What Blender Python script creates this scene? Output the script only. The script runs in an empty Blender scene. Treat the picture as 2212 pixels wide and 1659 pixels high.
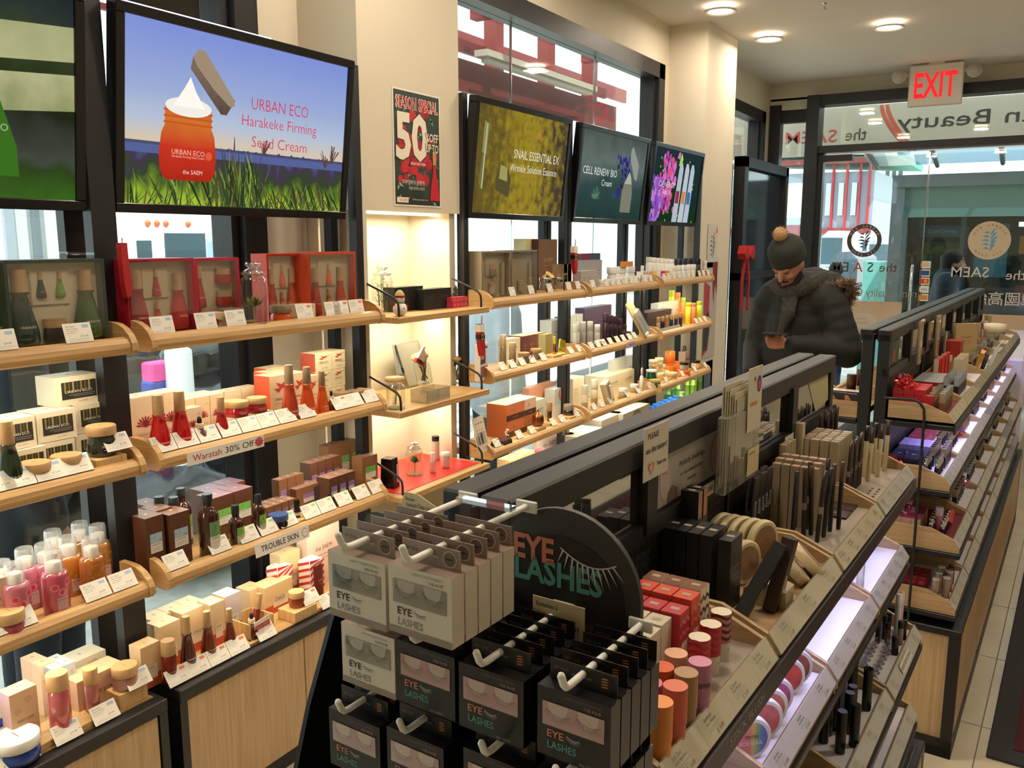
import bpy, math, random
from mathutils import Vector, Matrix, Euler
random.seed(7)
PI = math.pi
scene = bpy.context.scene
COL = scene.collection
# ------------------------------------------------------------------ camera
FPX, CAMH, PITCH, YAW = 1853.0, 1.70, math.atan(310 / 1853.0), math.radians(31.3)
cam_d = bpy.data.cameras.new('camera')
cam_d.sensor_width = 36.0
cam_d.lens = FPX / 2212.0 * 36.0
cam_d.clip_start = 0.02
cam_d.clip_end = 300
cam = bpy.data.objects.new('camera', cam_d)
cam.location = (0, 0, CAMH)
cam.rotation_euler = (PI / 2 - PITCH, 0, YAW)
COL.objects.link(cam)
scene.camera = cam
# ------------------------------------------------------------------ look, sky, sun
scene.view_settings.view_transform = 'Standard'
scene.view_settings.look = 'None'
scene.view_settings.gamma = 1
scene.view_settings.use_curve_mapping = False
scene.view_settings.exposure = 0.0
scene.cycles.max_bounces = 8
scene.cycles.transparent_max_bounces = 24
scene.cycles.sample_clamp_indirect = 6
world = bpy.data.worlds.new('sky'); scene.world = world; world.use_nodes = True
wn = world.node_tree.nodes; wl = world.node_tree.links
bg = wn['Background']
bg.inputs[0].default_value = (0.90, 0.95, 1.0, 1)
bg.inputs[1].default_value = 3.2
sun_d = bpy.data.lights.new('sun', 'SUN'); sun_d.energy = 9.0; sun_d.angle = 0.01; sun_d.color = (1, 0.95, 0.87)
sun = bpy.data.objects.new('sun', sun_d); COL.objects.link(sun)
sun.rotation_euler = Vector((0.40, -0.30, 0.86)).to_track_quat('Z', 'Y').to_euler()
# large interior lights: rows of the shop's recessed ceiling lamps lie in the ceiling builder

# ------------------------------------------------------------------ geometry of the place
G = math.radians(-2.4)             # the two gondolas stand a little askew to the window wall
GC, GS = math.cos(G), math.sin(G)
CY, SY, CP, SP = math.cos(YAW), math.sin(YAW), math.cos(PITCH), math.sin(PITCH)
def g2w(u, v, z=0.0): return Vector((u * GC - v * GS, u * GS + v * GC, z))
def ray(px, py):
    a = (px - 1106) / FPX; b = (829.5 - py) / FPX
    F = CP + b * SP
    return (a * CY - F * SY, a * SY + F * CY, -SP + b * CP)
def on_z(px, py, z):
    r = ray(px, py); t = (z - CAMH) / r[2]; return (r[0] * t, r[1] * t)
def on_x(px, py, x):
    r = ray(px, py); t = x / r[0]; return (r[1] * t, CAMH + r[2] * t)
def on_y(px, py, y):
    r = ray(px, py); t = y / r[1]; return (r[0] * t, CAMH + r[2] * t)
def on_v(px, py, v):                # cut with a cross plane of the gondola frame -> (u, z)
    r = ray(px, py); ru = r[0] * GC + r[1] * GS; rv = -r[0] * GS + r[1] * GC
    t = v / rv; return (ru * t, CAMH + r[2] * t)
def gz(px, py, z):
    x, y = on_z(px, py, z); return (x * GC + y * GS, -x * GS + y * GC)
def col_y(px, x, z=1.1):            # y on the plane x where a picture column passes
    k = (px - 1106); Z = z - CAMH
    return (FPX * x * CY + k * (x * SY * CP + Z * SP)) / (k * CY * CP - FPX * SY)
def row_z(py, x, y):
    k = (829.5 - py) / FPX; F = -x * SY + y * CY
    return CAMH + F * (k * CP - SP) / (CP + k * SP)
def project(p):
    a = p[0] * CY + p[1] * SY; F = -p[0] * SY + p[1] * CY; Z = p[2] - CAMH
    d = F * CP - Z * SP
    return (1106 + FPX * a / d, 829.5 - FPX * (F * SP + Z * CP) / d)

# ------------------------------------------------------------------ materials
def lin(h):
    h = h.lstrip('#'); o = []
    for i in (0, 2, 4):
        c = int(h[i:i + 2], 16) / 255.0
        o.append(c / 12.92 if c <= 0.04045 else ((c + 0.055) / 1.055) ** 2.4)
    return tuple(o) + (1,)
MATS = {}
def pr(name, hexc, rough=0.5, metal=0.0, spec=0.5, coat=0.0, trans=0.0, noise=0.0, nscale=30.0, bump=0.0):
    if name in MATS: return MATS[name]
    m = bpy.data.materials.new(name); m.use_nodes = True
    nt = m.node_tree; b = nt.nodes['Principled BSDF']
    b.inputs['Base Color'].default_value = lin(hexc)
    b.inputs['Roughness'].default_value = rough
    b.inputs['Metallic'].default_value = metal
    b.inputs['Specular IOR Level'].default_value = spec
    b.inputs['Coat Weight'].default_value = coat
    b.inputs['Transmission Weight'].default_value = trans
    if noise or bump:
        tc = nt.nodes.new('ShaderNodeTexCoord'); nz = nt.nodes.new('ShaderNodeTexNoise')
        nz.inputs['Scale'].default_value = nscale; nz.inputs['Detail'].default_value = 4
        nt.links.new(tc.outputs['Object'], nz.inputs['Vector'])
        if noise:
            mx = nt.nodes.new('ShaderNodeMix'); mx.data_type = 'RGBA'; mx.blend_type = 'MULTIPLY'
            c = lin(hexc); mx.inputs[6].default_value = c
            rp = nt.nodes.new('ShaderNodeMapRange'); rp.inputs[1].default_value = 0.3; rp.inputs[2].default_value = 0.7
            rp.inputs[3].default_value = 1 - noise; rp.inputs[4].default_value = 1 + noise * 0.4
            nt.links.new(nz.outputs[0], rp.inputs[0]); mx.inputs[0].default_value = 1
            cb = nt.nodes.new('ShaderNodeCombineColor')
            for i in range(3): nt.links.new(rp.outputs[0], cb.inputs[i])
            nt.links.new(cb.outputs[0], mx.inputs[7]); nt.links.new(mx.outputs[2], b.inputs['Base Color'])
        if bump:
            bp = nt.nodes.new('ShaderNodeBump'); bp.inputs['Strength'].default_value = bump; bp.inputs['Distance'].default_value = 0.002
            nt.links.new(nz.outputs[0], bp.inputs['Height']); nt.links.new(bp.outputs[0], b.inputs['Normal'])
    MATS[name] = m
    return m
def wood(name, c1, c2, axis='Y', rough=0.45, scale=1.0):
    if name in MATS: return MATS[name]
    m = bpy.data.materials.new(name); m.use_nodes = True
    nt = m.node_tree; b = nt.nodes['Principled BSDF']; b.inputs['Roughness'].default_value = rough
    tc = nt.nodes.new('ShaderNodeTexCoord'); mp = nt.nodes.new('ShaderNodeMapping')
    s = {'X': (1.2, 34, 34), 'Y': (34, 1.2, 34), 'Z': (34, 34, 1.2)}[axis]
    mp.inputs['Scale'].default_value = tuple(k * scale for k in s)
    nz = nt.nodes.new('ShaderNodeTexNoise'); nz.inputs['Scale'].default_value = 3.0; nz.inputs['Detail'].default_value = 6; nz.inputs['Distortion'].default_value = 0.6
    cr = nt.nodes.new('ShaderNodeValToRGB'); cr.color_ramp.elements[0].position = 0.32; cr.color_ramp.elements[1].position = 0.68
    cr.color_ramp.elements[0].color = lin(c1); cr.color_ramp.elements[1].color = lin(c2)
    nt.links.new(tc.outputs['Object'], mp.inputs[0]); nt.links.new(mp.outputs[0], nz.inputs['Vector'])
    nt.links.new(nz.outputs[0], cr.inputs[0]); nt.links.new(cr.outputs[0], b.inputs['Base Color'])
    MATS[name] = m
    return m
def em(name, hexc, s=1.0):
    if name in MATS: return MATS[name]
    m = bpy.data.materials.new(name); m.use_nodes = True
    nt = m.node_tree; nt.nodes.remove(nt.nodes['Principled BSDF'])
    e = nt.nodes.new('ShaderNodeEmission'); e.inputs[0].default_value = lin(hexc); e.inputs[1].default_value = s
    nt.links.new(e.outputs[0], nt.nodes['Material Output'].inputs[0])
    MATS[name] = m
    return m
def glass(name, tint='#ffffff', edge=0.35, base=0.05, rough=0.02, gloss='#ffffff', body=None, bodyf=0.0):
    # thin pane: tinted see-through, more mirror-like at grazing angles, optionally partly filled by a coloured body
    if name in MATS: return MATS[name]
    m = bpy.data.materials.new(name); m.use_nodes = True
    nt = m.node_tree; nt.nodes.remove(nt.nodes['Principled BSDF'])
    t = nt.nodes.new('ShaderNodeBsdfTransparent'); t.inputs[0].default_value = lin(tint)
    g = nt.nodes.new('ShaderNodeBsdfGlossy'); g.inputs[0].default_value = lin(gloss); g.inputs['Roughness'].default_value = rough
    lw = nt.nodes.new('ShaderNodeLayerWeight'); lw.inputs[0].default_value = 0.25
    mr = nt.nodes.new('ShaderNodeMapRange'); mr.inputs[3].default_value = base; mr.inputs[4].default_value = base + edge
    nt.links.new(lw.outputs['Facing'], mr.inputs[0])
    mx = nt.nodes.new('ShaderNodeMixShader'); nt.links.new(mr.outputs[0], mx.inputs[0])
    src = t
    if body:
        p = nt.nodes.new('ShaderNodeBsdfPrincipled'); p.inputs['Base Color'].default_value = lin(body); p.inputs['Roughness'].default_value = 0.2
        m2 = nt.nodes.new('ShaderNodeMixShader'); m2.inputs[0].default_value = bodyf
        nt.links.new(t.outputs[0], m2.inputs[1]); nt.links.new(p.outputs[0], m2.inputs[2]); src = m2
    nt.links.new(src.outputs[0], mx.inputs[1]); nt.links.new(g.outputs[0], mx.inputs[2])
    nt.links.new(mx.outputs[0], nt.nodes['Material Output'].inputs[0])
    MATS[name] = m
    return m
def ramp_mat(name, stops, axis=2, lo=0.0, hi=1.0, emit=None, nscale=0, namt=0.0, rough=0.5, nstretch=(1, 1, 1)):
    # colour ramp along an object axis (print or screen picture), broken up by noise
    if name in MATS: return MATS[name]
    m = bpy.data.materials.new(name); m.use_nodes = True; nt = m.node_tree; b = nt.nodes['Principled BSDF']
    tc = nt.nodes.new('ShaderNodeTexCoord'); sx = nt.nodes.new('ShaderNodeSeparateXYZ'); nt.links.new(tc.outputs['Object'], sx.inputs[0])
    mr = nt.nodes.new('ShaderNodeMapRange'); mr.inputs[1].default_value = lo; mr.inputs[2].default_value = hi
    nt.links.new(sx.outputs[axis], mr.inputs[0]); fac = mr.outputs[0]
    if namt:
        mp = nt.nodes.new('ShaderNodeMapping'); mp.inputs['Scale'].default_value = nstretch
        nz = nt.nodes.new('ShaderNodeTexNoise'); nz.inputs['Scale'].default_value = nscale; nz.inputs['Detail'].default_value = 5
        nt.links.new(tc.outputs['Object'], mp.inputs[0]); nt.links.new(mp.outputs[0], nz.inputs['Vector'])
        ma = nt.nodes.new('ShaderNodeMath'); ma.operation = 'MULTIPLY_ADD'; ma.inputs[1].default_value = namt; ma.inputs[2].default_value = -namt / 2
        nt.links.new(nz.outputs[0], ma.inputs[0])
        ad = nt.nodes.new('ShaderNodeMath'); ad.operation = 'ADD'; nt.links.new(fac, ad.inputs[0]); nt.links.new(ma.outputs[0], ad.inputs[1]); fac = ad.outputs[0]
    cr = nt.nodes.new('ShaderNodeValToRGB'); el = cr.color_ramp.elements
    while len(el) < len(stops): el.new(0.5)
    for e, (p, c) in zip(el, stops): e.position = p; e.color = lin(c)
    nt.links.new(fac, cr.inputs[0])
    if emit:
        nt.nodes.remove(b); e = nt.nodes.new('ShaderNodeEmission'); e.inputs[1].default_value = emit
        nt.links.new(cr.outputs[0], e.inputs[0]); nt.links.new(e.outputs[0], nt.nodes['Material Output'].inputs[0])
    else:
        b.inputs['Roughness'].default_value = rough; nt.links.new(cr.outputs[0], b.inputs['Base Color'])
    MATS[name] = m
    return m
C = lambda h, r=0.5, **k: pr('paint ' + h + ' ' + str(r) + ''.join(sorted(str(q) for q in k.values())), h, r, **k)

# ------------------------------------------------------------------ mesh building
TXT = {}
def text_poly(s, bold=0.0):
    k = (s, bold)
    if k not in TXT:
        c = bpy.data.curves.new('lettering', 'FONT'); c.body = s; c.size = 1; c.resolution_u = 2; c.offset = bold
        o = bpy.data.objects.new('lettering', c); me = bpy.data.meshes.new_from_object(o)
        vs = [tuple(v.co) for v in me.vertices]; fs = [tuple(p.vertices) for p in me.polygons]
        if vs:
            x0 = min(v[0] for v in vs); x1 = max(v[0] for v in vs); y0 = min(v[1] for v in vs); y1 = max(v[1] for v in vs)
            vs = [(v[0] - (x0 + x1) / 2, v[1] - (y0 + y1) / 2) for v in vs]
            TXT[k] = (vs, fs, x1 - x0, y1 - y0)
        else: TXT[k] = ([], [], 1, 1)
        bpy.data.meshes.remove(me); bpy.data.objects.remove(o); bpy.data.curves.remove(c)
    return TXT[k]
class MB:
    def __init__(s): s.v = []; s.f = []; s.m = []; s.mats = []; s.sm = []; s.X = None
    def mi(s, mat):
        if mat not in s.mats: s.mats.append(mat)
        return s.mats.index(mat)
    def add(s, vs, fs, mat, smooth=False):
        n = len(s.v)
        if s.X is not None: vs = [tuple(s.X @ Vector(v)) for v in vs]
        s.v += [tuple(v) for v in vs]; i = s.mi(mat)
        for f in fs: s.f.append(tuple(n + k for k in f)); s.m.append(i); s.sm.append(smooth)
        return s
    def box(s, x0, x1, y0, y1, z0, z1, mat, top=None, side=None, front=None, ch=0.0):
        # front is +x, side is -y and +y
        if ch > 0: return s.cbox(x0, x1, y0, y1, z0, z1, ch, mat)
        vs = [(x0, y0, z0), (x1, y0, z0), (x1, y1, z0), (x0, y1, z0), (x0, y0, z1), (x1, y0, z1), (x1, y1, z1), (x0, y1, z1)]
        for f, mm in (((3, 2, 1, 0), mat), ((4, 5, 6, 7), top or mat), ((0, 1, 5, 4), side or mat), ((2, 3, 7, 6), side or mat), ((1, 2, 6, 5), front or mat), ((3, 0, 4, 7), mat)):
            s.add([vs[k] for k in f], [(0, 1, 2, 3)], mm)
        return s
    def cbox(s, x0, x1, y0, y1, z0, z1, c, mat):
        cx, cy, cz = (x0 + x1) / 2, (y0 + y1) / 2, (z0 + z1) / 2; a, b, d = (x1 - x0) / 2, (y1 - y0) / 2, (z1 - z0) / 2
        c = min(c, a * .9, b * .9, d * .9); P = {}; vs = []
        for sx in (-1, 1):
            for sy in (-1, 1):
                for sz in (-1, 1):
                    for k in range(3):
                        q = [a - c, b - c, d - c]; q[k] = (a, b, d)[k]
                        P[(sx, sy, sz, k)] = len(vs); vs.append((cx + sx * q[0], cy + sy * q[1], cz + sz * q[2]))
        fs = []
        for k in range(3):
            o = [i for i in range(3) if i != k]
            for sg in (-1, 1):
                q = []
                for e in ((-1, -1), (1, -1), (1, 1), (-1, 1)):
                    t = [0, 0, 0]; t[k] = sg; t[o[0]], t[o[1]] = e; q.append(P[(t[0], t[1], t[2], k)])
                fs.append(tuple(q))
        for k in range(3):
            o = [i for i in range(3) if i != k]
            for e in ((-1, -1), (1, -1), (1, 1), (-1, 1)):
                q = []
                for sg, kk in ((-1, o[0]), (1, o[0]), (1, o[1]), (-1, o[1])):
                    t = [0, 0, 0]; t[k] = sg; t[o[0]], t[o[1]] = e; q.append(P[(t[0], t[1], t[2], kk)])
                fs.append(tuple(q))
        for sx in (-1, 1):
            for sy in (-1, 1):
                for sz in (-1, 1): fs.append(tuple(P[(sx, sy, sz, k)] for k in range(3)))
        n = len(s.v); cen = Vector((cx, cy, cz)); out = []
        for f in fs:
            pts = [Vector(vs[i]) for i in f]; nn = (pts[1] - pts[0]).cross(pts[2] - pts[0])
            out.append(f if nn.dot(sum(pts, Vector()) / len(pts) - cen) > 0 else f[::-1])
        return s.add(vs, out, mat)
    def quad(s, y0, y1, z0, z1, x, mat):      # a print lying on a +x face
        return s.add([(x, y0, z0), (x, y1, z0), (x, y1, z1), (x, y0, z1)], [(0, 1, 2, 3)], mat)
    def poly(s, pts, x, mat):                  # flat polygon of (y, z) on a +x face
        return s.add([(x, a, b) for a, b in pts], [tuple(range(len(pts)))], mat)
    def disc(s, y, z, r, x, mat, n=20, ry=None):
        return s.poly([(y + (ry or r) * math.cos(2 * PI * k / n), z + r * math.sin(2 * PI * k / n)) for k in range(n)], x, mat)
    def txt(s, t, size, y, z, x, mat, bold=0.0, w=None, mirror=False, rot=0.0):
        vs, fs, tw, th = text_poly(t, bold)
        kx = size if w is None else w / tw; kx *= (-1 if mirror else 1); cr, sr = math.cos(rot), math.sin(rot)
        pts = [(x, y + a * kx * cr - b * size * sr, z + a * kx * sr + b * size * cr) for a, b in vs]
        return s.add(pts, [f[::-1] for f in fs] if mirror else fs, mat)
    def prism(s, pts, a0, a1, mat, axis='y', smooth=False):  # polygon extruded along an axis; pts are the other two coordinates
        n = len(pts)
        def P(p, a): return {'y': (p[0], a, p[1]), 'x': (a, p[0], p[1]), 'z': (p[0], p[1], a)}[axis]
        vs = [P(p, a0) for p in pts] + [P(p, a1) for p in pts]
        fs = [tuple(range(n)), tuple(range(2 * n - 1, n - 1, -1))]
        s.add(vs, fs, mat)
        return s.add(vs, [(k, k + n, (k + 1) % n + n, (k + 1) % n) for k in range(n)], mat, smooth)
    def lathe(s, prof, mat, n=20, cx=0, cy=0, smooth=True, sx=1.0, sy=1.0, caps=True):
        # prof: (radius, z) from bottom to top
        vs = []; fs = []
        for r, z in prof:
            for k in range(n): vs.append((cx + sx * r * math.cos(2 * PI * k / n), cy + sy * r * math.sin(2 * PI * k / n), z))
        for i in range(len(prof) - 1):
            for k in range(n): fs.append((i * n + k, i * n + (k + 1) % n, (i + 1) * n + (k + 1) % n, (i + 1) * n + k))
        s.add(vs, fs, mat, smooth)
        if not caps: return s
        if prof[0][0] > 1e-5: s.add(vs[:n], [tuple(range(n - 1, -1, -1))], mat)
        if prof[-1][0] > 1e-5: s.add(vs[-n:], [tuple(range(n))], mat)
        return s
    def tube(s, path, r, mat, n=8, caps=True, r1=None):
        path = [Vector(p) for p in path]; rings = []
        up = Vector((0, 0, 1))
        for i, p in enumerate(path):
            d = (path[min(i + 1, len(path) - 1)] - path[max(i - 1, 0)]).normalized()
            if abs(d.dot(up)) > 0.95: up = Vector((1, 0, 0)) if abs(d.x) < 0.9 else Vector((0, 1, 0))
            a = d.cross(up).normalized(); b = d.cross(a).normalized(); up = a.cross(d).normalized() if False else up
            rr = r if r1 is None else r + (r1 - r) * i / (len(path) - 1)
            rings.append([p + rr * (math.cos(2 * PI * k / n) * a + math.sin(2 * PI * k / n) * b) for k in range(n)])
        vs = [tuple(q) for rg in rings for q in rg]; fs = []
        for i in range(len(rings) - 1):
            for k in range(n): fs.append((i * n + k, i * n + (k + 1) % n, (i + 1) * n + (k + 1) % n, (i + 1) * n + k))
        s.add(vs, fs, mat, True)
        if caps: s.add(vs[:n], [tuple(range(n))], mat); s.add(vs[-n:], [tuple(range(n - 1, -1, -1))], mat)
        return s
    def ball(s, c, r, mat, n=14, sx=1, sy=1, sz=1):
        vs = []; fs = []; k = n // 2
        for i in range(k + 1):
            t = PI * i / k
            for j in range(n): vs.append((c[0] + sx * r * math.sin(t) * math.cos(2 * PI * j / n), c[1] + sy * r * math.sin(t) * math.sin(2 * PI * j / n), c[2] + sz * r * math.cos(t)))
        for i in range(k):
            for j in range(n): fs.append((i * n + j, (i + 1) * n + j, (i + 1) * n + (j + 1) % n, i * n + (j + 1) % n))
        return s.add(vs, fs, mat, True)
    def mesh(s, name):
        me = bpy.data.meshes.new(name); me.from_pydata(s.v, [], s.f)
        for m in s.mats: me.materials.append(m)
        me.polygons.foreach_set('material_index', s.m); me.polygons.foreach_set('use_smooth', s.sm)
        me.update(); return me
# ------------------------------------------------------------------ things and parts
THINGS = []
def link(o): COL.objects.link(o); return o
def thing(spec, loc, rz=0.0, label='', cat='', group=None, name=None, rot=None, sc=1.0):
    """spec: (name, mesh or None, [(part name, mesh, [sub parts], label?), ...]); shared meshes, fresh objects"""
    nm, me, parts = spec
    o = link(bpy.data.objects.new(name or nm, me)); o.location = loc
    o.rotation_euler = rot if rot else (0, 0, rz)
    if sc != 1.0: o.scale = (sc, sc, sc) if not isinstance(sc, tuple) else sc
    if label: o['label'] = label
    if cat: o['category'] = cat
    if group: o['group'] = group
    def kids(par, ps):
        for p in ps:
            c = link(bpy.data.objects.new(p[0], p[1])); c.parent = par
            if len(p) > 3 and p[3]: c['label'] = p[3]
            if len(p) > 2: kids(c, p[2])
    kids(o, parts)
    if cat: THINGS.append(o)
    return o
def struct(name, mb, label=None, parts=()):
    o = link(bpy.data.objects.new(name, mb.mesh(name) if mb else None)); o['kind'] = 'structure'
    if label: o['label'] = label
    for p in parts:
        c = link(bpy.data.objects.new(p[0], p[1].mesh(p[0]))); c.parent = o
    return o
CACHE = {}
def cached(fn):
    def w(*a, **k):
        key = (fn.__name__, repr(a), repr(sorted(k.items())))
        if key not in CACHE: CACHE[key] = fn(*a, **k)
        return CACHE[key]
    return w
def area(name, loc, size, power, col, direction=(0, 0, -1), parent=None, spread=PI):
    d = bpy.data.lights.new(name, 'AREA'); d.shape = 'RECTANGLE'; d.size, d.size_y = size; d.energy = power; d.color = col; d.spread = spread
    o = link(bpy.data.objects.new(name, d)); o.location = loc
    o.rotation_euler = Vector(tuple(-c for c in direction)).to_track_quat('Z', 'Y').to_euler()
    if parent: o.parent = parent
    return o

BLACK = pr('black powder coated metal', '#17161a', 0.42, spec=0.5)
BLACKG = pr('black gloss plastic', '#0f0f11', 0.22)
WHITE = pr('white plastic', '#e9e7e0', 0.4)
WALL = pr('cream painted wall', '#d6ccb6', 0.75, noise=0.03, nscale=3)
OAK = wood('light oak', '#a9814f', '#c9a36c', 'Y')
OAKX = wood('light oak across', '#a9814f', '#c9a36c', 'X')
OAKP = wood('pale oak panel', '#b3946c', '#c6aa84', 'Z')
PINE = wood('pine block', '#c39a62', '#dcb981', 'Z', scale=1.5)
BEECH = pr('beech lid', '#c9a270', 0.45, noise=0.08, nscale=60)
INK = pr('dark print', '#2b2826', 0.6)
GREYINK = pr('grey print', '#8d8a84', 0.6)
WINK = pr('white print', '#f0ece4', 0.5)
PAPER = pr('white card', '#ece7da', 0.55)
ACR = glass('clear acrylic', '#f6f8f8', edge=0.3, base=0.04)
JARG = glass('clear jar glass', '#f3f7f5', edge=0.55, base=0.05)
PANE = glass('window glass', '#e8f1ef', edge=0.25, base=0.045)
WRAP = glass('cellophane', '#ffffff', edge=0.25, base=0.05, rough=0.12)
CHROME = pr('chrome', '#cfd2d4', 0.12, metal=1)
GOLD = pr('gold', '#c9a25a', 0.25, metal=1)
RED = pr('red fabric', '#a8141a', 0.8)
# ================================================================== SETTING
XW, XG = -2.38, -2.45                      # inner face of the window wall, glass line
CEIL = 3.2; YE = 8.8
FLOORM = pr('cream floor tile', '#cfc6ad', 0.18, noise=0.12, nscale=4)
m = MB()
m.box(-2.5, 3.2, -2.2, YE + 0.1, -0.06, 0.0, FLOORM)
SEAM = C('#6d6656', 0.6)
for k in range(-2, 12):                    # tile seams follow the gondolas
    a = g2w(-2.2, k * 0.6 + 0.25); b = g2w(3.0, k * 0.6 + 0.25)
    if -2.0 < min(a.y, b.y) and max(a.y, b.y) < YE:
        m.add([(a.x, a.y, .0006), (b.x, b.y, .0006), (b.x, b.y + .004, .0006), (a.x, a.y + .004, .0006)], [(0, 1, 2, 3)], SEAM)
for u in (-1.5, -.9, -.17, .43, 1.03, 1.63, 2.23):
    a = g2w(u, -1.9); b = g2w(u, 8.6)
    m.add([(a.x, a.y, .0006), (a.x + .004, a.y, .0006), (b.x + .004, b.y, .0006), (b.x, b.y, .0006)], [(0, 1, 2, 3)], SEAM)
struct('floor', m)
CEILM = pr('ceiling paint', '#e2d9cc', 0.85, noise=0.03, nscale=2)
m = MB(); m.box(-2.5, 3.2, -2.2, YE + 0.1, CEIL, CEIL + 0.1, CEILM); struct('ceiling', m)
m = MB(); m.box(2.6, 2.7, -2.2, YE + .1, 0, CEIL, WALL); struct('wall_right', m)
m = MB(); m.box(-2.5, 2.7, -2.2, -2.1, 0, CEIL, WALL); struct('wall_back', m)
# window wall with its openings
W1, W2, W3 = (-1.2, 2.21), (3.05, 5.98), (6.85, 8.62)
m = MB()
for y0, y1 in ((-2.2, W1[0]), (W1[1], W2[0]), (W2[1], W3[0]), (W3[1], YE)):
    m.box(-2.5, XW, y0, y1, 0, CEIL, WALL)
for y0, y1 in (W1, W2, W3):
    m.box(-2.5, XW, y0, y1, 2.92, CEIL, WALL); m.box(-2.5, XW, y0, y1, 0, 0.12, WALL)
struct('wall_left', m)
# box column 1 with its lit niche, column 2
m = MB(); m.box(XW, -2.10, 2.41, 3.03, 1.81, CEIL, WALL); m.box(-2.13, -2.10, 2.41, 2.425, .0, 1.81, WALL)
m.box(XW, -2.12, 2.98, 3.02, 0, 1.81, WALL); m.box(XW, -2.33, 2.425, 2.98, 0, 1.81, WALL)
m.box(-2.32, -2.10, 2.425, 2.436, 0, 1.81, WALL)
struct('wall_column', m)
m = MB(); m.box(XW, -2.10, 6.08, 6.76, 0, CEIL, WALL); struct('wall_pillar', m)
FR = pr('dark window frame', '#1c1b1e', 0.45)
def window(n, y0, y1, seams=(), mull=(), z0=.12, z1=2.92, hd=.10):
    m = MB(); x0, x1 = -2.5, XW + .012
    m.box(x0, x1, y0, y1, z1 - hd, z1, FR); m.box(x0, x1, y0, y1, z0, z0 + .06, FR)
    m.box(x0, x1, y0, y0 + .07, z0, z1, FR); m.box(x0, x1, y1 - .10, y1, z0, z1, FR); m.box(x0, x1 - .03, y1 - .135, y1 - .10, z0, z1, FR)
    for y in mull: m.box(x0 + .02, x1 - .02, y - .03, y + .03, z0, z1, FR)
    g = MB(); ys = [y0 + .07] + list(seams) + [y1 - .13]
    for a, b in zip(ys, ys[1:]): g.box(XG - .004, XG + .004, a + .003, b - .003, z0 + .06, z1 - hd, PANE)
    s = MB()
    for y in seams: s.box(XG - .006, XG + .006, y - .004, y + .004, z0 + .06, z1 - hd, CHROME)
    struct('window_%d' % n, m, parts=[('glass_pane', g)] + ([('glass_joint', s)] if seams else []))
window(1, W1[0], W1[1], seams=(.2, 1.02))
window(2, W2[0], W2[1], seams=(col_y(1103, XG, 2.6), col_y(1284, XG, 2.6)))
window(3, W3[0], W3[1], seams=(7.75,))
# ---- end wall with the entrance
m = MB()
m.box(-2.5, 2.7, YE, YE + .12, 3.04, CEIL, WALL); m.box(.9, 2.7, YE, YE + .12, 0, 3.04, WALL)
m.box(-2.38, -1.99, YE, YE + .12, 2.95, 3.06, WALL)
struct('wall_end', m)
m = MB()
m.box(XW, -2.27, YE - .02, YE + .1, 0, 3.0, FR); m.box(-2.27, -1.99, YE + .01, YE + .09, 2.83, 2.95, FR)
m.box(-2.27, -1.99, YE + .01, YE + .09, 0, .12, FR)
g = MB(); g.box(-2.27, -1.99, YE + .04, YE + .05, .12, 2.83, PANE)
struct('window_4', m, parts=[('glass_pane', g)])
m = MB()
m.box(-2.00, -1.885, YE - .14, YE + .08, 0, 3.05, FR); m.box(-1.885, .9, YE - .12, YE + .08, 2.955, 3.05, FR)
m.box(-1.885, .9, YE - .10, YE + .08, 2.52, 2.585, FR); m.box(.8, .9, YE - .14, YE + .08, 0, 3.05, FR)
m.box(-1.885, -1.84, YE - .05, YE + .05, 0, 2.52, FR); m.box(-1.84, -1.58, YE - .05, YE + .02, 2.44, 2.50, FR)
g1 = MB(); g1.box(-1.885, .8, YE, YE + .008, 2.585, 2.955, PANE)
g2 = MB(); g2.box(-1.83, -.918, YE - .02, YE - .010, .02, 2.47, PANE); g2.box(-.925, -.915, YE - .026, YE - .004, .02, 2.49, CHROME)
g3 = MB(); g3.box(-.905, .78, YE - .02, YE - .010, .02, 2.5, PANE)
hd = MB(); hd.tube([(-.99, YE - .05, .9), (-.99, YE - .09, .92), (-.99, YE - .09, 1.45), (-.99, YE - .05, 1.47)], .012, CHROME)
struct('door_1', m, parts=[('transom_glass', g1), ('door_leaf', g2), ('fixed_pane', g3), ('door_handle', hd)])
# prints stuck on the entrance glass: read from outside, mirrored from in here (plane faces -y, so picture-right is +x)
def glassprint(name, label, cat, fn, x, z, y=YE - .026, rz=-PI / 2, grp=None):
    mb = MB(); fn(mb); thing((name, mb.mesh(name), []), (x, y, z), rz, label, cat, grp)
DK = pr('dark vinyl', '#4a3d3a', 0.6); GV = pr('pale grey vinyl', '#c9c6c0', 0.6); RV = pr('red vinyl', '#b04a38', .6)
def leaf(mb, r, mat, x=0.001):
    for k in range(5):
        z = (k - 2) * r * .3; w = r * (.62 - abs(k - 2) * .1)
        mb.poly([(-w, z), (-w * .4, z + r * .12), (-.04 * r, z + r * .02), (-.04 * r, z - r * .1), (-w * .5, z - r * .04)], x, mat)
        mb.poly([(.05 * r, z - r * .12), (w * .5, z + r * .26), (w, z + r * .34), (w * .7, z + r * .12), (.1 * r, z - r * .22)], x, mat)
def ring(mb, r0, r1, mat, n=28, x=0):
    vs = [(x, r * math.cos(2 * PI * k / n), r * math.sin(2 * PI * k / n)) for r in (r0, r1) for k in range(n)]
    mb.add(vs, [(k, (k + 1) % n, (k + 1) % n + n, k + n) for k in range(n)], mat)
def arc(mb, s, r, a0, a1, size, mat, mirror=True, x=.001):
    for i, ch in enumerate(s):
        if ch == ' ': continue
        a = a0 + (a1 - a0) * i / max(1, len(s) - 1)
        mb.txt(ch, size, r * math.cos(a), r * math.sin(a), x, mat, mirror=mirror, rot=(a - PI / 2))
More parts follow.
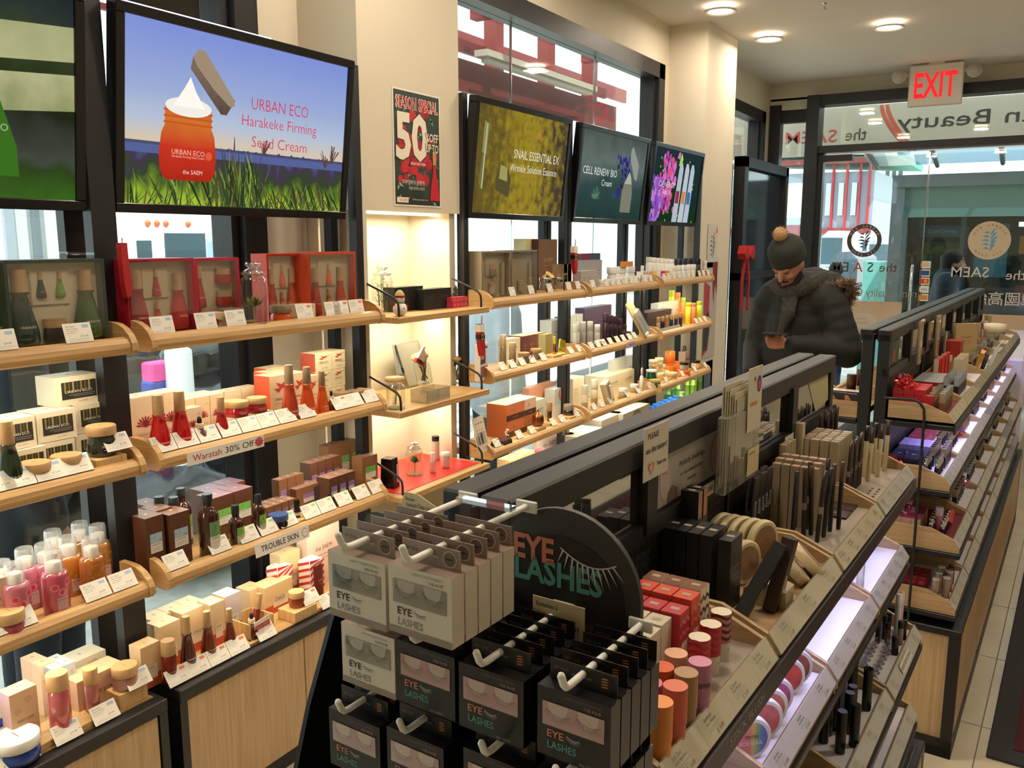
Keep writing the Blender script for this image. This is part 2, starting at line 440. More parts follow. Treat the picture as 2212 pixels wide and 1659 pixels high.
def f(mb): ring(mb, .115, .155, DK); leaf(mb, .10, DK); arc(mb, 'GLOBAL ECO', .135, .15 * PI, .85 * PI, .028, PAPER); arc(mb, 'the SAEM', .135, 1.75 * PI, 1.25 * PI, .026, PAPER)
glassprint('logo_sticker', 'dark round leaf logo stuck on the left glass door', 'sticker', f, -1.43, 1.70)
def f(mb): mb.disc(0, 0, .168, 0, pr('beige vinyl', '#c9b999', .6), 32); leaf(mb, .115, pr('blue print', '#5f9fc8', .6), .001); arc(mb, 'GLOBAL ECO', .135, .15 * PI, .85 * PI, .028, INK); arc(mb, 'the SAEM', .135, 1.75 * PI, 1.25 * PI, .026, INK)
glassprint('logo_sticker', 'beige disc with blue leaf logo on the right glass pane', 'sticker', f, -.39, 1.70)
def f(mb): mb.txt('the', .12, .20, 0, 0, DK, mirror=True); mb.txt('S', .13, .04, 0, 0, DK, .002, mirror=True); mb.txt('A', .13, -.07, 0, 0, RV, .002, mirror=True); mb.txt('EM', .13, -.23, 0, 0, DK, .002, mirror=True)
glassprint('shop_lettering', 'mirrored dark shop name lettering across the left glass door', 'lettering', f, -1.40, 1.45)
def f(mb): mb.txt('the', .12, .26, -.02, 0, GV, mirror=True); mb.txt('SAEM', .13, -.10, 0.0, 0, GV, .002, mirror=True)
glassprint('shop_lettering', 'mirrored pale shop name lettering across the right glass pane', 'lettering', f, -.42, 1.42)
def f(mb): mb.txt('From Quality Green', .115, 0, 0, 0, GREYINK, w=.74, mirror=True)
glassprint('slogan_lettering', 'mirrored thin grey slogan low on the left glass door', 'lettering', f, -1.27, 1.20)
def f(mb): mb.txt('韓國高級化', .13, 0, 0, 0, GV, .005, mirror=True)
glassprint('slogan_lettering', 'mirrored pale Chinese lettering low on the right glass pane', 'lettering', f, -.30, 1.19)
def f(mb):
    for k, (c, t) in enumerate((('#d9c3a0', ''), ('#2d4f9a', ''), ('#c8402a', ''), ('#e6e2da', 'VISA'), ('#d98f3a', ''))):
        z = .15 - k * .075; mb.quad(-.042, .042, z - .033, z + .033, 0, PAPER); mb.quad(-.036, .036, z - .022, z + .022, .001, C(c))
        if t: mb.txt(t, .028, 0, z, .002, C('#1c3f94'))
        if k == 2: mb.disc(.01, z, .016, .002, C('#e8a530'))
glassprint('card_stickers', 'column of payment card stickers beside the glass door edge', 'sticker', f, -.885, 1.33)
BEIGE = ramp_mat('beige patterned sheet', [(0, '#b99e84'), (.5, '#cbb79c'), (1, '#c6a98d')], lo=-.2, hi=.2, nscale=9, namt=.9)
for x0, x1, z0, z1, lb in ((-1.75, -1.06, .80, 1.13, 'beige patterned paper sheet taped low on the left glass door'), (-.86, -.72, .62, 1.03, 'narrow beige paper sheet beside the glass door edge'), (-.42, .75, .55, 1.05, 'wide beige paper sheet low on the right glass pane')):
    mb = MB(); w = (x1 - x0) / 2; h = (z1 - z0) / 2; mb.box(-.001, .001, -w, w, -h, h, BEIGE)
    if w > .3:
        mb.disc(.02, -.02, .07, .002, C('#cdbfb0'), 18, ry=.12); mb.txt('Grand', .04, .0, .0, .003, C('#a8978a'), mirror=True); mb.txt('Opening', .04, .0, -.045, .003, C('#a8978a'), mirror=True)
    thing(('paper_sheet', mb.mesh('paper_sheet'), []), ((x0 + x1) / 2, YE - .035, (z0 + z1) / 2), -PI / 2, lb, 'paper')
# banner hung outside over the entrance
BANM = glass('banner cloth', '#b4aba0', edge=0, base=0, body='#b9b0a4', bodyf=.85, rough=.9)
mb = MB(); mb.box(-.004, .004, -1.75, 1.75, -.24, .22, BANM)
for (t, s, y, mt, w) in (('the', .16, -.62, DK, .2), ('SAEM', .17, -1.05, RV, .5), ('Korean Beauty', .19, .62, INK, 1.75)):
    mb.txt(t, s, y, -.05 if t != 'Korean Beauty' else .02, .006, mt, .002, w=w, mirror=True)
for o in (0, .05):
    mb.add([(.006, -.42 + o + .28 * (k / 8) ** 1.6, .21 - .44 * k / 8) for k in range(9)] + [(.006, -.39 + o + .28 * (k / 8) ** 1.6 + .012 * math.sin(PI * k / 8), .21 - .44 * k / 8) for k in range(9)],
           [(k, k + 1, k + 10, k + 9) for k in range(8)], RV)
thing(('banner', mb.mesh('banner'), []), (-1.02, YE + .42, 2.78), -PI / 2, 'long grey outdoor banner with mirrored brand and Beauty lettering above entrance', 'banner')
mb = MB(); mb.box(-.004, .004, -.8, .8, -.24, .22, BANM); mb.txt('Korean', .24, .1, 0, .006, INK, 0, w=.7, mirror=True)
thing(('banner', mb.mesh('banner'), []), (-2.75, 9.6, 2.72), 0, 'grey outdoor banner seen through the corner window above the black frame', 'banner')
# ---- ceiling lamps
def downlight(x, y, lab=None, power=8.5):
    r = MB(); r.lathe([(.098, -.012), (.105, -.008), (.105, 0), (.08, 0), (.08, -.006), (.098, -.012)], C('#e6dfd0'), 28, caps=False)
    b = MB(); b.lathe([(.078, .0), (.078, .028), (.0, .03)], em('warm lamp glow', '#ffe9cc', 9.0), 24)
    o = thing(('ceiling_lamp', None, [('trim_ring', r.mesh('trim_ring')), ('lamp_lens', b.mesh('lamp_lens'))]), (x, y, CEIL - .032), 0, lab or 'round recessed ceiling lamp', 'ceiling lamp', 'recessed ceiling lamps')
    area('lamp_light', (0, 0, -.02), (.15, .15), power, (1, .85, .68), parent=o)
lx = lambda px, py: on_z(px, py, CEIL)
for (px, py, lb) in ((1557, 12, 'recessed ceiling lamp nearest the top edge beside the cream pillar'), (1661, 74, 'recessed ceiling lamp just right of the cream pillar'), (1921, 48, 'recessed ceiling lamp above the exit sign')):
    downlight(*lx(px, py), lb)
for x, y in ((-1.75, .6), (-1.75, 2.3), (-1.8, 3.9), (-.7, .8), (-.75, 2.6), (-.8, 4.4), (.5, .2), (.6, 2.3), (.7, 4.6), (.5, 6.8)):
    if project((x, y, 3.2))[1] < -20 or project((x, y, 3.2))[0] > 2260: downlight(x, y, 'recessed ceiling lamp outside the picture', 9 if x < -1 else 14)
# sprinkler
mb = MB(); mb.lathe([(.018, 0), (.018, -.006), (.006, -.008), (.006, -.035), (.016, -.038), (.016, -.041), (0, -.042)][::-1], CHROME, 12)
x, y = on_z(1782, 6, CEIL); thing(('sprinkler', mb.mesh('sprinkler'), []), (x, y, CEIL), 0, 'small chrome sprinkler head under the ceiling', 'sprinkler')
# exit sign with two lamp heads
ex, ez = on_y(2024, 150, YE - .35); ez = min(ez, CEIL - .185)
b = MB(); b.box(-.03, .03, -.21, .21, -.17, .17, C('#d8cdbb'), ch=.006); b.quad(-.2, .2, -.16, .16, .0305, C('#e2d9ca')); b.box(-.02, .02, -.06, .06, .17, CEIL - ez, C('#d8cdbb'))
t = MB(); t.txt('EXIT', .29, 0, 0, .032, em('red exit letters', '#ff2a2e', 1.2), .02, w=.33)
hl = []
for s in (-1, 1):
    k = MB(); k.X = Matrix.Translation((.02, s * .29, .09)) @ Matrix.Rotation(PI / 2, 4, 'Y'); k.lathe([(.02, -.03), (.05, -.02), (.06, .02), (.055, .028), (0, .03)], glass('frosted lamp head', '#d9d2c6', .2, .1, .3, body='#cfc6b8', bodyf=.8), 18)
    k.lathe([(.0, .031), (.02, .031), (.03, .033), (.04, .031), (.05, .031), (.05, .032), (0, .034)][::-1], C('#b9b0a2', .3), 18)
    k.X = None; k.tube([(0, s * .2, .1), (.01, s * .24, .1)], .012, C('#d8cdbb')); hl.append(('lamp_head', k.mesh('lamp_head')))
thing(('exit_sign', None, [('housing', b.mesh('housing')), ('exit_lettering', t.mesh('exit_lettering'), [], 'glowing red letters')] + hl), (ex, YE - .35, ez), -PI / 2 + .0, 'white exit sign with red EXIT letters and two lamp heads', 'exit sign')
# floor mat
m0 = g2w(-.137, 3.05); MATR = pr('ribbed wine red mat', '#4a1218', .95, noise=.3, nscale=120, bump=.8)
mb = MB(); mb.box(0, 1.6, 0, 3.2, 0, .012, C('#2e2d2f', .9), ch=.004); 
for k in range(26): mb.box(.075 + k * .056, .075 + k * .056 + .048, .08, 3.12, .012, .0155, MATR)
thing(('floor_mat', mb.mesh('floor_mat'), []), (m0.x, m0.y, 0), G, 'wine red ribbed floor mat with a dark rubber border', 'mat')

# ================================================================== WALL RACKS
SX = -1.95                                  # shelf front line
SHZ = (1.413, 1.093, .757)                  # shelf undersides, top to bottom
SURF = (1.443, 1.123, .787, .472)           # where goods stand, counter last
BAYS = {1: (.40, 1.365), 2: (1.405, 2.345), 3: (3.05, 3.95), 4: (4.0, 4.94), 5: (5.0, 5.96)}
BN = {1: 'green screen', 2: 'blue sky screen', 3: 'gold screen', 4: 'grey screen', 5: 'flower screen'}
LEDM = em('shelf led', '#fff3dc', 6.0)
def shelf_mesh(w):
    m = MB()
    m.prism([(-2.2, 0), (-1.965, 0), (-1.952, .006), (-1.95, .018), (-1.953, .030), (-1.962, .040), (-1.975, .045), (-1.988, .043), (-1.99, .03), (-2.2, .03)], .018, w - .018, OAK, smooth=False)
    return m.mesh('shelf')
def side_mesh(y):
    m = MB(); m.prism([(-2.075, -.001), (-1.96, -.001), (-1.946, .012), (-1.948, .03), (-1.96, .05), (-1.98, .066), (-2.005, .076), (-2.03, .079), (-2.075, .079)], y, y + .017, OAKX)
    return m.mesh('side_panel')
RACKN = {}
for b, (y0, y1) in BAYS.items():
    w = y1 - y0; parts = []
    for k, z in enumerate(SHZ):
        st = MB(); st.box(-2.03, -2.015, .06, w - .06, -.006, 0, LEDM)
        parts.append(('shelf', shelf_mesh(w), [('side_panel', side_mesh(0)), ('side_panel', side_mesh(w - .017)), ('led_strip', st.mesh('led_strip'))]))
    for x in (-2.115, -2.235):
        for y in (-.02, w + (.012 if b in (2, 5) else -.015)):
            u = MB(); u.box(x, x + .035, y, y + .035, .47, 2.30, BLACK); parts.append(('upright', u.mesh('upright')))
    o = thing(('wall_rack', None, parts), (0, y0, 0), 0, 'black wall rack with three oak shelves under the ' + BN[b], 'rack', 'wall racks')
    k = 0
    for c in o.children:
        if c.name.startswith('shelf'):
            c.location.z = SHZ[k]; k += 1
            area('shelf_light', (-2.03, w / 2, SHZ[k - 1] - .012), (.02, w * .85), 2.3, (1, .86, .62), parent=o)
    # base cabinet with its worktop
    f = MB(); f.box(-2.3, -1.93, 0, w, .43, .468, BLACK, ch=.003); f.box(-2.3, -1.935, 0, .025, 0, .43, BLACK); f.box(-2.3, -1.935, w - .025, w, 0, .43, BLACK)
    f.box(-2.3, -1.96, .025, w - .025, 0, .06, BLACK); f.box(-2.3, -2.28, .025, w - .025, .06, .43, BLACK)
    tp = MB(); tp.box(-2.29, -1.965, .02, w - .02, .468, .4715, OAK); tp.box(-1.962, -1.958, .02, w - .02, .468, .478, ACR)
    ds = []
    for a, e in ((.027, w / 2 + .01), (w / 2 + .014, w - .027)):
        d = MB(); d.box(-1.96, -1.940, a, e, .065, .425, OAKP, ch=.002); ds.append(('door', d.mesh('door')))
    thing(('base_cabinet', None, [('carcass', f.mesh('carcass')), ('worktop', tp.mesh('worktop'))] + ds), (0, y0 + (0 if b != 2 else .0), 0), 0, 'low wood door cabinet with black frame under the ' + BN[b], 'cabinet', 'base cabinets along the window wall')
# ---- niche: three flat shelves with rod rails, led strip on top
m = MB(); m.box(-2.18, -2.17, 2.45, 2.97, 1.80, 1.809, LEDM); thing(('led_strip', m.mesh('led_strip'), []), (0, 0, 0), 0, 'thin light strip under the cream column front', 'light strip')
area('niche_light', (-2.2, 2.7, 1.79), (.05, .5), 3.6, (1, .93, .68))
area('niche_light', (-2.2, 2.7, 1.05), (.05, .5), 2.6, (1, .93, .68)); area('niche_light', (-2.2, 2.7, 1.395), (.05, .5), 2.6, (1, .93, .68))  # two unseen lights added to brighten the sections below the top niche shelf
NZ = (1.428, 1.083, .762); NX = -1.93
def rod(s, y):
    r = MB(); r.tube([(-2.10, y, .115), (-2.02, y, .085), (-1.972, y, .065), (-1.958, y, .05), (-1.955, y, .03), (-1.955, y, 0)], .0045, BLACK, 8); return ('rail', r.mesh('rail'))
for k, z in enumerate(NZ):
    m = MB(); m.box(-2.31, NX, 0, .60, -.022, 0, OAK, ch=.002)
    o = thing(('niche_shelf', None, [('board', m.mesh('board')), rod(1, .035), rod(1, .575)]), (0, 2.395, z), 0, ('top', 'middle', 'lowest')[k] + ' flat oak shelf with black rails in the lit column niche', 'shelf')
# ================================================================== LIT PICTURES
SW, SHT = .86, .50
def screen(b, yc, w, h, xb, zb, tilt, draw, label, frame=.026):
    fr = MB()
    for (a0, a1, c0, c1) in ((-w / 2 - frame, w / 2 + frame, -frame, 0), (-w / 2 - frame, w / 2 + frame, h, h + frame), (-w / 2 - frame, -w / 2, 0, h), (w / 2, w / 2 + frame, 0, h)):
        fr.box(-.035, .008, a0, a1, c0, c1, BLACKG, ch=.002)
    fr.box(-.04, -.03, -w / 2, w / 2, 0, h, BLACK)
    p = MB(); draw(p, w, h)
    gl = MB(); gl.box(.002, .0035, -w / 2, w / 2, 0, h, PANE)
    thing(('lit_picture', None, [('frame', fr.mesh('frame')), ('picture', p.mesh('picture'))]), (xb, yc, zb), label=label, cat='screen', group='lit pictures above the wall shelves', rot=(0, tilt, 0))
def E_(h, s=1.0): return em('screen ' + h + str(s), h, s)
def jar_flat(m, cx, cz, s, body, dark, lidc, cream=True, lid=None):
    pts = [(-.10, .0), (.10, .0), (.125, .03), (.13, .10), (.12, .17), (.105, .20), (.105, .27), (-.105, .27), (-.105, .20), (-.12, .17), (-.13, .10), (-.125, .03)]
    m.poly([(cx + a * s, cz + c * s) for a, c in pts], .0008, body)
    for k in range(3): m.poly([(cx + a * s, cz + c * s) for a, c in ((-.11, .205 + k * .022), (.11, .205 + k * .022), (.11, .213 + k * .022), (-.11, .213 + k * .022))], .0010, dark)
    m.disc(cx, cz + .27 * s, .035 * s, .0012, E_('#f3efe6'), 20, ry=.105 * s)
    m.poly([(cx - .07 * s, cz + .27 * s), (cx + .075 * s, cz + .27 * s), (cx + .03 * s, cz + .33 * s), (cx + .005 * s, cz + .38 * s), (cx - .02 * s, cz + .34 * s)], .0014, E_('#fffaf0'))
def draw_sky(m, w, h):
    sky = ramp_mat('screen sky', [(0, '#dccab0'), (.2, '#bac6da'), (.5, '#9dafda'), (1, '#8496dc')], lo=.17, hi=.46, emit=.95, nscale=5, namt=.10)
    land = ramp_mat('screen meadow', [(0, '#b4d23a'), (.25, '#6e8a2c'), (.5, '#3c4a30'), (.75, '#4a3d52'), (1, '#56608e')], lo=0, hi=.17, emit=.85, nscale=26, namt=1.1, nstretch=(1, 1, .6))
    m.quad(-w / 2, w / 2, .155, h, 0, sky); m.quad(-w / 2, w / 2, 0, .155, 0, land)
    m.quad(-w / 2, w / 2, .135, .160, .0002, E_('#5c68a0', .9)); m.quad(-w / 2, w / 2, .158, .166, .0003, E_('#585878', .8))
    for k in range(30): y = random.uniform(-.1, w / 2); m.poly([(y, .16), (y + .012, .16), (y + .010, .163 + random.random() * .01), (y, .166)], .0004, E_('#4c4f7a', .8))
    m.poly([(-.055, .16), (-.048, .16), (-.0505, .205), (-.0525, .205)], .0004, E_('#56507a', .8))
    cs = ['#31401e', '#46602a', '#6e8c38', '#8ba844', '#2a3524', '#6e5a3a', '#3c4a30', '#54502e']
    for k in range(250):
        y = random.choice([random.uniform(-w / 2, w / 2), random.gauss(-.03, .06), random.gauss(.2, .12)]); y = max(-w / 2, min(w / 2 - .01, y))
        hh = random.uniform(.03, .10) if abs(y + .04) > .1 else random.uniform(.08, .18); dx = random.uniform(-.06, .06)
        if abs(y + dx) > w / 2: dx = 0
        m.poly([(y, 0), (y + .005, 0), (y + .004 + dx * .5, hh * .6), (y + dx, hh)], .0005 + k * 1e-6, E_(random.choice(cs), .9))
    for (y, z) in ((.06, .19), (.33, .17), (.36, .185)):
        for j in range(9):
            a = random.uniform(.3, 2.4); r = random.uniform(.01, .04); m.poly([(y, z - .03), (y + .003, z - .03), (y + r * math.cos(a) + .004, z - .01 + r * math.sin(a)), (y + r * math.cos(a), z - .006 + r * math.sin(a))], .0009, E_('#6a4a44', .8))
    body = ramp_mat('screen orange jar', [(0, '#b82a1c'), (.5, '#d83c26'), (.8, '#e07c34'), (1, '#d86a34')], lo=.06, hi=.27, emit=.85, nscale=9, namt=.35)
    jar_flat(m, -.215, .068, .74, body, E_('#c85a20', 1), None)
    m.txt('URBAN ECO', .020, -.215, .145, .0016, E_('#f6b8a0', 1)); m.txt('Harakeke Firming Seed Cream', .009, -.215, .132, .0016, E_('#f6b8a0', 1)); m.txt('the SAEM', .017, -.20, .092, .0016, E_('#f8d0c0', 1))
    m.disc(-.145, .14, .012, .0016, E_('#d8603c', 1), 16)
    m.poly([(-.213, .372), (-.205, .405), (-.165, .425), (-.055, .305), (-.085, .262), (-.105, .262)], .0018, ramp_mat('screen lid side', [(0, '#5c4c40'), (1, '#93806c')], lo=.25, hi=.44, emit=.85, nscale=60, namt=.5))
    m.poly([(-.205, .405), (-.185, .428), (-.165, .425), (-.11, .365), (-.06, .31), (-.055, .29), (-.075, .287), (-.13, .325), (-.19, .38)], .0020, E_('#a8937a', .9))
    R = E_('#d8405a', .95)
    m.txt('URBAN ECO', .050, .125, .308, .0022, R, -.008, w=.235); m.txt('Harakeke Firming', .046, .128, .252, .0022, R, -.008, w=.31); m.txt('Seed Cream', .046, .128, .198, .0022, R, -.008, w=.23)
screen(2, 1.872, .835, .475, -2.095, 1.80, math.radians(7), draw_sky, 'lit picture of an orange cream jar over a meadow and blue sky')
def draw_green(m, w, h):
    m.quad(-w / 2, w / 2, 0, h, 0, ramp_mat('screen cucumber', [(0, '#4a7a28'), (.14, '#3c5426'), (.2, '#565c50'), (.36, '#42463c'), (.45, '#2c3420'), (.8, '#4a5634'), (.9, '#3a4440'), (1, '#30383a')], lo=0, hi=h, emit=.6, nscale=11, namt=.22))
    for z0, z1 in ((.185, .285), (.30, .395)):
        m.poly([(0, z0 - .01), (w / 2, z0 + .03), (w / 2, z1 + .015), (0, z1 - .02)], .0003, ramp_mat('screen cucumber slice', [(0, '#8f9a60'), (.5, '#cccb98'), (1, '#b4b884')], lo=.15, hi=.45, emit=.75, nscale=14, namt=.7))
    m.poly([(.16, .32), (.225, .32), (.24, .22), (.275, .12), (.28, .05), (.1, .05)], .0006, E_('#4c8a2c', .6))
    m.quad(.16, .222, .32, .42, .0007, E_('#7d7468', .6)); m.quad(.15, .236, .305, .328, .0008, E_('#23291e', .5))
    m.txt('URBAN ECO', .024, .19, .16, .001, E_('#c4d8a8', .7)); m.txt('the SAEM', .02, .19, .075, .001, E_('#c4d8a8', .7))
screen(1, .90, .84, .475, -2.095, 1.80, math.radians(7), draw_green, 'lit picture of a green bottle before pale cucumber slices')
def draw_gold(m, w, h):
    m.quad(-w / 2, w / 2, 0, h, 0, ramp_mat('screen gold sand', [(0, '#6a5a2c'), (.3, '#84702e'), (.6, '#b8a030'), (1, '#574a38')], axis=1, lo=-.5, hi=.4, emit=.7, nscale=22, namt=1.1))
    m.poly([(-.36, .12), (-.33, .10), (-.315, .25), (-.345, .26)], .0006, E_('#7c7a4a', .8)); m.poly([(-.35, .25), (-.315, .245), (-.31, .37), (-.345, .38)], .0007, E_('#9c9a68', .8)); m.poly([(-.338, .10), (-.328, .10), (-.32, .37), (-.327, .37)], .0008, E_('#d4d0a0', .8))
    m.poly([(-.22, .10), (-.11, .07), (-.10, .15), (-.13, .20), (-.20, .21), (-.225, .15)], .0006, E_('#5e5834', .8)); m.poly([(-.20, .15), (-.13, .14), (-.135, .20), (-.195, .21)], .0007, E_('#b0a868', .8))
    m.disc(.12, .36, .022, .0006, E_('#b8863c', .9), 16); m.poly([(.10, .33), (.15, .325), (.16, .335), (.11, .35)], .0007, E_('#8a6a34', .9))
    W = E_('#efe8d4', .9); m.txt('SNAIL ESSENTIAL EX', .056, .12, .265, .001, W, w=.42); m.txt('Wrinkle Solution Essence', .050, .10, .205, .001, W, w=.43); m.txt('Jeon Kosy', .02, .06, .15, .001, E_('#a89a60', .7))
screen(3, 3.475, .80, .445, -2.075, 1.82, math.radians(6), draw_gold, 'lit picture of gold sand with a bottle and SNAIL ESSENTIAL lettering')
def draw_cell(m, w, h):
    m.quad(-w / 2, w / 2, 0, h, 0, ramp_mat('screen grey mist', [(0, '#2f4844'), (.4, '#3f5a58'), (.7, '#77867e'), (1, '#59685f')], lo=0, hi=h, emit=.65, nscale=6, namt=.5))
    for k in range(40):
        a = random.uniform(0, 6.28); r = random.uniform(.02, .08); m.poly([(-.22, .10), (-.214, .10), (-.22 + r * math.cos(a), .10 + abs(r * math.sin(a)) * .9), (-.225 + r * math.cos(a), .10 + abs(r * math.sin(a)))], .0005, E_(random.choice(['#5d8a6a', '#88b090', '#3d6450']), .7))
    for k in range(46): y = random.gauss(.14, .05); z = random.uniform(.12, .36); m.disc(y, z, random.uniform(.008, .02), .0005 + k * 1e-6, E_(random.choice(['#3a3a88', '#4a4aa2', '#2a2c66']), .7), 7)
    m.poly([(.13, .04), (.27, .04), (.275, .15), (.255, .20), (.15, .20), (.128, .15)], .0008, E_('#8a8a7a', .8)); m.poly([(.15, .20), (.255, .20), (.24, .235), (.21, .27), (.18, .235)], .0009, E_('#b8b6a8', .9))
    m.poly([(.20, .39), (.225, .41), (.33, .31), (.32, .22), (.28, .235), (.20, .34)], .0009, E_('#a2a49c', .8))
    W = E_('#e2e6e2', .9); m.txt('CELL RENEW BIO', .056, -.17, .245, .001, W, w=.42); m.txt('Cream', .048, -.08, .19, .001, W)
screen(4, 4.455, .84, .445, -2.075, 1.82, math.radians(6), draw_cell, 'lit picture of a grey cream jar with CELL RENEW lettering')
def draw_flower(m, w, h):
    m.quad(-w / 2, w / 2, 0, h, 0, ramp_mat('screen dark leaf', [(0, '#1e3a24'), (.5, '#233a34'), (1, '#2c3a40')], lo=0, hi=h, emit=.7, nscale=9, namt=.8))
    for k in range(150):
        if k < 90: y, z = random.gauss(-.16, .07), random.uniform(.05, .42)
        else: y, z = random.gauss(-.33, .05), random.uniform(0, .26)
        if abs(y) > w / 2 - .02: continue
        m.disc(y, z, random.uniform(.014, .03), .0004 + k * 1e-6, E_(random.choice(['#d060b8', '#e07ad0', '#b04ca0', '#e85c90'] if k < 90 else ['#a060d0', '#c088e0', '#8a50b8']), .85), 8)
    for k in range(40): y, z = random.uniform(-.4, .4), random.uniform(0, h - .03); m.disc(y, z, .008, .0003, E_('#8fd84a', .9), 6)
    m.poly([(0, .38), (.03, .44), (.06, .40), (.02, .34)], .0009, E_('#9be04e', 1))
    for k, (y, c) in enumerate(((.03, '#b8c4d0'), (.14, '#c4ccd6'), (.24, '#bcc8d8'))):
        m.poly([(y - .05, .0), (y + .04, .0), (y + .055, .34), (y + .03, .38), (y - .005, .38), (y - .02, .34)], .001 + k * .0002, E_(c, .9)); m.quad(y - .03, y + .03, .12, .2, .0018, E_(('#b0304a', '#e09a50', '#4a78c0')[k], .8))
    W = E_('#f4dff0', .9); m.txt('C-ENERGY', .05, -.17, .23, .0022, W, w=.28); m.txt('Ade Up', .046, -.17, .18, .0022, W)
screen(5, 5.43, .84, .445, -2.075, 1.82, math.radians(6), draw_flower, 'lit picture of pink flowers and three pale tubes')
# blue glow bar over the sky picture
m = MB(); m.box(-.012, .012, -.42, .16, 0, .014, em('violet glow', '#dcd8ff', 4)); thing(('glow_bar', m.mesh('glow_bar'), []), (-2.13, 1.87, 2.312), 0, 'glowing white bar along the top of the blue sky picture', 'light bar')
# ---- sale poster on the column
pm = MB(); W, H = .285, .42
pm.box(-.0006, .0006, -W / 2 - .006, W / 2 + .006, -H / 2 - .006, H / 2 + .006, PAPER)
pm.quad(-W / 2, W / 2, -H / 2, H / 2, .001, ramp_mat('poster foliage', [(0, '#1c2620'), (.5, '#2c4034'), (1, '#22362c')], lo=-.2, hi=.2, nscale=14, namt=1.2))
for k in range(60):
    y, z = random.uniform(-W / 2, W / 2 - .04), random.uniform(-H / 2 + .01, H / 2 - .03); a = random.uniform(0, 6.28); r = random.uniform(.02, .05)
    q = [(y, z), (y + .5 * r * math.cos(a) - .006 * math.sin(a), z + .5 * r * math.sin(a) + .006 * math.cos(a)), (y + r * math.cos(a), z + r * math.sin(a)), (y + .5 * r * math.cos(a) + .006 * math.sin(a), z + .5 * r * math.sin(a) - .006 * math.cos(a))]
    if all(abs(a_) < W / 2 and abs(b_) < H / 2 for a_, b_ in q): pm.poly(q, .0014, C(random.choice(['#48685a', '#5f8472', '#8aa89a', '#2f5040', '#7a9a52'])))
for k in range(60): y, z = random.gauss(-.02, .07), random.gauss(-.01, .07); (abs(y) < W / 2 - .025) and pm.disc(y, z, random.uniform(.012, .026), .0018 + k * 2e-6, C(random.choice(['#a81422', '#c01c2c', '#8a0e1c'])), 8)
CW = C('#e6dcc6'); CR = C('#c0143c')
pm.txt('SEASON SPECIAL', .062, 0, .168, .0022, CW, .04, w=.265); pm.txt('SEASON SPECIAL', .060, 0, .168, .0024, CR, .01, w=.255)
pm.txt('50', .235, -.035, .045, .0023, INK, .05, w=.21); pm.txt('50', .232, -.035, .045, .0025, CW, .035, w=.2)
for t, z in (('%OFF', .052), ('UP TO', .012)): pm.txt(t, .046, .092, z, .0026, INK, .05, w=.09); pm.txt(t, .045, .092, z, .0028, CW, .02, w=.083)
pm.quad(-.05, .05, -.062, -.045, .0026, CR); pm.txt('SELECTED ITEM', .012, 0, -.0535, .0028, CW, .02, w=.09)
pm.poly([(.075, -.19), (.138, -.19), (.13, -.13), (.115, -.07), (.115, -.05), (.098, -.05), (.098, -.07), (.083, -.13)], .0026, C('#c4202c', .3)); pm.quad(.096, .118, -.05, .0, .0027, C('#c09a5e'))
pm.txt('피부장벽이 탄탄한', .020, -.03, -.125, .0026, CW, w=.14); pm.txt('더샘 와라타 시리즈', .014, -.01, -.147, .0026, CW, w=.1)
pm.quad(-.135, -.065, -.203, -.183, .0026, CW); pm.txt('the SAEM', .012, -.095, -.193, .0028, CR, w=.045); pm.txt('134 Bowery St, New York', .008, .01, -.19, .0027, CW, w=.1)
thing(('sale_poster', pm.mesh('sale_poster'), []), (-2.098, (2.603 + 2.885) / 2, (2.263 + 1.83) / 2), 0, 'SEASON SPECIAL 50 percent off poster with red flowers on the cream column', 'poster')
# ---- tall black display frame in the corner window
m = MB(); y0, y1 = 6.93, 8.32
for a, c, e, f_ in ((y0, y1, 2.28, 2.36), (y0, y1, 1.38, 1.44), (y0, y1, .1, .22)): m.box(-2.14, -2.05, a, c, e, f_, BLACK)
m.box(-2.14, -2.05, y0, y0 + .1, .1, 2.36, BLACK); m.box(-2.14, -2.05, y1 - .08, y1, .1, 2.36, BLACK); m.box(-2.3, -2.14, y0 - .12, y0 - .02, .0, 2.3, BLACK)
gs = []
for z0, z1 in ((.22, 1.38), (1.44, 2.28)):
    g = MB(); g.box(-2.11, -2.10, y0 + .1, y1 - .08, z0, z1, pr('dark reflective screen', '#27303e', .08, spec=.8)); gs.append(('dark_panel', g.mesh('dark_panel')))
thing(('display_cabinet', None, [('frame', m.mesh('frame'))] + gs), (0, 0, 0), 0, 'tall black display frame with two dark glossy panels beside the person', 'display frame')
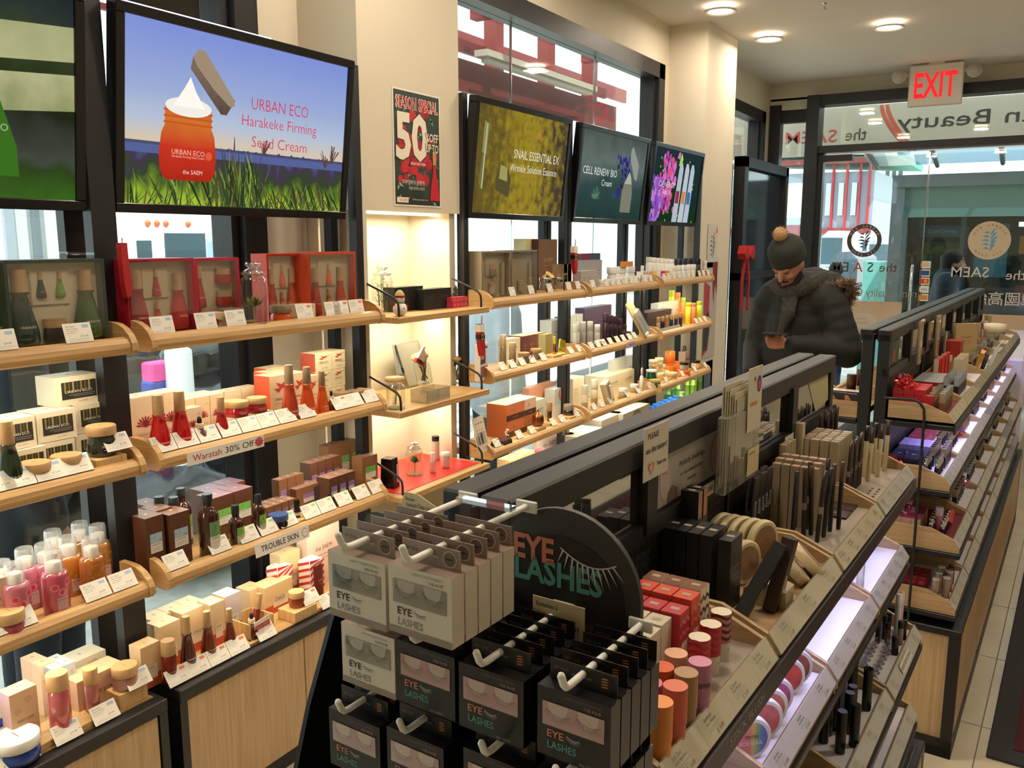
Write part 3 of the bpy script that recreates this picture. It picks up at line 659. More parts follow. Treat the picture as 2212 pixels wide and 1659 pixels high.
# ================================================================== GOODS: kinds
def wtxt(m, t, size, z, R, mat, bold=0, w=None, a0=0.0):     # lettering wrapped round a vertical body of radius R(z)
    vs, fs, tw, th = text_poly(t, bold); kx = size if w is None else w / tw; pts = []
    for a, b in vs:
        zz = z + b * size; r = (R(zz) if callable(R) else R) + .0005; q = a0 + a * kx / r; pts.append((r * math.cos(q), r * math.sin(q), zz))
    return m.add(pts, fs, mat)
def wquad(m, w, z0, z1, R, mat, a0=0.0, n=6):
    f = R if callable(R) else (lambda z: R); vs = []
    for z in (z0, z1):
        for k in range(n + 1): r = f(z) + .0003; q = a0 + (k / n - .5) * w / f((z0 + z1) / 2); vs.append((r * math.cos(q), r * math.sin(q), z))
    return m.add(vs, [(k, k + 1, k + n + 2, k + n + 1) for k in range(n)], mat)
@cached
def carton(d, w, h, col, top=None, side=None, art='', c2='#2b2826', name='carton', c3='#b8402a'):
    m = MB(); x = d / 2; M = C(col, .45); T = C(top or col, .4); S = C(side, .45) if side else M
    m.box(-x, x, -w / 2, w / 2, 0, h, M, top=T, side=S)
    x += .0005; A = C(c2) if c2[0] == '#' else INK; B = C(c3) if c3[0] == '#' else INK; q = m.quad; t = m.txt
    if art == 'eco': q(-w * .36, w * .42, h * .22, h * .82, x, C('#2c2e28')); [q(w * (-.3 + .09 * k), w * (-.26 + .09 * k), h * .5, h * .82, x + .0002, C(('#8a7a3a', '#5c5a3c', '#a8944e', '#4a4a3a')[k % 4])) for k in range(7)]; t('URBAN ECO', h * .12, .01 * w, h * .48, x + .0004, WINK, w=w * .6); q(-w * .2, w * .38, h * .36, h * .38, x + .0004, GREYINK); q(-w * .1, w * .35, h * .30, h * .32, x + .0004, GREYINK); t('the SAEM', h * .08, .1 * w, h * .12, x, GREYINK); q(-w * .12, w * .08, -.0, .001, x, M)
    elif art == 'flower':
        for k in range(9): a = PI * (k + .5) / 9; m.poly([(0, h * .45), (w * .3 * math.cos(a - .12), h * .45 + h * .16 * math.sin(a - .1)), (w * .36 * math.cos(a), h * .45 + h * .2 * math.sin(a)), (w * .3 * math.cos(a + .12), h * .45 + h * .16 * math.sin(a + .1))], x + k * 1e-5, A if k % 2 else B)
        m.disc(0, h * .5, w * .12, x + .0002, B, 10); t('URBAN ECO', w * .16, 0, h * .3, x, GREYINK, w=w * .6); q(-w * .25, w * .25, h * .23, h * .24, x, GREYINK); m.disc(w * .34, h * .8, w * .07, x, C('#c4b49a'), 10)
    elif art == 'script': m.poly([(-w * .3, h * .72), (-w * .1, h * .62), (w * .3, h * .86), (w * .1, h * .82), (0, h * .72)], x, B); m.poly([(-w * .2, h * .85), (0, h * .7), (w * .25, h * .74), (w * .05, h * .8)], x + .0001, B); t('URBAN ECO', w * .14, 0, h * .48, x, INK, w=w * .55); q(-w * .3, w * .3, h * .38, h * .39, x, GREYINK); t('the SAEM', w * .1, .05 * w, h * .16, x, GREYINK); m.disc(w * .36, h * .84, w * .06, x, C('#c4b49a'), 10)
    elif art == 'derma':
        q(-w * .30, w * .36, h * .36, h * .70, x, PAPER); q(-w * .30, w * .36, h * .53, h * .70, x + .0002, C(c3)); t(c2, h * .07, -w * .06, h * .645, x + .0004, INK); t('No.', h * .03, -w * .21, h * .63, x + .0004, INK); t('DERMA', h * .03, .02 * w, h * .50, x + .0004, INK, w=w * .5); q(-w * .2, w * .26, h * .44, h * .445, x + .0004, GREYINK); q(-w * .2, w * .2, h * .41, h * .415, x + .0004, GREYINK); t('the SAEM', h * .045, w * .1, h * .08, x, C('#b8a48c')); m.poly([(w * .18, h * .56), (w * .3, h * .56), (w * .3, h * .58), (w * .18, h * .58)], x + .0004, GREYINK)
    elif art == 'chaga': q(-w / 2, w / 2, 0, h * .30, x, C('#b8492e')); q(-w * .22, w * .3, h * .2, h * .52, x + .0002, C('#e4d4b4')); t('CHAGA', w * .16, .02 * w, h * .46, x + .0004, INK, w=w * .36); q(-w * .12, w * .2, h * .40, h * .405, x + .0004, GREYINK); q(-w * .12, w * .2, h * .36, h * .365, x + .0004, GREYINK)
    elif art == 'dewy': [m.poly([(w * a, h * b), (w * (a + .2), h * (b + .05)), (w * (a + .12), h * (b + .14)), (w * (a - .1), h * (b + .1))], x, C('#d8a890')) for a, b in ((-.2, .1), (.1, .75), (-.3, .6), (.15, .25))]; t('DEWY LOVE', w * .14, 0, h * .5, x + .0002, INK, w=w * .6); q(-w * .25, w * .25, h * .46, h * .465, x + .0002, GREYINK)
    elif art == 'lines': t(c3 if not c3.startswith('#') else 'the SAEM', min(h, w) * .14, 0, h * .62, x, A, w=w * .5); q(-w * .25, w * .25, h * .5, h * .508, x, A); q(-w * .2, w * .2, h * .44, h * .446, x, A)
    elif art == 'band': q(-w / 2, w / 2, 0, h * .34, x, A); t('the SAEM', h * .1, 0, h * .17, x + .0002, C('#c9a36c'), w=w * .3); t('숨', h * .2, -w * .1, h * .62, x, A)
    elif art == 'swirl':
        for k in range(5):
            zz = h * (.15 + .17 * k); n = 7; up = [(-w / 2 + w * j / n, zz + h * .035 * math.sin(j * 2 + k)) for j in range(n + 1)]
            m.poly(up + [(a, b + h * .05) for a, b in up[::-1]], x, A)
        q(-w * .3, w * .3, h * .1, h * .55, x + .0003, B)
    elif art == 'diag': m.poly([(-w / 2, h), (w / 2, h), (w / 2, h * .1)], x, A); m.poly([(-w / 2, h), (w / 2, h * .1), (w / 2, 0), (-w / 2, h * .4)], x + .0001, B)
    elif art == 'dot': m.disc(0, h * .6, w * .22, x, A, 18); m.disc(0, h * .6, w * .16, x + .0002, B, 18)
    elif art == 'fruit': m.disc(0, h * .5, w * .28, x, A, 14); m.disc(w * .1, h * .6, w * .12, x + .0002, B, 10); q(-w * .3, w * .3, h * .8, h * .84, x, B)
    elif art == 'spots': [m.disc((k % 4 - 1.5) * w * .22, h * (.2 + .2 * (k // 4)), w * .05, x, A if k % 3 else B, 6) for k in range(16)]
    if h < .5: m.add([(-.006, -.004, h + .0004), (.006, -.004, h + .0004), (.006, .004, h + .0004), (-.006, .004, h + .0004)], [(0, 1, 2, 3)], C('#b8a890'))
    return (name, m.mesh(name), [])
WOODCAP = pr('wood cap', '#b79468', .5, noise=.15, nscale=50)
WOODCAPD = pr('grey wood cap', '#8a7458', .5, noise=.2, nscale=50)
def liquid(c): return pr('tinted bottle ' + c, c, .14, coat=.6, spec=.6)
@cached
def toner(h, r, col, txt='URBAN ECO', cap='w', ink='#f0d8cc'):
    nk = r * .49; prof = [(r * .9, 0), (r, h * .02), (r * 1.02, h * .08), (r * .93, h * .22), (r * .78, h * .38), (r * .6, h * .53), (nk, h * .645), (nk * 1.15, h * .655), (nk * 1.15, h * .675), (nk * .9, h * .68), (nk * .9, h * .70)]
    R = lambda z: r * max(.5, 1.03 - max(0, z / h - .1) * .98)
    b = MB(); b.lathe(prof, liquid(col), 24); I = C(ink)
    wtxt(b, txt, h * .045, h * .22, R, I, w=r * 1.05, a0=-.1); wquad(b, r * .8, h * .17, h * .173, R, I, -.1); wquad(b, r * .6, h * .145, h * .148, R, I, -.15); wtxt(b, 'the SAEM', h * .03, h * .08, R, I, a0=-.1)
    c = MB(); c.lathe([(nk * .98, h * .675), (nk * 1.0, h * .68), (nk * .93, h * .992), (nk * .88, h)], {'w': WOODCAP, 'd': WOODCAPD, 'p': BEECH}[cap], 22)
    return ('toner_bottle', None, [('body', b.mesh('body')), ('cap', c.mesh('cap'))])
@cached
def jar(h, r, col, lid='w', lf=.38, txt='', ink='#f0e0d8', sh=0, lidh=None, clear=False):
    b = MB(); hb = h * (1 - lf); M = glass('jar wall ' + col, col, .4, .1, body=col, bodyf=.6) if clear else liquid(col)
    b.lathe([(r * .88, 0), (r * .98, h * .03), (r, hb * .3), (r * .97, hb * .75), (r * .86, hb * .92), (r * .86, hb)], M, 24)
    if txt: wtxt(b, txt, h * .11, hb * .5, r, C(ink), w=r * .9, a0=-.15); wquad(b, r * .7, hb * .32, hb * .34, r, C(ink), -.15)
    L = {'w': WOODCAP, 'd': WOODCAPD, 'p': BEECH, 'k': BLACKG, 'W': WHITE, 'g': GOLD, 's': CHROME}.get(lid) or C(lid, .35)
    c = MB(); c.lathe([(r * .99, hb), (r * 1.01, hb + .001), (r * 1.01, h - .002), (r * .97, h)] if sh == 0 else [(r * .6, hb), (r * 1.0, hb + h * .06), (r * .95, h * .8), (r * .7, h * .93), (r * .2, h * .99), (0, h)], L, 24)
    if lid in 'wdpW': c.add([(-r * .3, -r * .04, h + .0004), (r * .3, -r * .04, h + .0004), (r * .3, r * .04, h + .0004), (-r * .3, r * .04, h + .0004)], [(0, 1, 2, 3)], GREYINK)
    return ('cream_jar', None, [('body', b.mesh('body')), ('lid', c.mesh('lid'))])
@cached
def dropper(h, r, col, collar='#d8c4a4'):
    b = MB(); b.lathe([(r * .9, 0), (r, h * .03), (r * .98, h * .3), (r * .7, h * .48), (r * .42, h * .55), (r * .42, h * .6)], liquid(col), 20); wtxt(b, 'URBAN ECO', h * .05, h * .2, r, C('#e8c8b8'), w=r)
    c = MB(); c.lathe([(r * .5, h * .6), (r * .5, h * .76), (r * .36, h * .77)], C(collar), 18)
    t = MB(); t.lathe([(r * .26, h * .765), (r * .28, h * .9), (r * .18, h * .985), (0, h)], pr('black rubber', '#18181a', .5), 14)
    return ('dropper_bottle', None, [('body', b.mesh('body')), ('collar', c.mesh('collar')), ('rubber_bulb', t.mesh('rubber_bulb'))])
@cached
def apoth(h, r, lab='#6fb04a', num='2', shoulder=.72, caph=.16, capc='#26272c', nk=.42, cyl=False):
    b = MB(); s = shoulder; M = glass('amber bottle', '#5a2a12', .35, .08, body='#3a1a0c', bodyf=.85)
    b.lathe([(r * .92, 0), (r, h * .015), (r, h * (s - .06)), (r * .9, h * s), (r * nk * 1.2, h * (s + .09)), (r * nk, h * (s + .11)), (r * nk, h * (1 - caph))], pr('amber glass', '#3b1a10', .1, coat=.8), 22)
    l = MB(); w = r * 1.5; wquad(l, w, h * .12, h * (s - .12), r, C('#d8d2c4'), .15); wquad(l, w, h * (s * .5), h * (s - .12), r + .0003, C(lab), .15); wtxt(l, num, h * .07, h * (s - .2), r + .0006, INK, a0=-.05); wtxt(l, 'DERMA', h * .035, h * (s * .5 - .03), r + .0006, INK, w=r * 1.1, a0=.15); wquad(l, r, h * .25, h * .255, r + .0005, GREYINK, .15)
    c = MB(); c.lathe([(r * nk * 1.2, h * (1 - caph)), (r * nk * 1.2, h * .985), (r * nk * 1.1, h)], C(capc, .3), 18)
    return ('amber_bottle', None, [('body', b.mesh('body')), ('label_sticker', l.mesh('label_sticker')), ('cap', c.mesh('cap'))])
@cached
def botanica(h, w, col, fl):
    b = MB(); M = glass('gel ' + col, col, .35, .06, body=col, bodyf=.55); prof = []
    b.X = Matrix.Diagonal((1, 1, 1, 1)); b.lathe([(w * .46, 0), (w * .5, h * .02), (w * .5, h * .62), (w * .44, h * .68), (w * .34, h * .69)], M, 20, sx=.86)
    x = w * .43; Rr = lambda z: x
    for k in range(3 if fl == 'rose' else 7):
        a, c_ = ((0, .38), (.28, .52), (-.24, .47))[k] if fl == 'rose' else (random.uniform(-.3, .3), random.uniform(.35, .6))
        rr = w * (.16 if fl == 'rose' else .06); wquad_c = [(rr, '#e58a9a'), (rr * .65, '#d8506a'), (rr * .3, '#b83048')] if fl == 'rose' else [(rr, '#c89a2a'), (rr * .4, '#7a4a14')]
        for j, (q, cc) in enumerate(wquad_c):
            vs = [(math.sqrt(max(0, 1 - ((a * w + q * math.cos(t)) / (w * .5)) ** 2)) * w * .43 + .0008 + j * .0005, a * w + q * math.cos(t), h * c_ + q * math.sin(t)) for t in [2 * PI * i / 9 for i in range(9)]]
            b.add(vs, [tuple(range(9))], C(cc))
    l = MB(); l.box(w * .40, w * .436, -w * .2, w * .2, h * .10, h * .30, glass('pale print film', '#ffffff', 0, 0, body='#e8c8c8', bodyf=.6)); l.txt('BOTANICA', h * .035, -.0, h * .26, w * .438, INK, w=w * .32); l.quad(-w * .16, w * .1, h * .2, h * .204, w * .438, GREYINK)
    c = MB(); c.lathe([(w * .27, h * .69), (w * .27, h * .84), (w * .2, h * .85)], C('#efe6da', .3), 18)
    o = MB(); o.lathe([(w * .34, h * .685), (w * .33, h * .96), (w * .3, h)], glass('clear dome', '#ffffff', .5, .12, gloss='#ffffff', body='#e8eef4', bodyf=.25), 20)
    return ('gel_bottle', None, [('body', b.mesh('body')), ('label_film', l.mesh('label_film')), ('pump', c.mesh('pump')), ('dome_cap', o.mesh('dome_cap'))])
@cached
def cyl(h, r, col, capcol, cf=.3, txt='', ink='#8a6a5a', name='round_bottle', metal=0, capm=None, band=None, clear=False, rc=None, cr=.2):
    b = MB(); M = (glass('clear body ' + col, col, .4, .08, body=col, bodyf=.45) if clear else pr('bottle %s %s' % (col, metal), col, .25, metal=metal))
    hb = h * (1 - cf); b.lathe([(r * .93, 0), (r, h * .015), (r, hb - .002), (r * .9, hb)], M, 20)
    if band: wquad(b, 2 * PI * r * .9, hb * .25, hb * .55, r, C(band, .3), 0, 18)
    if txt: wtxt(b, txt, r * .32, hb * .42, r, C(ink), w=min(r * 1.3, .04)); wquad(b, r * .8, hb * .34, hb * .345, r, C(ink))
    rc = (rc or 1) * r; c = MB(); c.lathe([(rc * .97, hb), (rc, hb + .001), (rc, h - .002), (rc * .94, h)], capm or C(capcol, cr), 20)
    return (name, None, [('body', b.mesh('body')), ('cap', c.mesh('cap'))])
@cached
def tubek(h, w, col, capcol, txt='', ink='#e8c8a8'):
    b = MB(); n = 8; vs = []; rings = [(0.16, w * .42, w * .30), (.5, w * .46, w * .2), (.95, w * .5, w * .02), (1, w * .5, w * .012)]
    N = 16
    for z, a, bb in rings: vs += [(bb * math.cos(2 * PI * k / N), a * math.sin(2 * PI * k / N), h * z) for k in range(N)]
    b.add(vs, [(i * N + k, i * N + (k + 1) % N, (i + 1) * N + (k + 1) % N, (i + 1) * N + k) for i in range(3) for k in range(N)], pr('tube ' + col, col, .35), True)
    if txt: b.txt(txt, w * .18, 0, h * .6, w * .24, C(ink), w=w * .55); b.quad(-w * .2, w * .2, h * .5, h * .505, w * .25, C(ink))
    c = MB(); c.lathe([(w * .3, 0), (w * .32, .002), (w * .32, h * .15), (w * .28, h * .16)], C(capcol, .3), 16)
    return ('cream_tube', None, [('body', b.mesh('body')), ('cap', c.mesh('cap'))])
def pblock(w, d, h):
    m = MB(); m.box(-d / 2, d / 2, -w / 2, w / 2, 0, h, PINE, ch=.0015); return ('wood_riser', m.mesh('wood_riser'), [])
@cached
def pcard(tag, price, w=.071, h=.050, tilt=.62):
    a = MB(); ca, sa = math.cos(tilt), math.sin(tilt)
    a.X = Matrix.Rotation(-tilt, 4, 'Y')
    a.box(-.0003, .0003, -w / 2, w / 2, .002, h, PAPER)
    x = .0005; a.txt('Eco Soul', .0052, -w * .24, h * .84, x, INK, w=w * .3); a.txt('Moist Cream', .0045, -w * .2, h * .72, x, INK, w=w * .4)
    for k, ww in enumerate((.42, .34)): a.quad(-w * .42, -w * .42 + w * ww, h * (.6 - .09 * k), h * (.615 - .09 * k), x, GREYINK)
    a.quad(-w * .4, w * .42, h * .2, h * .21, x, GREYINK); a.quad(-w * .4, w * .3, h * .12, h * .13, x, GREYINK)
    a.quad(w * .18, w * .42, h * .74, h * .9, x, C(tag)); a.txt(price, .0062, w * .2, h * .33, x, INK)
    hmb = MB(); hmb.X = a.X; hmb.box(-.0022, -.0008, -w / 2 - .001, w / 2 + .001, 0, h + .001, ACR); hmb.X = None; hmb.box(-.022, -.002, -w / 2, w / 2, -.001, .001, ACR)
    return ('price_card', None, [('card', a.mesh('card')), ('card_holder', hmb.mesh('card_holder'))])
BLUE, CORAL, GRN, PINKT = '#a9c0dd', '#dd7f60', '#9ccb94', '#e2a5a0'
LV = ('top', 'second', 'third')
def cards(b, lv, us, tag=BLUE, x=None, dz=.0, w=.071, tilt=.62):
    z = (SHZ[lv] + .044) if lv < 3 else .4725
    x = x or (-1.966 if lv < 3 else -1.955); pl = (LV[lv] + ' shelf under the ' + BN[b]) if lv < 3 else ('counter edge under the ' + BN[b])
    for i, u in enumerate(us):
        p = ('$ 12.49', '$ 9.99', '$ 21.80', '$ 14.50')[(i * 7 + b + lv) % 4]; tg = tag[i % len(tag)] if isinstance(tag, (list, tuple)) else tag
        y = col_y(u, x, z + .02)
        thing(pcard(tg, p, w if b < 3 else .05, .05 if b < 3 else .042, tilt), (x, y, z + dz), 0, 'white price card on the ' + pl, 'price card', 'price cards on the ' + pl)
def put(spec, u, x, z, label, cat, group=None, rz=0.0, h=.05, dz=0, rot=None, sc=1.0):
    return thing(spec, (x, col_y(u, x, z + h), z + dz), rz, label, cat, group, rot=rot, sc=sc)
def cbox(uL, uR, vt, xf, z, d, col, label, cat='box', group=None, h=None, rz=0.0, gap=.001, **k):
    """a carton whose +x face spans two picture columns and whose top edge lies on a picture row"""
    y0 = col_y(uL, xf, z + .06); y1 = col_y(uR, xf, z + .06); hh = h if h else row_z(vt, xf, y0) - z
    w = round(max(.012, y1 - y0 - gap), 3); hh = round(max(.01, hh), 3)
    thing(carton(d, w, hh, col, **k), (xf - d / 2, (y0 + y1) / 2, z), rz, label, cat, group); return z + hh, (y0 + y1) / 2
def grid(n, m, uL, uR, vt, xf, z, d, col, label, cat='box', group=None, h=None, lay=1, **k):
    """n cartons side by side, m rows deep, lay layers, each a thing of its own"""
    y0 = col_y(uL, xf, z + .05); y1 = col_y(uR, xf, z + .05); hh = h or (row_z(vt, xf, y0) - z) / lay; w = (y1 - y0) / n
    for l in range(lay):
        for j in range(m):
            for i in range(n):
                if l < lay - 1 and 0 < i < n - 1 and j > 0: continue
                thing(carton(d, round(w - .0015, 3), round(hh - .0005, 3), col, **k), (xf - d / 2 - j * (d + .001), y0 + w * (i + .5), z + l * hh), 0, label, cat, group or label)
# ================================================================== GIFT SETS
@cached
def giftset(w, h, d, col, inner, bottles):
    m = MB(); x = d / 2; M = C(col, .4); t = .008
    for a in ((-x, x, -w / 2, w / 2, 0, t), (-x, x, -w / 2, w / 2, h - t, h), (-x, x, -w / 2, -w / 2 + t, t, h - t), (-x, x, w / 2 - t, w / 2, t, h - t), (-x, -x + t, -w / 2 + t, w / 2 - t, t, h - t)): m.box(*a, M)
    tr = MB(); tr.box(-x + t, x - .028, -w / 2 + t, w / 2 - t, t, h - t, C(inner, .6)); tr.box(x - .03, x - .022, -w * .22, w * .17, h * .48, h * .88, C(inner, .5), ch=.003) if len(bottles) > 3 else None
    ps = [('tray', tr.mesh('tray'))]
    f = MB(); f.box(x - .001, x, -w / 2 + .002, w / 2 - .002, .002, h - .002, WRAP)
    for kind, y, z, hh, r, c in bottles:
        b = MB(); b.X = Matrix.Translation((x - .022, y * w, z * h + .002))
        if kind == 't':
            nk = r * .45; b.lathe([(r * .9, 0), (r, hh * .02), (r * .95, hh * .18), (r * .6, hh * .52), (nk, hh * .66), (nk * 1.25, hh * .67), (nk * 1.2, hh * .70)], liquid(c), 18, sx=.7)
            wtxt(b, 'URBAN ECO', hh * .045, hh * .24, r * .8, C('#e0c8b8'), w=r)
            b.lathe([(nk, hh * .70), (nk * .95, hh)], WOODCAP, 16)
        elif kind == 'j':
            b.lathe([(r * .9, 0), (r, hh * .1), (r * .9, hh * .6)], liquid(c), 18, sx=.6); b.lathe([(r * .92, hh * .6), (r * .9, hh)], WOODCAP, 18, sx=.6)
        else:
            b.lathe([(r, 0), (r, hh)], C(c, .3), 16, sx=.7)
        ps.append(({'t': 'set_bottle', 'j': 'set_jar'}.get(kind, 'set_tube'), b.mesh('set_item')))
    ps.append(('film_window', f.mesh('film_window')))
    return ('gift_set', None, [('case', m.mesh('case'))] + ps)
def gset(uL, uR, vt, xf, z, d, col, inner, bots, label, grp='boxed gift sets on the wall shelves'):
    y0 = col_y(uL, xf, z + .1); y1 = col_y(uR, xf, z + .1); h = round(row_z(vt, xf, y0) - z, 3); w = round(y1 - y0 - .002, 3)
    thing(giftset(w, h, d, col, inner, bots), (xf - d / 2, (y0 + y1) / 2, z), 0, label, 'gift set', grp)
GR = (('t', -.33, .05, .178, .040, '#22382e'), ('t', .33, .07, .168, .038, '#3c5a2c'), ('t', -.12, .56, .062, .013, '#2e3f3c'), ('t', .07, .56, .062, .013, '#6f9a3c'), ('j', -.01, .06, .055, .032, '#1e2420'))
RD = (('t', -.30, .05, .168, .033, '#8e1a26'), ('t', .30, .05, .155, .031, '#b01824'), ('t', -.02, .5, .075, .014, '#a81822'), ('t', -.02, .1, .07, .014, '#b82020'))
RD2 = (('t', -.34, .3, .12, .022, '#a01822'), ('j', .22, .62, .045, .028, '#a81822'), ('j', .22, .3, .045, .028, '#b01c24'))
OR = (('t', -.28, .05, .155, .024, '#a83020'), ('t', .25, .05, .155, .025, '#b84a22'), ('t', 0, .5, .07, .013, '#d8602a'), ('t', 0, .1, .07, .013, '#d86a2a'))
GY = (('c', -.36, .08, .13, .011, '#9c8e78'), ('c', .36, .08, .14, .012, '#a89a82'), ('j', 0, .1, .05, .025, '#b0a48c'), ('j', 0, .48, .05, .025, '#8c7e68'))
Z0, Z1, Z2, Z3 = SURF
S0, S1, S2, S3 = SURF
# ------------------------------------------------------------ bay 1
gset(15, 232, 563, -2.02, S0, .09, '#39483c', '#c8bea2', GR, 'dark green gift set of toner bottles under the green screen')
gset(-130, 10, 566, -2.05, S0, .08, '#8c9478', '#c8bea2', GR, 'pale green gift set cut by the left picture edge')
m = MB(); m.box(-.02, .02, -.035, .035, 0, .008, ACR, ch=.002); thing(('acrylic_block', m.mesh('acrylic_block'), []), (-2.06, col_y(167, -2.06, 1.66), row_z(552, -2.06, 1.2)), 0, 'small clear acrylic block on top of the dark green gift set', 'block')
cards(1, 0, (5, 173), dz=-.002, tilt=.3)
e = dict(art='eco', side='#d9cfb4', top='#e6deca')
for (uL, uR, vt, xf, h, lb, z) in ((26, 100, 916, -2.07, .075, 'lower left of the cream jar cartons', 0), (-40, 24, 930, -2.07, .075, 'cream jar carton at the left picture edge', 0), (85, 162, 950, -2.09, .075, 'cream jar carton behind the jar with a grey rim', 0), (163, 243, 955, -2.10, .075, 'lower right of the cream jar cartons', 0)):
    cbox(uL, uR, vt, xf, S1 + z, .08, '#e0d6bc', 'URBAN ECO ' + lb if 'carton' in lb[:12] else 'URBAN ECO cream carton, ' + lb, 'box', 'cream jar cartons under the green screen', h=h, **e)
for (uL, uR, lb, z, xf) in ((-2, 76, 'on the left pile', .0765, -2.08), (78, 163, 'in the middle pile', .0765, -2.09), (162, 240, 'second from top of the right pile', .0765, -2.11), (117, 214, 'topmost of all the cartons', .153, -2.12)):
    cbox(uL, uR, 0, xf, S1 + z, .085, '#e0d6bc', 'URBAN ECO cream carton ' + lb, 'box', 'cream jar cartons under the green screen', h=.076, **e)
thing(pblock(.085, .075, .032), (-2.015, col_y(232, -2.0, 1.13), S1), 0, 'pale wood riser under the tallest dark green jar', 'riser')
put(jar(.078, .036, '#262c22', 'p', .30, 'URBAN ECO'), 219, -2.02, S1 + .032, 'dark green jar with wood band standing on a wood riser', 'jar')
put(jar(.055, .036, '#22261f', 'p', .4), 143, -2.015, S1, 'squat dark jar with wood band, right of the two low ones', 'jar')
put(jar(.055, .036, '#22261f', 'p', .4, ''), 74, -2.01, S1, 'squat dark jar with wood band, left of the two low ones', 'jar')
put(toner(.165, .033, '#22301f'), 18, -2.01, S1, 'dark green toner bottle with wood cap at the left edge', 'bottle', h=.08)
cards(1, 1, (3, 48, 114, 174)); cards(1, 1, (262,), x=-1.972, dz=.032)
for (u, x, c, fl, lb) in ((8, -2.06, '#e58aa0', 'rose', 'pink'), (35, -2.02, '#e58aa0', 'rose', 'pink'), (57, -2.10, '#e58aa0', 'rose', 'pink'), (99, -2.09, '#e58aa0', 'rose', 'pink'), (119, -2.01, '#e06a86', 'rose', 'pink'),
                          (118, -2.17, '#dc9a4c', 'yel', 'amber'), (150, -2.09, '#dc8f3c', 'yel', 'amber'), (176, -2.17, '#dc9a4c', 'yel', 'amber'), (199, -2.03, '#d88432', 'yel', 'amber'), (214, -2.11, '#dc9a4c', 'yel', 'amber')):
    put(botanica(.158, .064, c, fl), u, x, S2, lb + ' BOTANICA shower gel bottle with a clear domed cap', 'bottle', 'shower gel bottles on the third shelf', h=.08)
put(jar(.058, .034, '#9a4a50', 'p', .45), 18, -1.995, S2, 'small rosy jar with wood lid before the pink bottles', 'jar')
cbox(-45, 20, 1195, -2.02, S2, .06, '#e8c0a8', 'pale pink carton at the left picture edge', art='lines', h=.13)
cards(1, 2, (8, 50, 215, 273), ('#dfe6ea', '#dfe6ea', BLUE, BLUE))
PB = dict(art='dewy')
cbox(26, 86, 1408, -2.02, S3, .05, '#e4bd94', 'tall peach DEWY LOVE carton beside the blue and white boxes', side='#c8a8b0', h=.150, **PB)
grid(1, 2, 92, 124, 1400, -2.12, S3, .045, '#e8c4a4', 'peach carton behind the pink lotion bottle', h=.14, **PB)
grid(2, 2, 120, 168, 1410, -2.08, S3, .04, '#bfcfd4', 'pale blue carton in the block of four', h=.135, side='#a8b8c8', **PB)
grid(1, 1, 168, 270, 1415, -2.03, S3, .07, '#dcb894', 'wide peach DEWY LOVE carton behind the cream jar', h=.10, **PB)
grid(1, 1, 150, 232, 1415, -2.12, S3, .07, '#d8d2b8', 'wide pale green carton farthest back on the left counter', h=.11, **PB)
for u, w, x in ((108, .10, -2.0), (192, .10, -1.995)): thing(pblock(w, .09, .018), (x - .02, col_y(u, x, S3), S3), .1, 'thin wood riser under the pink %s bottle' % ('lotion' if u == 108 else 'slim'), 'riser')
thing(pblock(.085, .075, .045), (-2.01, col_y(287, -1.98, S3), S3), 0, 'thick wood riser under the rosy cream jar', 'riser')
put(cyl(.150, .026, '#de7a80', '#c69a62', .28, 'DEWY LOVE', clear=True, capm=BEECH, name='lotion_bottle'), 127, -2.0, S3 + .018, 'pink DEWY LOVE lotion bottle with wide wood cap', 'bottle', h=.08)
put(cyl(.118, .018, '#dc8a88', '#c69a62', .36, clear=True, capm=BEECH, name='lotion_bottle'), 197, -2.01, S3 + .018, 'slim pink bottle with long wood cap', 'bottle', h=.07)
put(jar(.062, .033, '#c88a7c', 'p', .42, clear=True), 269, -2.0, S3 + .045, 'rosy cream jar with wood lid on a thick riser', 'jar')
put(jar(.062, .052, '#24408c', 'W', .42), 34, -1.995, S3, 'wide white lidded jar with deep blue base', 'jar')
for k in range(2): cbox(-60, 24, 0, -2.06, S3 + .062 * k, .09, '#e6e2d6', 'white and blue carton, %s of the stack at the left edge' % ('lower', 'upper')[k], h=.06, art='band', c2='#2a4aa8', top='#2a52b8')
cards(1, 3, (8, 57, 152, 234), (PINKT, PINKT, BLUE, BLUE)); cards(1, 3, (308,), x=-1.96, dz=.046)
# ------------------------------------------------------------ bay 2
gset(276, 424, 560, -2.03, S0, .09, '#a81e30', '#c0b090', RD, 'crimson gift set of four bottles left of the glass jar')
gset(425, 520, 558, -2.06, S0, .07, '#b02038', '#c0b090', RD2, 'crimson gift set directly behind the small flower carton')
gset(578, 661, 548, -2.06, S0, .07, '#c83a24', '#c0b090', OR, 'orange red gift set right of the glass jar')
gset(668, 770, 545, -2.02, S0, .09, '#c84a2c', '#b8a888', OR, 'orange gift set at the right end of the top shelf')
FL = dict(art='flower', c2='#b02838', c3='#7a2a28')
cbox(436, 493, 660, -2.0, S0, .05, '#dcc09c', 'small flower carton on the top shelf left of the glass jar', side='#b03040', h=.052, **FL)
cbox(648, 681, 648, -2.0, S0, .05, '#e0cfa8', 'small cream carton with red leaf on the top shelf', h=.055, art='script')
put(jar(.058, .036, '#a02028', 'd', .4), 500, -2.04, S0, 'red jar with grey wood lid behind the flower carton', 'jar')
put(jar(.058, .033, '#cc5020', 'd', .42), 606, -2.02, S0 + .0, 'orange jar with grey wood lid right of the glass jar', 'jar')
cards(2, 0, (354, 448, 512, 661, 722, 740, 773), (BLUE, BLUE, BLUE, CORAL, '#e8e4da', CORAL, CORAL), tilt=.25, x=-1.972, dz=-.004)
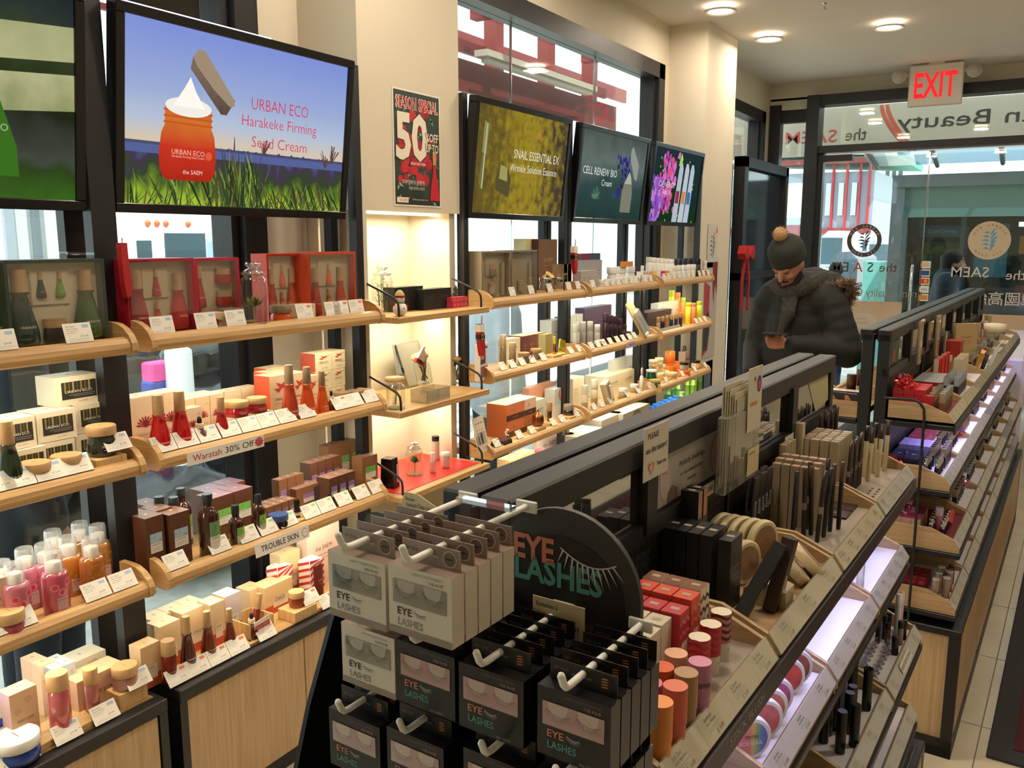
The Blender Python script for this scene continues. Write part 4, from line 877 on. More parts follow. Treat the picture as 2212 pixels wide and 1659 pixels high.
def glassjar(h, r, lid='glass', lidh=.18):
    b = MB(); b.lathe([(r * .95, 0), (r, .006), (r, h * .66), (r * .93, h * .74), (r * .72, h * .78), (r * .72, h * .81)], JARG, 26); b.lathe([(r * .9, .001), (r * .9, .005)], glass('jar foot', '#dfe8e4', .5, .15), 20)
    c = MB()
    if lid == 'glass': c.lathe([(r * .86, h * .80), (r * .88, h * .82), (r * .86, h * .84), (r * .6, h * .88), (r * .38, h * .90), (r * .34, h * .92), (r * .55, h * .945), (r * .6, h * .975), (r * .5, h), (0, h)], glass('jar lid glass', '#e4ecea', .7, .28), 24)
    else: c.lathe([(r * .9, h * .88), (r * 1.03, h * .885), (r * 1.05, h * .95), (r * .98, h), (0, h)], BEECH, 24); b.lathe([(r * .72, h * .81), (r * .9, h * .88)], JARG, 24, caps=False)
    return ('glass_jar', None, [('jar', b.mesh('jar')), ('lid', c.mesh('lid'))])
put(glassjar(.185, .040), 549, -2.0, S0 + .008, 'lidded clear glass jar with a plant on the top shelf', 'glass jar', h=.09)
def succulent(h, r, cols, n=14, stem=True):
    m = MB(); s = MB(); s.tube([(0, 0, 0), (.002, .001, h * .35), (0, 0, h * .5)], .0028, C('#a08a5a'), 6)
    for k in range(n):
        a = k * 2.4; t = k / n; el = .5 + 1.0 * t; L = r * (1.3 - .5 * t); w = r * .26; zz = h * (.45 + .05 * t)
        d = Vector((math.cos(a) * math.cos(el), math.sin(a) * math.cos(el), math.sin(el))); sd = Vector((-math.sin(a), math.cos(a), 0)); o = Vector((0, 0, zz)); up = d.cross(sd)
        p = [o, o + d * L * .5 + sd * w, o + d * L, o + d * L * .5 - sd * w, o + d * L * .5 + up * w * .45, o + d * L * .45 - up * w * .3]
        m.add([tuple(q) for q in p], [(0, 1, 4), (1, 2, 4), (2, 3, 4), (3, 0, 4), (0, 5, 1), (1, 5, 2), (2, 5, 3), (3, 5, 0)], C(cols[k % len(cols)], .45), False)
    return ('succulent', None, [('leaves', m.mesh('leaves')), ('stem', s.mesh('stem'))])
put(succulent(.10, .035, ('#5a8a34', '#7a5a34', '#86a838', '#8a4a30')), 549, -2.0, S0 + .014, 'artificial plant with green and rusty leaves inside the jar', 'plant', h=.06)
thing(('santa_sock', (lambda m: (m.tube([(0, 0, .03), (0, .004, .045), (0, .010, .05), (0, .012, .03)], .0015, RED), m.prism([(-.03, .03), (.03, .03), (.032, -.02), (.038, -.09), (.05, -.14), (.045, -.19), (.0, -.2), (-.02, -.14), (-.026, -.06)], -.012, .012, RED, 'x'), m.mesh('santa_sock'))[-1])(MB()), []), (-2.03, col_y(263, -2.04, 1.6), row_z(540, -2.04, 1.42)), .3, 'dark red cloth stocking hanging from the black rack post', 'stocking', sc=(.6, .42, .62))
WR = dict(art='flower', c2='#b02838', c3='#7a2a28')
for i, (uL, uR) in enumerate(((285, 346), (346, 398))): cbox(uL, uR, 830, -2.08, S1, .07, '#e2c8a4', 'tall flower carton behind the red bottles, %s of the two' % ('left', 'right')[i], h=.152, side='#8a1c2a', group='tall flower cartons', **WR)
grid(3, 2, 392, 485, 838, -2.10, S1, .045, '#e0c6a0', 'cream flower carton in the low block behind the third red bottle', h=.118, side='#c03038', **WR)
grid(3, 1, 445, 560, 825, -2.17, S1, .05, '#e6d4b4', 'cream flat topped carton farthest back behind the red jars', h=.105, art='lines')
for i, (uL, uR) in enumerate(((485, 513), (514, 550), (551, 588))): cbox(uL, uR, 880, -2.015, S1, .045, '#dcbe98', 'small flower carton in the row of three beneath the red jars', h=.052, group='small flower cartons in a row', **WR)
for (u, x, lb) in ((505, -2.05, 'leftmost'), (513, -2.035, 'middle'), (554, -2.035, 'rightmost')): put(jar(.046, .031, '#a81822', 'p', .4, 'URBAN ECO'), u, x, S1 + .0525, 'red cream jar with pale wood lid, %s on the flower cartons' % lb, 'jar')
cbox(398, 437, 868, -2.06, S1, .05, '#e0c8a6', 'flower carton between the second and third red bottles', h=.098, **WR)
for i, u in enumerate((344, 390)): put(toner(.165, .031, '#c01016'), u, -2.005, S1, 'large red toner bottle with wood cap, %s of the two' % ('left', 'right')[i], 'bottle', 'red toner bottles', h=.08)
put(dropper(.085, .024, '#4e1418'), 432, -1.998, S1, 'dark red dropper bottle among the red toners', 'bottle', h=.04)
put(toner(.128, .023, '#b0141c'), 478, -2.0, S1, 'smaller red bottle beside the flower cartons', 'bottle', h=.07)
OB = dict(side='#d85a2c', art='script')
for i, (uL, uR, x) in enumerate(((584, 630, -2.055), (630, 664, -2.06), (664, 690, -2.07))): cbox(uL, uR, 0, x, S1, .07, '#dcc6a0', 'tall orange sided carton behind the orange bottles', h=(.150, .145, .125)[i], group='tall orange sided cartons', **OB)
for i, x in enumerate((-2.13, -2.2)): cbox(578, 622, 0, x + .02, S1, .06, '#dcc6a0', 'tall orange sided carton behind the orange bottles', h=.152, group='tall orange sided cartons', **OB)
for i, (u, h, r) in enumerate(((626, .188, .0295), (664, .172, .028), (696, .148, .0225))): put(toner(h, r, ('#a83a1c', '#d8501c', '#d85a1e')[i], cap='d'), u, -2.005, S1, 'orange toner bottle with grey wood cap', 'bottle', 'orange toner bottles', h=.07)
put(dropper(.078, .018, '#7a2418'), 716, -2.0, S1, 'small dropper bottle beside the orange toners', 'bottle', h=.04)
put(jar(.056, .030, '#c83c24', 'd', .36), 738, -2.04, S1, 'orange red jar partly behind the dropper bottle', 'jar')
put(jar(.056, .030, '#c83c24', 'd', .36, 'URBAN ECO'), 768, -2.02, S1, 'orange red jar at the right end of the second shelf', 'jar')
for i, (uL, uR) in enumerate(((680, 716), (716, 745))):
    for l in range(3): cbox(uL, uR, 0, -2.10 - .0, S1 + .064 * l, .07, '#ddd0aa', 'cream carton with red leaf motif stacked by the column', h=.063, side='#b8503c' if i == 0 else None, group='red leaf cartons', art='script')
cards(2, 1, (361, 410, 457, 503, 546, 586, 625, 668, 742, 773, 806), (BLUE, BLUE, BLUE, BLUE, BLUE, BLUE, BLUE, CORAL, CORAL, '#e8e4da', '#e8e4da'))
def strip_sign(name, w, h, fn, label, loc, cat='sign', rot=None):
    m = MB(); m.box(-.0006, .0006, -w / 2, w / 2, -h / 2, h / 2, PAPER); fn(m); thing((name, m.mesh(name), []), loc, 0, label, cat, rot=rot)
def f(m):
    m.txt('Waratah', .026, -.07, 0, .001, C('#b02a34'), w=.098); m.txt('30% Off', .026, .045, 0, .001, INK, w=.105)
    for k in range(10): a = 2 * PI * k / 10; m.poly([(.118, .0), (.118 + .014 * math.cos(a - .25), .012 * math.sin(a - .25)), (.118 + .019 * math.cos(a), .016 * math.sin(a)), (.118 + .014 * math.cos(a + .25), .012 * math.sin(a + .25))], .001 + k * 1e-5, C('#c03040'))
strip_sign('promo_strip', .275, .038, f, 'handwritten Waratah 30 percent off strip on the second shelf front', (-1.944, col_y(490, -1.945, 1.12), 1.108))
DB = dict(art='derma', c2='1', c3='#a9c4d6', side='#54301f', top='#7c5846')
cbox(318, 358, 1083, -2.025, S2, .075, '#5e3826', 'tall brown carton number 1, left of the pair', h=.162, **DB)
cbox(369, 414, 1080, -2.015, S2, .075, '#5e3826', 'tall brown carton number 1, right of the pair', h=.155, **DB)
for i, (u, x) in enumerate(((300, -2.1), (340, -2.1), (318, -2.17))): put(carton(.07, .055, .16, '#5e3826', top='#7c5846', art='derma', c2='1', c3='#a9c4d6'), u, x, S2, 'tall brown carton in the back row behind the number 1 pair', 'box', 'brown cartons in the back row', h=.1)
for i, (u, x) in enumerate(((347, -2.13), (378, -2.09), (393, -2.15))): put(apoth(.178, .028, '#7ab04a', '2', .66, .14), u, x, S2, 'amber shampoo bottle with black cap behind the brown cartons', 'bottle', 'amber bottles behind the brown cartons', h=.1)
put(apoth(.188, .030, '#5f8f58', '2', .70, .13), 451, -2.005, S2, 'largest amber shampoo bottle with long green and grey label', 'bottle', h=.09)
put(apoth(.130, .0235, '#7ab04a', '2', .62, .21), 510, -1.998, S2, 'short amber bottle with green label, left of the two', 'bottle', h=.06)
put(apoth(.140, .0215, '#7ab04a', '2', .68, .22), 559, -2.0, S2, 'slim amber bottle with green label, right of the two', 'bottle', h=.06)
put(jar(.055, .031, '#33190f', '#3a5488', .34), 601, -1.998, S2, 'brown jar with blue black lid beside the green label bottles', 'jar')
for j, x in enumerate((-2.075, -2.15)):
    for i, (uL, uR) in enumerate(((462, 507), (508, 548))): cbox(uL - j * 16, uR - j * 16, 0, x, S2, .075, '#5e3826', 'wide brown carton number 2 in the block of four', h=.142, group='wide brown cartons', art='derma', c2='2', c3='#7fc25a', top='#8a6a78')
VIO = dict(art='derma', c2='3', c3='#9a7cc4', top='#8a6a5c', side='#5a3a26')
grid(4, 2, 575, 640, 0, -2.045, S2, .035, '#8c5f40', 'small brown carton with violet label in the low cluster', h=.068, **VIO)
grid(3, 1, 604, 658, 0, -2.10, S2, .035, '#8c5f40', 'slim brown carton with violet label in the upper cluster', h=.125, **VIO)
cbox(640, 712, 0, -2.07, S2, .06, '#8c5f40', 'square brown carton behind the black pointer tester', h=.085, **VIO)
grid(4, 1, 672, 736, 0, -2.11, S2, .05, '#6e4632', 'brown carton with violet label on the back of the rack', h=.145, **VIO)
grid(3, 1, 712, 768, 0, -2.02, S2, .06, '#5e3a2a', 'dark brown carton with violet label in the front group of three', h=.105, **VIO)
grid(3, 1, 712, 780, 0, -2.17, S2, .05, '#8a6040', 'tall brown carton with green label farthest back', h=.165, art='derma', c2='2', c3='#7fc25a', top='#6e4a34')
cbox(783, 816, 0, -2.045, S2, .05, '#8a6040', 'tall brown carton with green number 2 label beside the niche', h=.130, art='derma', c2='2', c3='#6fb84a', top='#7c5844')
thing(pblock(.078, .06, .02), (-2.0, col_y(649, -1.98, S2), S2), 0, 'wood riser under the black stick tester', 'riser'); thing(pblock(.062, .06, .012), (-2.02, col_y(683, -2.0, S2), S2 + .0), 0, 'wood riser under the leaning dark tube', 'riser')
put(cyl(.060, .0095, '#2a2220', '#16161a', .45, name='stick_tester', band='#d8d0c0'), 641, -2.0, S2 + .02, 'small black stick tester on a wood riser', 'bottle')
put(tubek(.082, .03, '#4a3a3a', '#3a2a26'), 685, -2.02, S2 + .012, 'dark tube standing upside down with violet label', 'tube')
put(apoth(.062, .0125, '#b8b0cc', '3', .6, .22), 711, -2.0, S2, 'tiny amber bottle with violet label and black cap', 'bottle')
cards(2, 2, (387, 480, 543, 585, 628, 678, 712, 749, 787, 820), (BLUE, GRN, GRN, GRN, GRN, GRN, GRN, GRN, GRN, '#e8e4da'))
def f(m): m.txt('TROUBLE SKIN', .026, -.012, 0, .001, INK, .01, w=.155); ring_ = [m.disc(.094, 0, .014, .001, INK, 18), m.disc(.094, 0, .0125, .0012, PAPER, 18), m.disc(.089, .002, .0015, .0014, INK, 6), m.disc(.099, .002, .0015, .0014, INK, 6)]
strip_sign('promo_strip', .225, .042, f, 'handwritten TROUBLE SKIN strip on the third shelf front', (-1.942, col_y(610, -1.945, .77), .775), rot=(0, -.15, 0))
CH = dict(art='chaga', side='#d8bc94')
cbox(306, 348, 0, -2.01, S3, .05, '#d8b488', 'slim peach and red CHAGA carton beside the black post', h=.125, **CH)
for i, (uL, uR, x, h) in enumerate(((348, 392, -2.06, .135), (396, 455, -2.08, .135), (457, 487, -2.05, .14), (488, 522, -2.06, .14))): cbox(uL, uR, 0, x, S3, .06, ('#e2c698', '#e2c698', '#dcc098', '#cfc0c4')[i], 'tall CHAGA carton in the row behind the amber bottles', h=h, group='tall CHAGA cartons', **CH)
grid(3, 1, 330, 440, 0, -2.13, S3, .06, '#e4cca4', 'cream CHAGA carton in the rearmost row', h=.13, **CH)
put(cyl(.125, .0195, '#6a1c12', '#8a6038', .34, 'CHAGA', '#e0b8a0', capm=WOODCAP, name='mist_bottle'), 365, -1.993, S3, 'brown mist bottle with straight wood cap, leftmost amber bottle', 'bottle', h=.06)
for i, (u, h, r) in enumerate(((405, .160, .0235), (449, .148, .0235), (496, .125, .0195))): put(toner(h, r, ('#4a150e', '#6e2414', '#6a2214')[i], 'CHAGA'), u, -1.998, S3 + .008, 'dark amber toner bottle with pale wood cap', 'bottle', 'dark amber toner bottles', h=.07)
put(dropper(.083, .021, '#5a1a10'), 544, -1.995, S3 + .006, 'amber dropper bottle on a thin wood plate', 'bottle', h=.04)
thing(pblock(.34, .07, .007), (-2.0, col_y(470, -1.99, S3), S3), 0, 'long thin wood plate under the amber bottles', 'riser')
m = MB(); [m.box(*a, PINE) for a in ((-.05, .05, -.05, .05, 0, .006), (-.05, -.045, -.05, .05, .006, .06), (-.05, .05, -.05, -.045, .006, .06), (-.05, .05, .045, .05, .006, .06), (.045, .05, -.05, .05, .006, .012))]; m.box(.046, .048, -.045, .045, .012, .055, ACR)
s_ = MB(); s_.X = Matrix.Translation((.052, 0, .045)) @ Matrix.Rotation(.1, 4, 'X'); s_.box(-.0005, .0005, -.032, .032, -.018, .018, PAPER); s_.quad(-.03, .03, -.012, .004, .0007, C('#c42c30')); s_.txt('SOLD OUT', .010, 0, -.004, .001, WINK, w=.05)
thing(('display_tray', None, [('tray', m.mesh('tray')), ('notice', s_.mesh('notice'), [], 'red SOLD OUT tag')]), (-2.03, col_y(562, -1.99, S3), S3), 0, 'small wood tray with a red SOLD OUT tag', 'tray')
put(cyl(.115, .011, '#6e241a', '#b08a60', .42, capm=WOODCAP, name='serum_bottle'), 548, -2.03, S3 + .008, 'slim red brown bottle leaning in the small wood tray', 'bottle', h=.06, rot=(-.22, 0, 0))
for i, (uL, uR, x, z, h) in enumerate(((540, 571, -2.11, 0, .098), (572, 633, -2.08, 0, .10), (590, 640, -2.06, -.0, .045))):
    if i < 2: cbox(uL, uR, 0, x, S3 + z, .065, '#dcbc8e', 'square CHAGA carton, %s of the pair behind the tray' % ('left', 'right')[i], h=h, **CH)
cbox(607, 650, 0, -2.14, S3, .05, '#e2c698', 'tall CHAGA carton rising between the striped gift parcels', h=.158, **CH)
thing(pblock(.10, .08, .036), (-2.0, col_y(653, -1.98, S3), S3), 0, 'wood riser under the amber cream jar', 'riser')
put(jar(.052, .026, '#8a3418', 'p', .38), 640, -2.0, S3 + .036, 'amber cream jar with pale wood lid on a riser', 'jar')
put(tubek(.125, .046, '#6a1f1a', '#b89a60', 'CHAGA'), 688, -2.03, S3, 'dark red brown tube standing beside the striped parcels', 'tube', h=.07)
def parcel():
    m = MB(); m.box(-.03, .03, -.035, .035, 0, .13, C('#ece2d6', .25), ch=.006)
    for k in range(7): z = -.02 + .024 * k; m.poly([(-.034, max(.002, z)), (.034, min(.128, z + .045)), (.034, min(.128, z + .057)), (-.034, max(.002, z + .012))], .0305, C('#c02a2c', .3))
    for k in range(5): z = .01 + .024 * k; m.add([(-.028, -.0353, z), (.028, -.0353, z + .02), (.028, -.0353, z + .03), (-.028, -.0353, z + .01)], [(0, 1, 2, 3)], C('#c02a2c', .3))
    r = MB(); r.ball((.031, 0, .07), .012, C('#1f7a3a', .3), 8, .5, .7, 1.6); return ('gift_parcel', None, [('wrapping', m.mesh('wrapping')), ('bow', r.mesh('bow'))])
for i, (u, x) in enumerate(((604, -2.14), (672, -2.09))): put(parcel(), u, x, S3, 'candy cane striped gift parcel with green bow, %s one' % ('left', 'right')[i], 'gift', h=.07)
cbox(665, 735, 0, -2.12, S3, .05, '#e6c0b0', 'flat pink and gold gift box behind the red brown tube', h=.22, art='lines', side='#e8ccb8')
cards(2, 3, (391, 435, 479, 521, 581), CORAL); cards(2, 3, (678,), CORAL, x=-1.965, dz=.036); cards(2, 3, (714,), CORAL)
# ------------------------------------------------------------ niche
NY = lambda u, x, z: col_y(u, x, z)
n0, n1, n2 = NZ
thing(glassjar(.175, .042), (-2.16, col_y(826, -2.16, n0 + .08), n0), 0, 'tall lidded glass jar holding green sprigs in the column niche', 'glass jar')
def sprigs():
    m = MB()
    for j in range(6):
        a = j * 1.05; bx, by = .014 * math.cos(a), .014 * math.sin(a); H_ = .07 + .03 * (j % 3)
        m.tube([(bx, by, .006), (bx * 1.4, by * 1.4, H_)], .0012, C('#3a4a2a'), 5)
        for k in range(16):
            t = k / 15; z = .02 + (H_ - .02) * t; b = k * 2.4; L = .014 * (1.2 - .6 * t); px, py = bx * (1 + .4 * t), by * (1 + .4 * t)
            m.add([(px, py, z), (px + L * math.cos(b) - .0018 * math.sin(b), py + L * math.sin(b) + .0018 * math.cos(b), z + .006), (px + L * 1.2 * math.cos(b), py + L * 1.2 * math.sin(b), z + .012), (px + L * math.cos(b) + .0018 * math.sin(b), py + L * math.sin(b) - .0018 * math.cos(b), z + .007)], [(0, 1, 2, 3)], C(('#3d6b3a', '#2f5a34', '#4f7d44')[k % 3]))
    return ('pine_sprigs', m.mesh('pine_sprigs'), [])
thing(sprigs(), (-2.16, col_y(826, -2.16, n0 + .08), n0 + .004), 0, 'green pine sprigs standing inside the niche glass jar', 'plant')
m = MB(); m.ball((0, 0, .022), .0235, C('#e4ddd0', .9), 18); m.ball((0, 0, .056), .0165, C('#e4ddd0', .9), 16)
sc_ = MB(); sc_.lathe([(.0135, .040), (.016, .043), (.0135, .047)], pr('leaf print scarf', '#7f9a5a', .9), 14, caps=False); sc_.box(.008, .013, -.016, -.008, .022, .043, C('#a8b888', .9)); hh = MB(); hh.lathe([(.0165, .060), (.0175, .064), (.0165, .067)], RED, 14); hh.lathe([(.0158, .066), (.013, .076), (.006, .083), (0, .085)], C('#b8b070', .9), 12)
fc = MB(); [fc.ball((.0155, y, z), r, INK, 6) for y, z, r in ((-.005, .059, .0017), (.005, .059, .0017))]; fc.ball((.0175, 0, .055), .002, C('#c8602a'), 6); fc.poly([(-.003, .024), (.003, .024), (.0, .03)], .0238, RED)
ar = MB(); ar.tube([(0, -.02, .036), (.0, -.034, .044)], .003, RED, 6); ar.tube([(0, .02, .036), (0, .03, .03)], .003, RED, 6)
thing(('snowman', None, [('body', m.mesh('body')), ('scarf', sc_.mesh('scarf')), ('hat', hh.mesh('hat')), ('face', fc.mesh('face')), ('arms', ar.mesh('arms'))]), (-1.975, col_y(864, -1.975, n0 + .04), n0), -.35, 'small white snowman figure with red cap in the niche', 'figurine', sc=1.12)
for i, (uL, uR, h, x) in enumerate(((852, 883, .094, -2.09), (883, 914, .094, -2.09), (915, 943, .082, -2.05), (943, 975, .082, -2.05))): cbox(uL, uR, 0, x, n0, .055, '#16171a', 'glossy black carton, %s in the niche row of four' % ('first', 'second', 'third', 'last')[i], h=h, art='lines', c2='#4a4a4e')
grid(4, 1, 978, 1010, 0, -2.02, n0, .03, '#c23a48', 'tiny red and white carton beside the black cartons', h=.022, lay=2, art='lines', c2='#e8e0dc')
m = MB(); [m.poly([(.0, .03), (.012 * math.cos(a - .2), .03 + .02 * math.sin(a - .2)), (.02 * math.cos(a), .03 + .03 * math.sin(a)), (.012 * math.cos(a + .2), .03 + .02 * math.sin(a + .2))], k * .001, C('#3a4a40')) for k, a in enumerate((.2, .6, 1.0, 1.5, 2.0, 2.5, 3.0))]; m.lathe([(.008, 0), (.01, .03)], C('#4a4440'), 10)
thing(('small_plant', m.mesh('small_plant'), []), (-2.09, col_y(982, -2.09, n0 + .05), n0), 0, 'small dark plant peeking behind the tiny red cartons', 'plant', sc=1.6)
# middle niche shelf
x = -2.0
thing(glassjar(.118, .036, 'wood'), (-2.0, col_y(854, -2.0, n1 + .06), n1), 0, 'wide glass jar with wood lid holding lash curlers', 'glass jar')
thing(glassjar(.120, .032, 'wood'), (-2.13, col_y(982, -2.13, n1 + .06), n1), 0, 'glass jar with wood lid full of dark brushes, right one', 'glass jar')
thing(glassjar(.125, .034, 'wood'), (-2.14, col_y(918, -2.14, n1 + .08), n1 + .035), 0, 'tilted glass jar with brushes in the middle of the niche', 'glass jar', rot=(.30, 0, 0))
def brushes(n, L, seed):
    rnd = random.Random(seed); out = []
    for k in range(n):
        m = MB(); a = rnd.uniform(0, 6.28); r = rnd.uniform(.004, .016); t = (r * 1.3 * math.cos(a + 2), r * 1.3 * math.sin(a + 2))
        m.tube([(r * math.cos(a), r * math.sin(a), .006), (t[0], t[1], L * .7)], .003, C(rnd.choice(['#241f20', '#38302e', '#7a4a30'])), 6); m.tube([(t[0], t[1], L * .7), (t[0] * 1.1, t[1] * 1.1, L * .8)], .0035, CHROME, 6); m.ball((t[0] * 1.15, t[1] * 1.15, L * .9), .007, C(rnd.choice(['#2a2422', '#8a6a50'])), 8, 1, 1, 1.6)
        out.append(('makeup_brush', m.mesh('makeup_brush'), []))
    return out
for sp in brushes(7, .10, 3): thing(sp, (-2.13, col_y(982, -2.13, n1 + .06), n1), 0, 'dark makeup brush standing in the right niche jar', 'brush', 'brushes in the right jar')
for sp in brushes(6, .10, 5): thing(sp, (-2.14, col_y(918, -2.14, n1 + .08), n1 + .04), 0, 'makeup brush inside the tilted niche jar', 'brush', 'brushes in the tilted jar', rot=(.30, 0, 0))
for k in range(3):
    m = MB(); m.X = Matrix.Rotation(.15 * (k - 1), 4, 'X'); m.tube([(.0, .012 * (k - 1), .01), (.002, .008 * (k - 1), .07)], .0035, CHROME if k else WHITE, 6); m.lathe([(.0, .068), (.010, .072), (.010, .078), (0, .082)], CHROME, 12, cy=.008 * (k - 1))
    thing(('lash_curler', m.mesh('lash_curler'), []), (-2.0, col_y(854, -2.0, n1 + .06), n1 + .004), k * .8, 'metal lash curler inside the wide glass jar', 'lash curler', 'curlers in the wide jar')
m = MB(); m.prism([(-.03, 0), (.03, 0), (.02, .06), (-.01, .075)], -.006, .006, C('#e8dccc', .9), 'x'); m.prism([(-.032, 0), (.032, 0), (.03, .018), (-.03, .018)], -.0075, .0075, RED, 'x'); m.quad(-.012, .008, .0, .018, .0085, INK); m.ball((0, .0, .078), .008, C('#e8dccc', .9), 8)
thing(('santa_bag', m.mesh('santa_bag'), []), (-2.09, col_y(905, -2.09, n1 + .12), n1 + .128), 0, 'white and red santa hat hanging over the tilted jar', 'hat', rot=(-.5, 0, 0), sc=.9)
m = MB(); m.box(-.004, .004, -.085, .085, 0, .19, C('#8c8a84', .4)); m.quad(-.08, .08, .005, .185, .0045, pr('mirror face', '#c8ccce', .03, metal=1))
thing(('leaning_mirror', m.mesh('leaning_mirror'), []), (-2.24, col_y(890, -2.24, n1 + .12), n1 + .002), 0, 'square mirror leaning at the back of the middle niche shelf', 'mirror', rot=(0, -.18, 0))
ab = MB(); w_, d_, h_ = .15, .08, .05
for a in ((-d_ / 2, d_ / 2, -w_ / 2, w_ / 2, 0, .003), (-d_ / 2, -d_ / 2 + .003, -w_ / 2, w_ / 2, .003, h_), (d_ / 2 - .003, d_ / 2, -w_ / 2, w_ / 2, .003, h_), (-d_ / 2, d_ / 2, -w_ / 2, -w_ / 2 + .003, .003, h_), (-d_ / 2, d_ / 2, w_ / 2 - .003, w_ / 2, .003, h_), (-d_ / 2, d_ / 2, .0, .003, .003, h_)): ab.box(*a, glass('milky acrylic', '#eeeae0', .3, .08, body='#d8d2c2', bodyf=.3))
tx = MB(); tx.txt('before', .009, -.01, .024, d_ / 2 + .001, GREYINK)
thing(('acrylic_box', None, [('box', ab.mesh('box')), ('lettering', tx.mesh('lettering'))]), (-1.99, col_y(930, -1.99, n1 + .02), n1), 0, 'milky acrylic two part box lettered before', 'box')
# lowest niche shelf
m = MB(); m.box(-.17, .15, -.27, .27, 0, .002, pr('red sheet', '#d8302a', .4)); m.box(.149, .151, -.27, -.18, -.016, .002, MATS['red sheet'])
thing(('red_sheet', m.mesh('red_sheet'), []), (-2.12, 2.70, n2), 0, 'glossy red sheet lining the lowest niche shelf', 'sheet')
n2 += .002
m = MB(); m.prism([(-.03, 0), (.03, 0), (.022, .115), (-.024, .115)], -.022, .022, BLACKG, 'y'); m.box(.028, .030, .004, .016, .02, .09, C('#c8a0a0', .4))
thing(('black_stand', m.mesh('black_stand'), []), (-2.06, col_y(842, -2.06, n2 + .05), n2), .15, 'tall glossy black stand with a pink device at its side', 'stand')
thing(glassjar(.135, .036), (-2.09, col_y(895, -2.09, n2 + .06), n2), 0, 'glass jar with lid holding a green succulent', 'glass jar')
thing(succulent(.085, .032, ('#3f7a38', '#4f8c40', '#2f6a34'), 16), (-2.09, col_y(895, -2.09, n2 + .06), n2 + .008), 0, 'green succulent upside in the lowest niche jar', 'plant')
put(cyl(.108, .0165, '#d8cfc8', '#1a1a1c', .2, clear=True, name='toner_flask'), 941, -2.15, n2, 'clear bottle with a black cap at the back of the niche', 'bottle', h=.06)
put(cyl(.085, .0125, '#e8d0cc', '#f0ece6', .4, clear=True, rc=.7, name='spray_bottle'), 935, -2.04, n2, 'small clear spray bottle with white nozzle', 'bottle', h=.04)
put(cyl(.068, .019, '#dcd6d2', '#ece8e4', .22, 'Alcohol', '#6a6460', clear=True, name='dispenser_bottle'), 962, -2.04, n2, 'clear pump bottle handwritten Alcohol', 'bottle', h=.03)
# ------------------------------------------------------------ bay 3 (under the gold screen)
gset(1040, 1103, 543, -2.03, S0, .09, '#8d8068', '#a69a80', GY, 'grey gold gift set of bottles and jars, left of the pair')
gset(1105, 1161, 541, -2.04, S0, .09, '#8d8068', '#a69a80', (GY[0], GY[1], GY[2]), 'grey gold gift set of bottles and jars, right of the pair')
cbox(1163, 1203, 517, -2.10, S0, .07, '#7a5a40', 'tall brown carton behind the gold jars on the top shelf', art='lines', c2='#c0a074', side='#5a3c30')
cbox(1136, 1163, 516, -2.14, S0, .07, '#dccf9e', 'cream carton high up behind the grey gold gift set', art='lines', c2='#b8ac84')
for i, (a, b_) in enumerate(((1203, 1213), (1214, 1222))): cbox(a, b_, 540, -2.12, S0, .05, '#e0306c', 'bright pink carton, %s of two beside the brown carton' % ('left', 'right')[i], h=.13)
cbox(1193, 1235, 572, -2.08, S0, .06, '#94785a', 'kraft brown carton behind the small gold jar', art='lines', c2='#d8c09a')
GJ = pr('champagne metal', '#b9a27c', .28, metal=.8)
for (u, h, r, lb, z) in ((1178, .060, .030, 'wide gold rimmed jar on a thin riser', .022), (1206, .056, .0235, 'small gold rimmed jar right of the wide one', .022)): thing(pblock(.05, .05, .022), (-2.01, col_y(u, -2.0, S0), S0), 0, 'wood riser under the ' + lb[:20].strip(), 'riser'); put(jar(h, r, '#a8967a', 's', .35, clear=True), u, -2.01, S0 + z, lb, 'jar')
put(jar(.05, .026, '#c8a868', 'g', .3), 1176, -2.06, S0 + .055, 'open gold jar tilted against the brown carton', 'jar', rot=(0, .7, 0))
cards(3, 0, (1109, 1150, 1190, 1231, 1251), tilt=.3, x=-1.97)
def stocking(label, u, vt, x, sc=1.0, rz=.1, gold=True):
    m = MB(); m.prism([(-.028, -.0), (.022, -.0), (.026, -.05), (.028, -.08), (.038, -.12), (.030, -.165), (.004, -.175), (-.012, -.13), (-.026, -.07)], -.012, .012, RED, 'x')
    t = MB(); t.prism([(-.031, .0), (.025, .0), (.027, -.045), (-.029, -.04)], -.014, .014, C('#e8e0d0', .9), 'x'); b = MB(); b.prism([(-.029, -.055), (.029, -.058), (.031, -.083), (-.027, -.08)], -.0135, .0135, BLACKG, 'x'); b.quad(-.012, .012, -.084, -.054, .0142, C('#c8a030', .3)); b.quad(-.006, .006, -.077, -.061, .0146, BLACKG)
    h = MB(); h.tube([(0, .02, 0), (0, .026, .03), (0, .018, .045), (0, .012, .03), (0, .016, 0)], .0015, RED, 6)
    thing(('christmas_stocking', None, [('sock', m.mesh('sock')), ('fluffy_cuff', t.mesh('fluffy_cuff')), ('belt', b.mesh('belt')), ('hanging_loop', h.mesh('hanging_loop'))]), (x, col_y(u, x, 1.4), row_z(vt, x, col_y(u, x, 1.4))), rz, label, 'stocking', sc=sc)
stocking('red santa stocking hanging between the gold and grey bays', 1239, 532, -2.02, .80)
stocking('red santa stocking hanging before the niche edge post', 1037, 700, -1.93, .76)
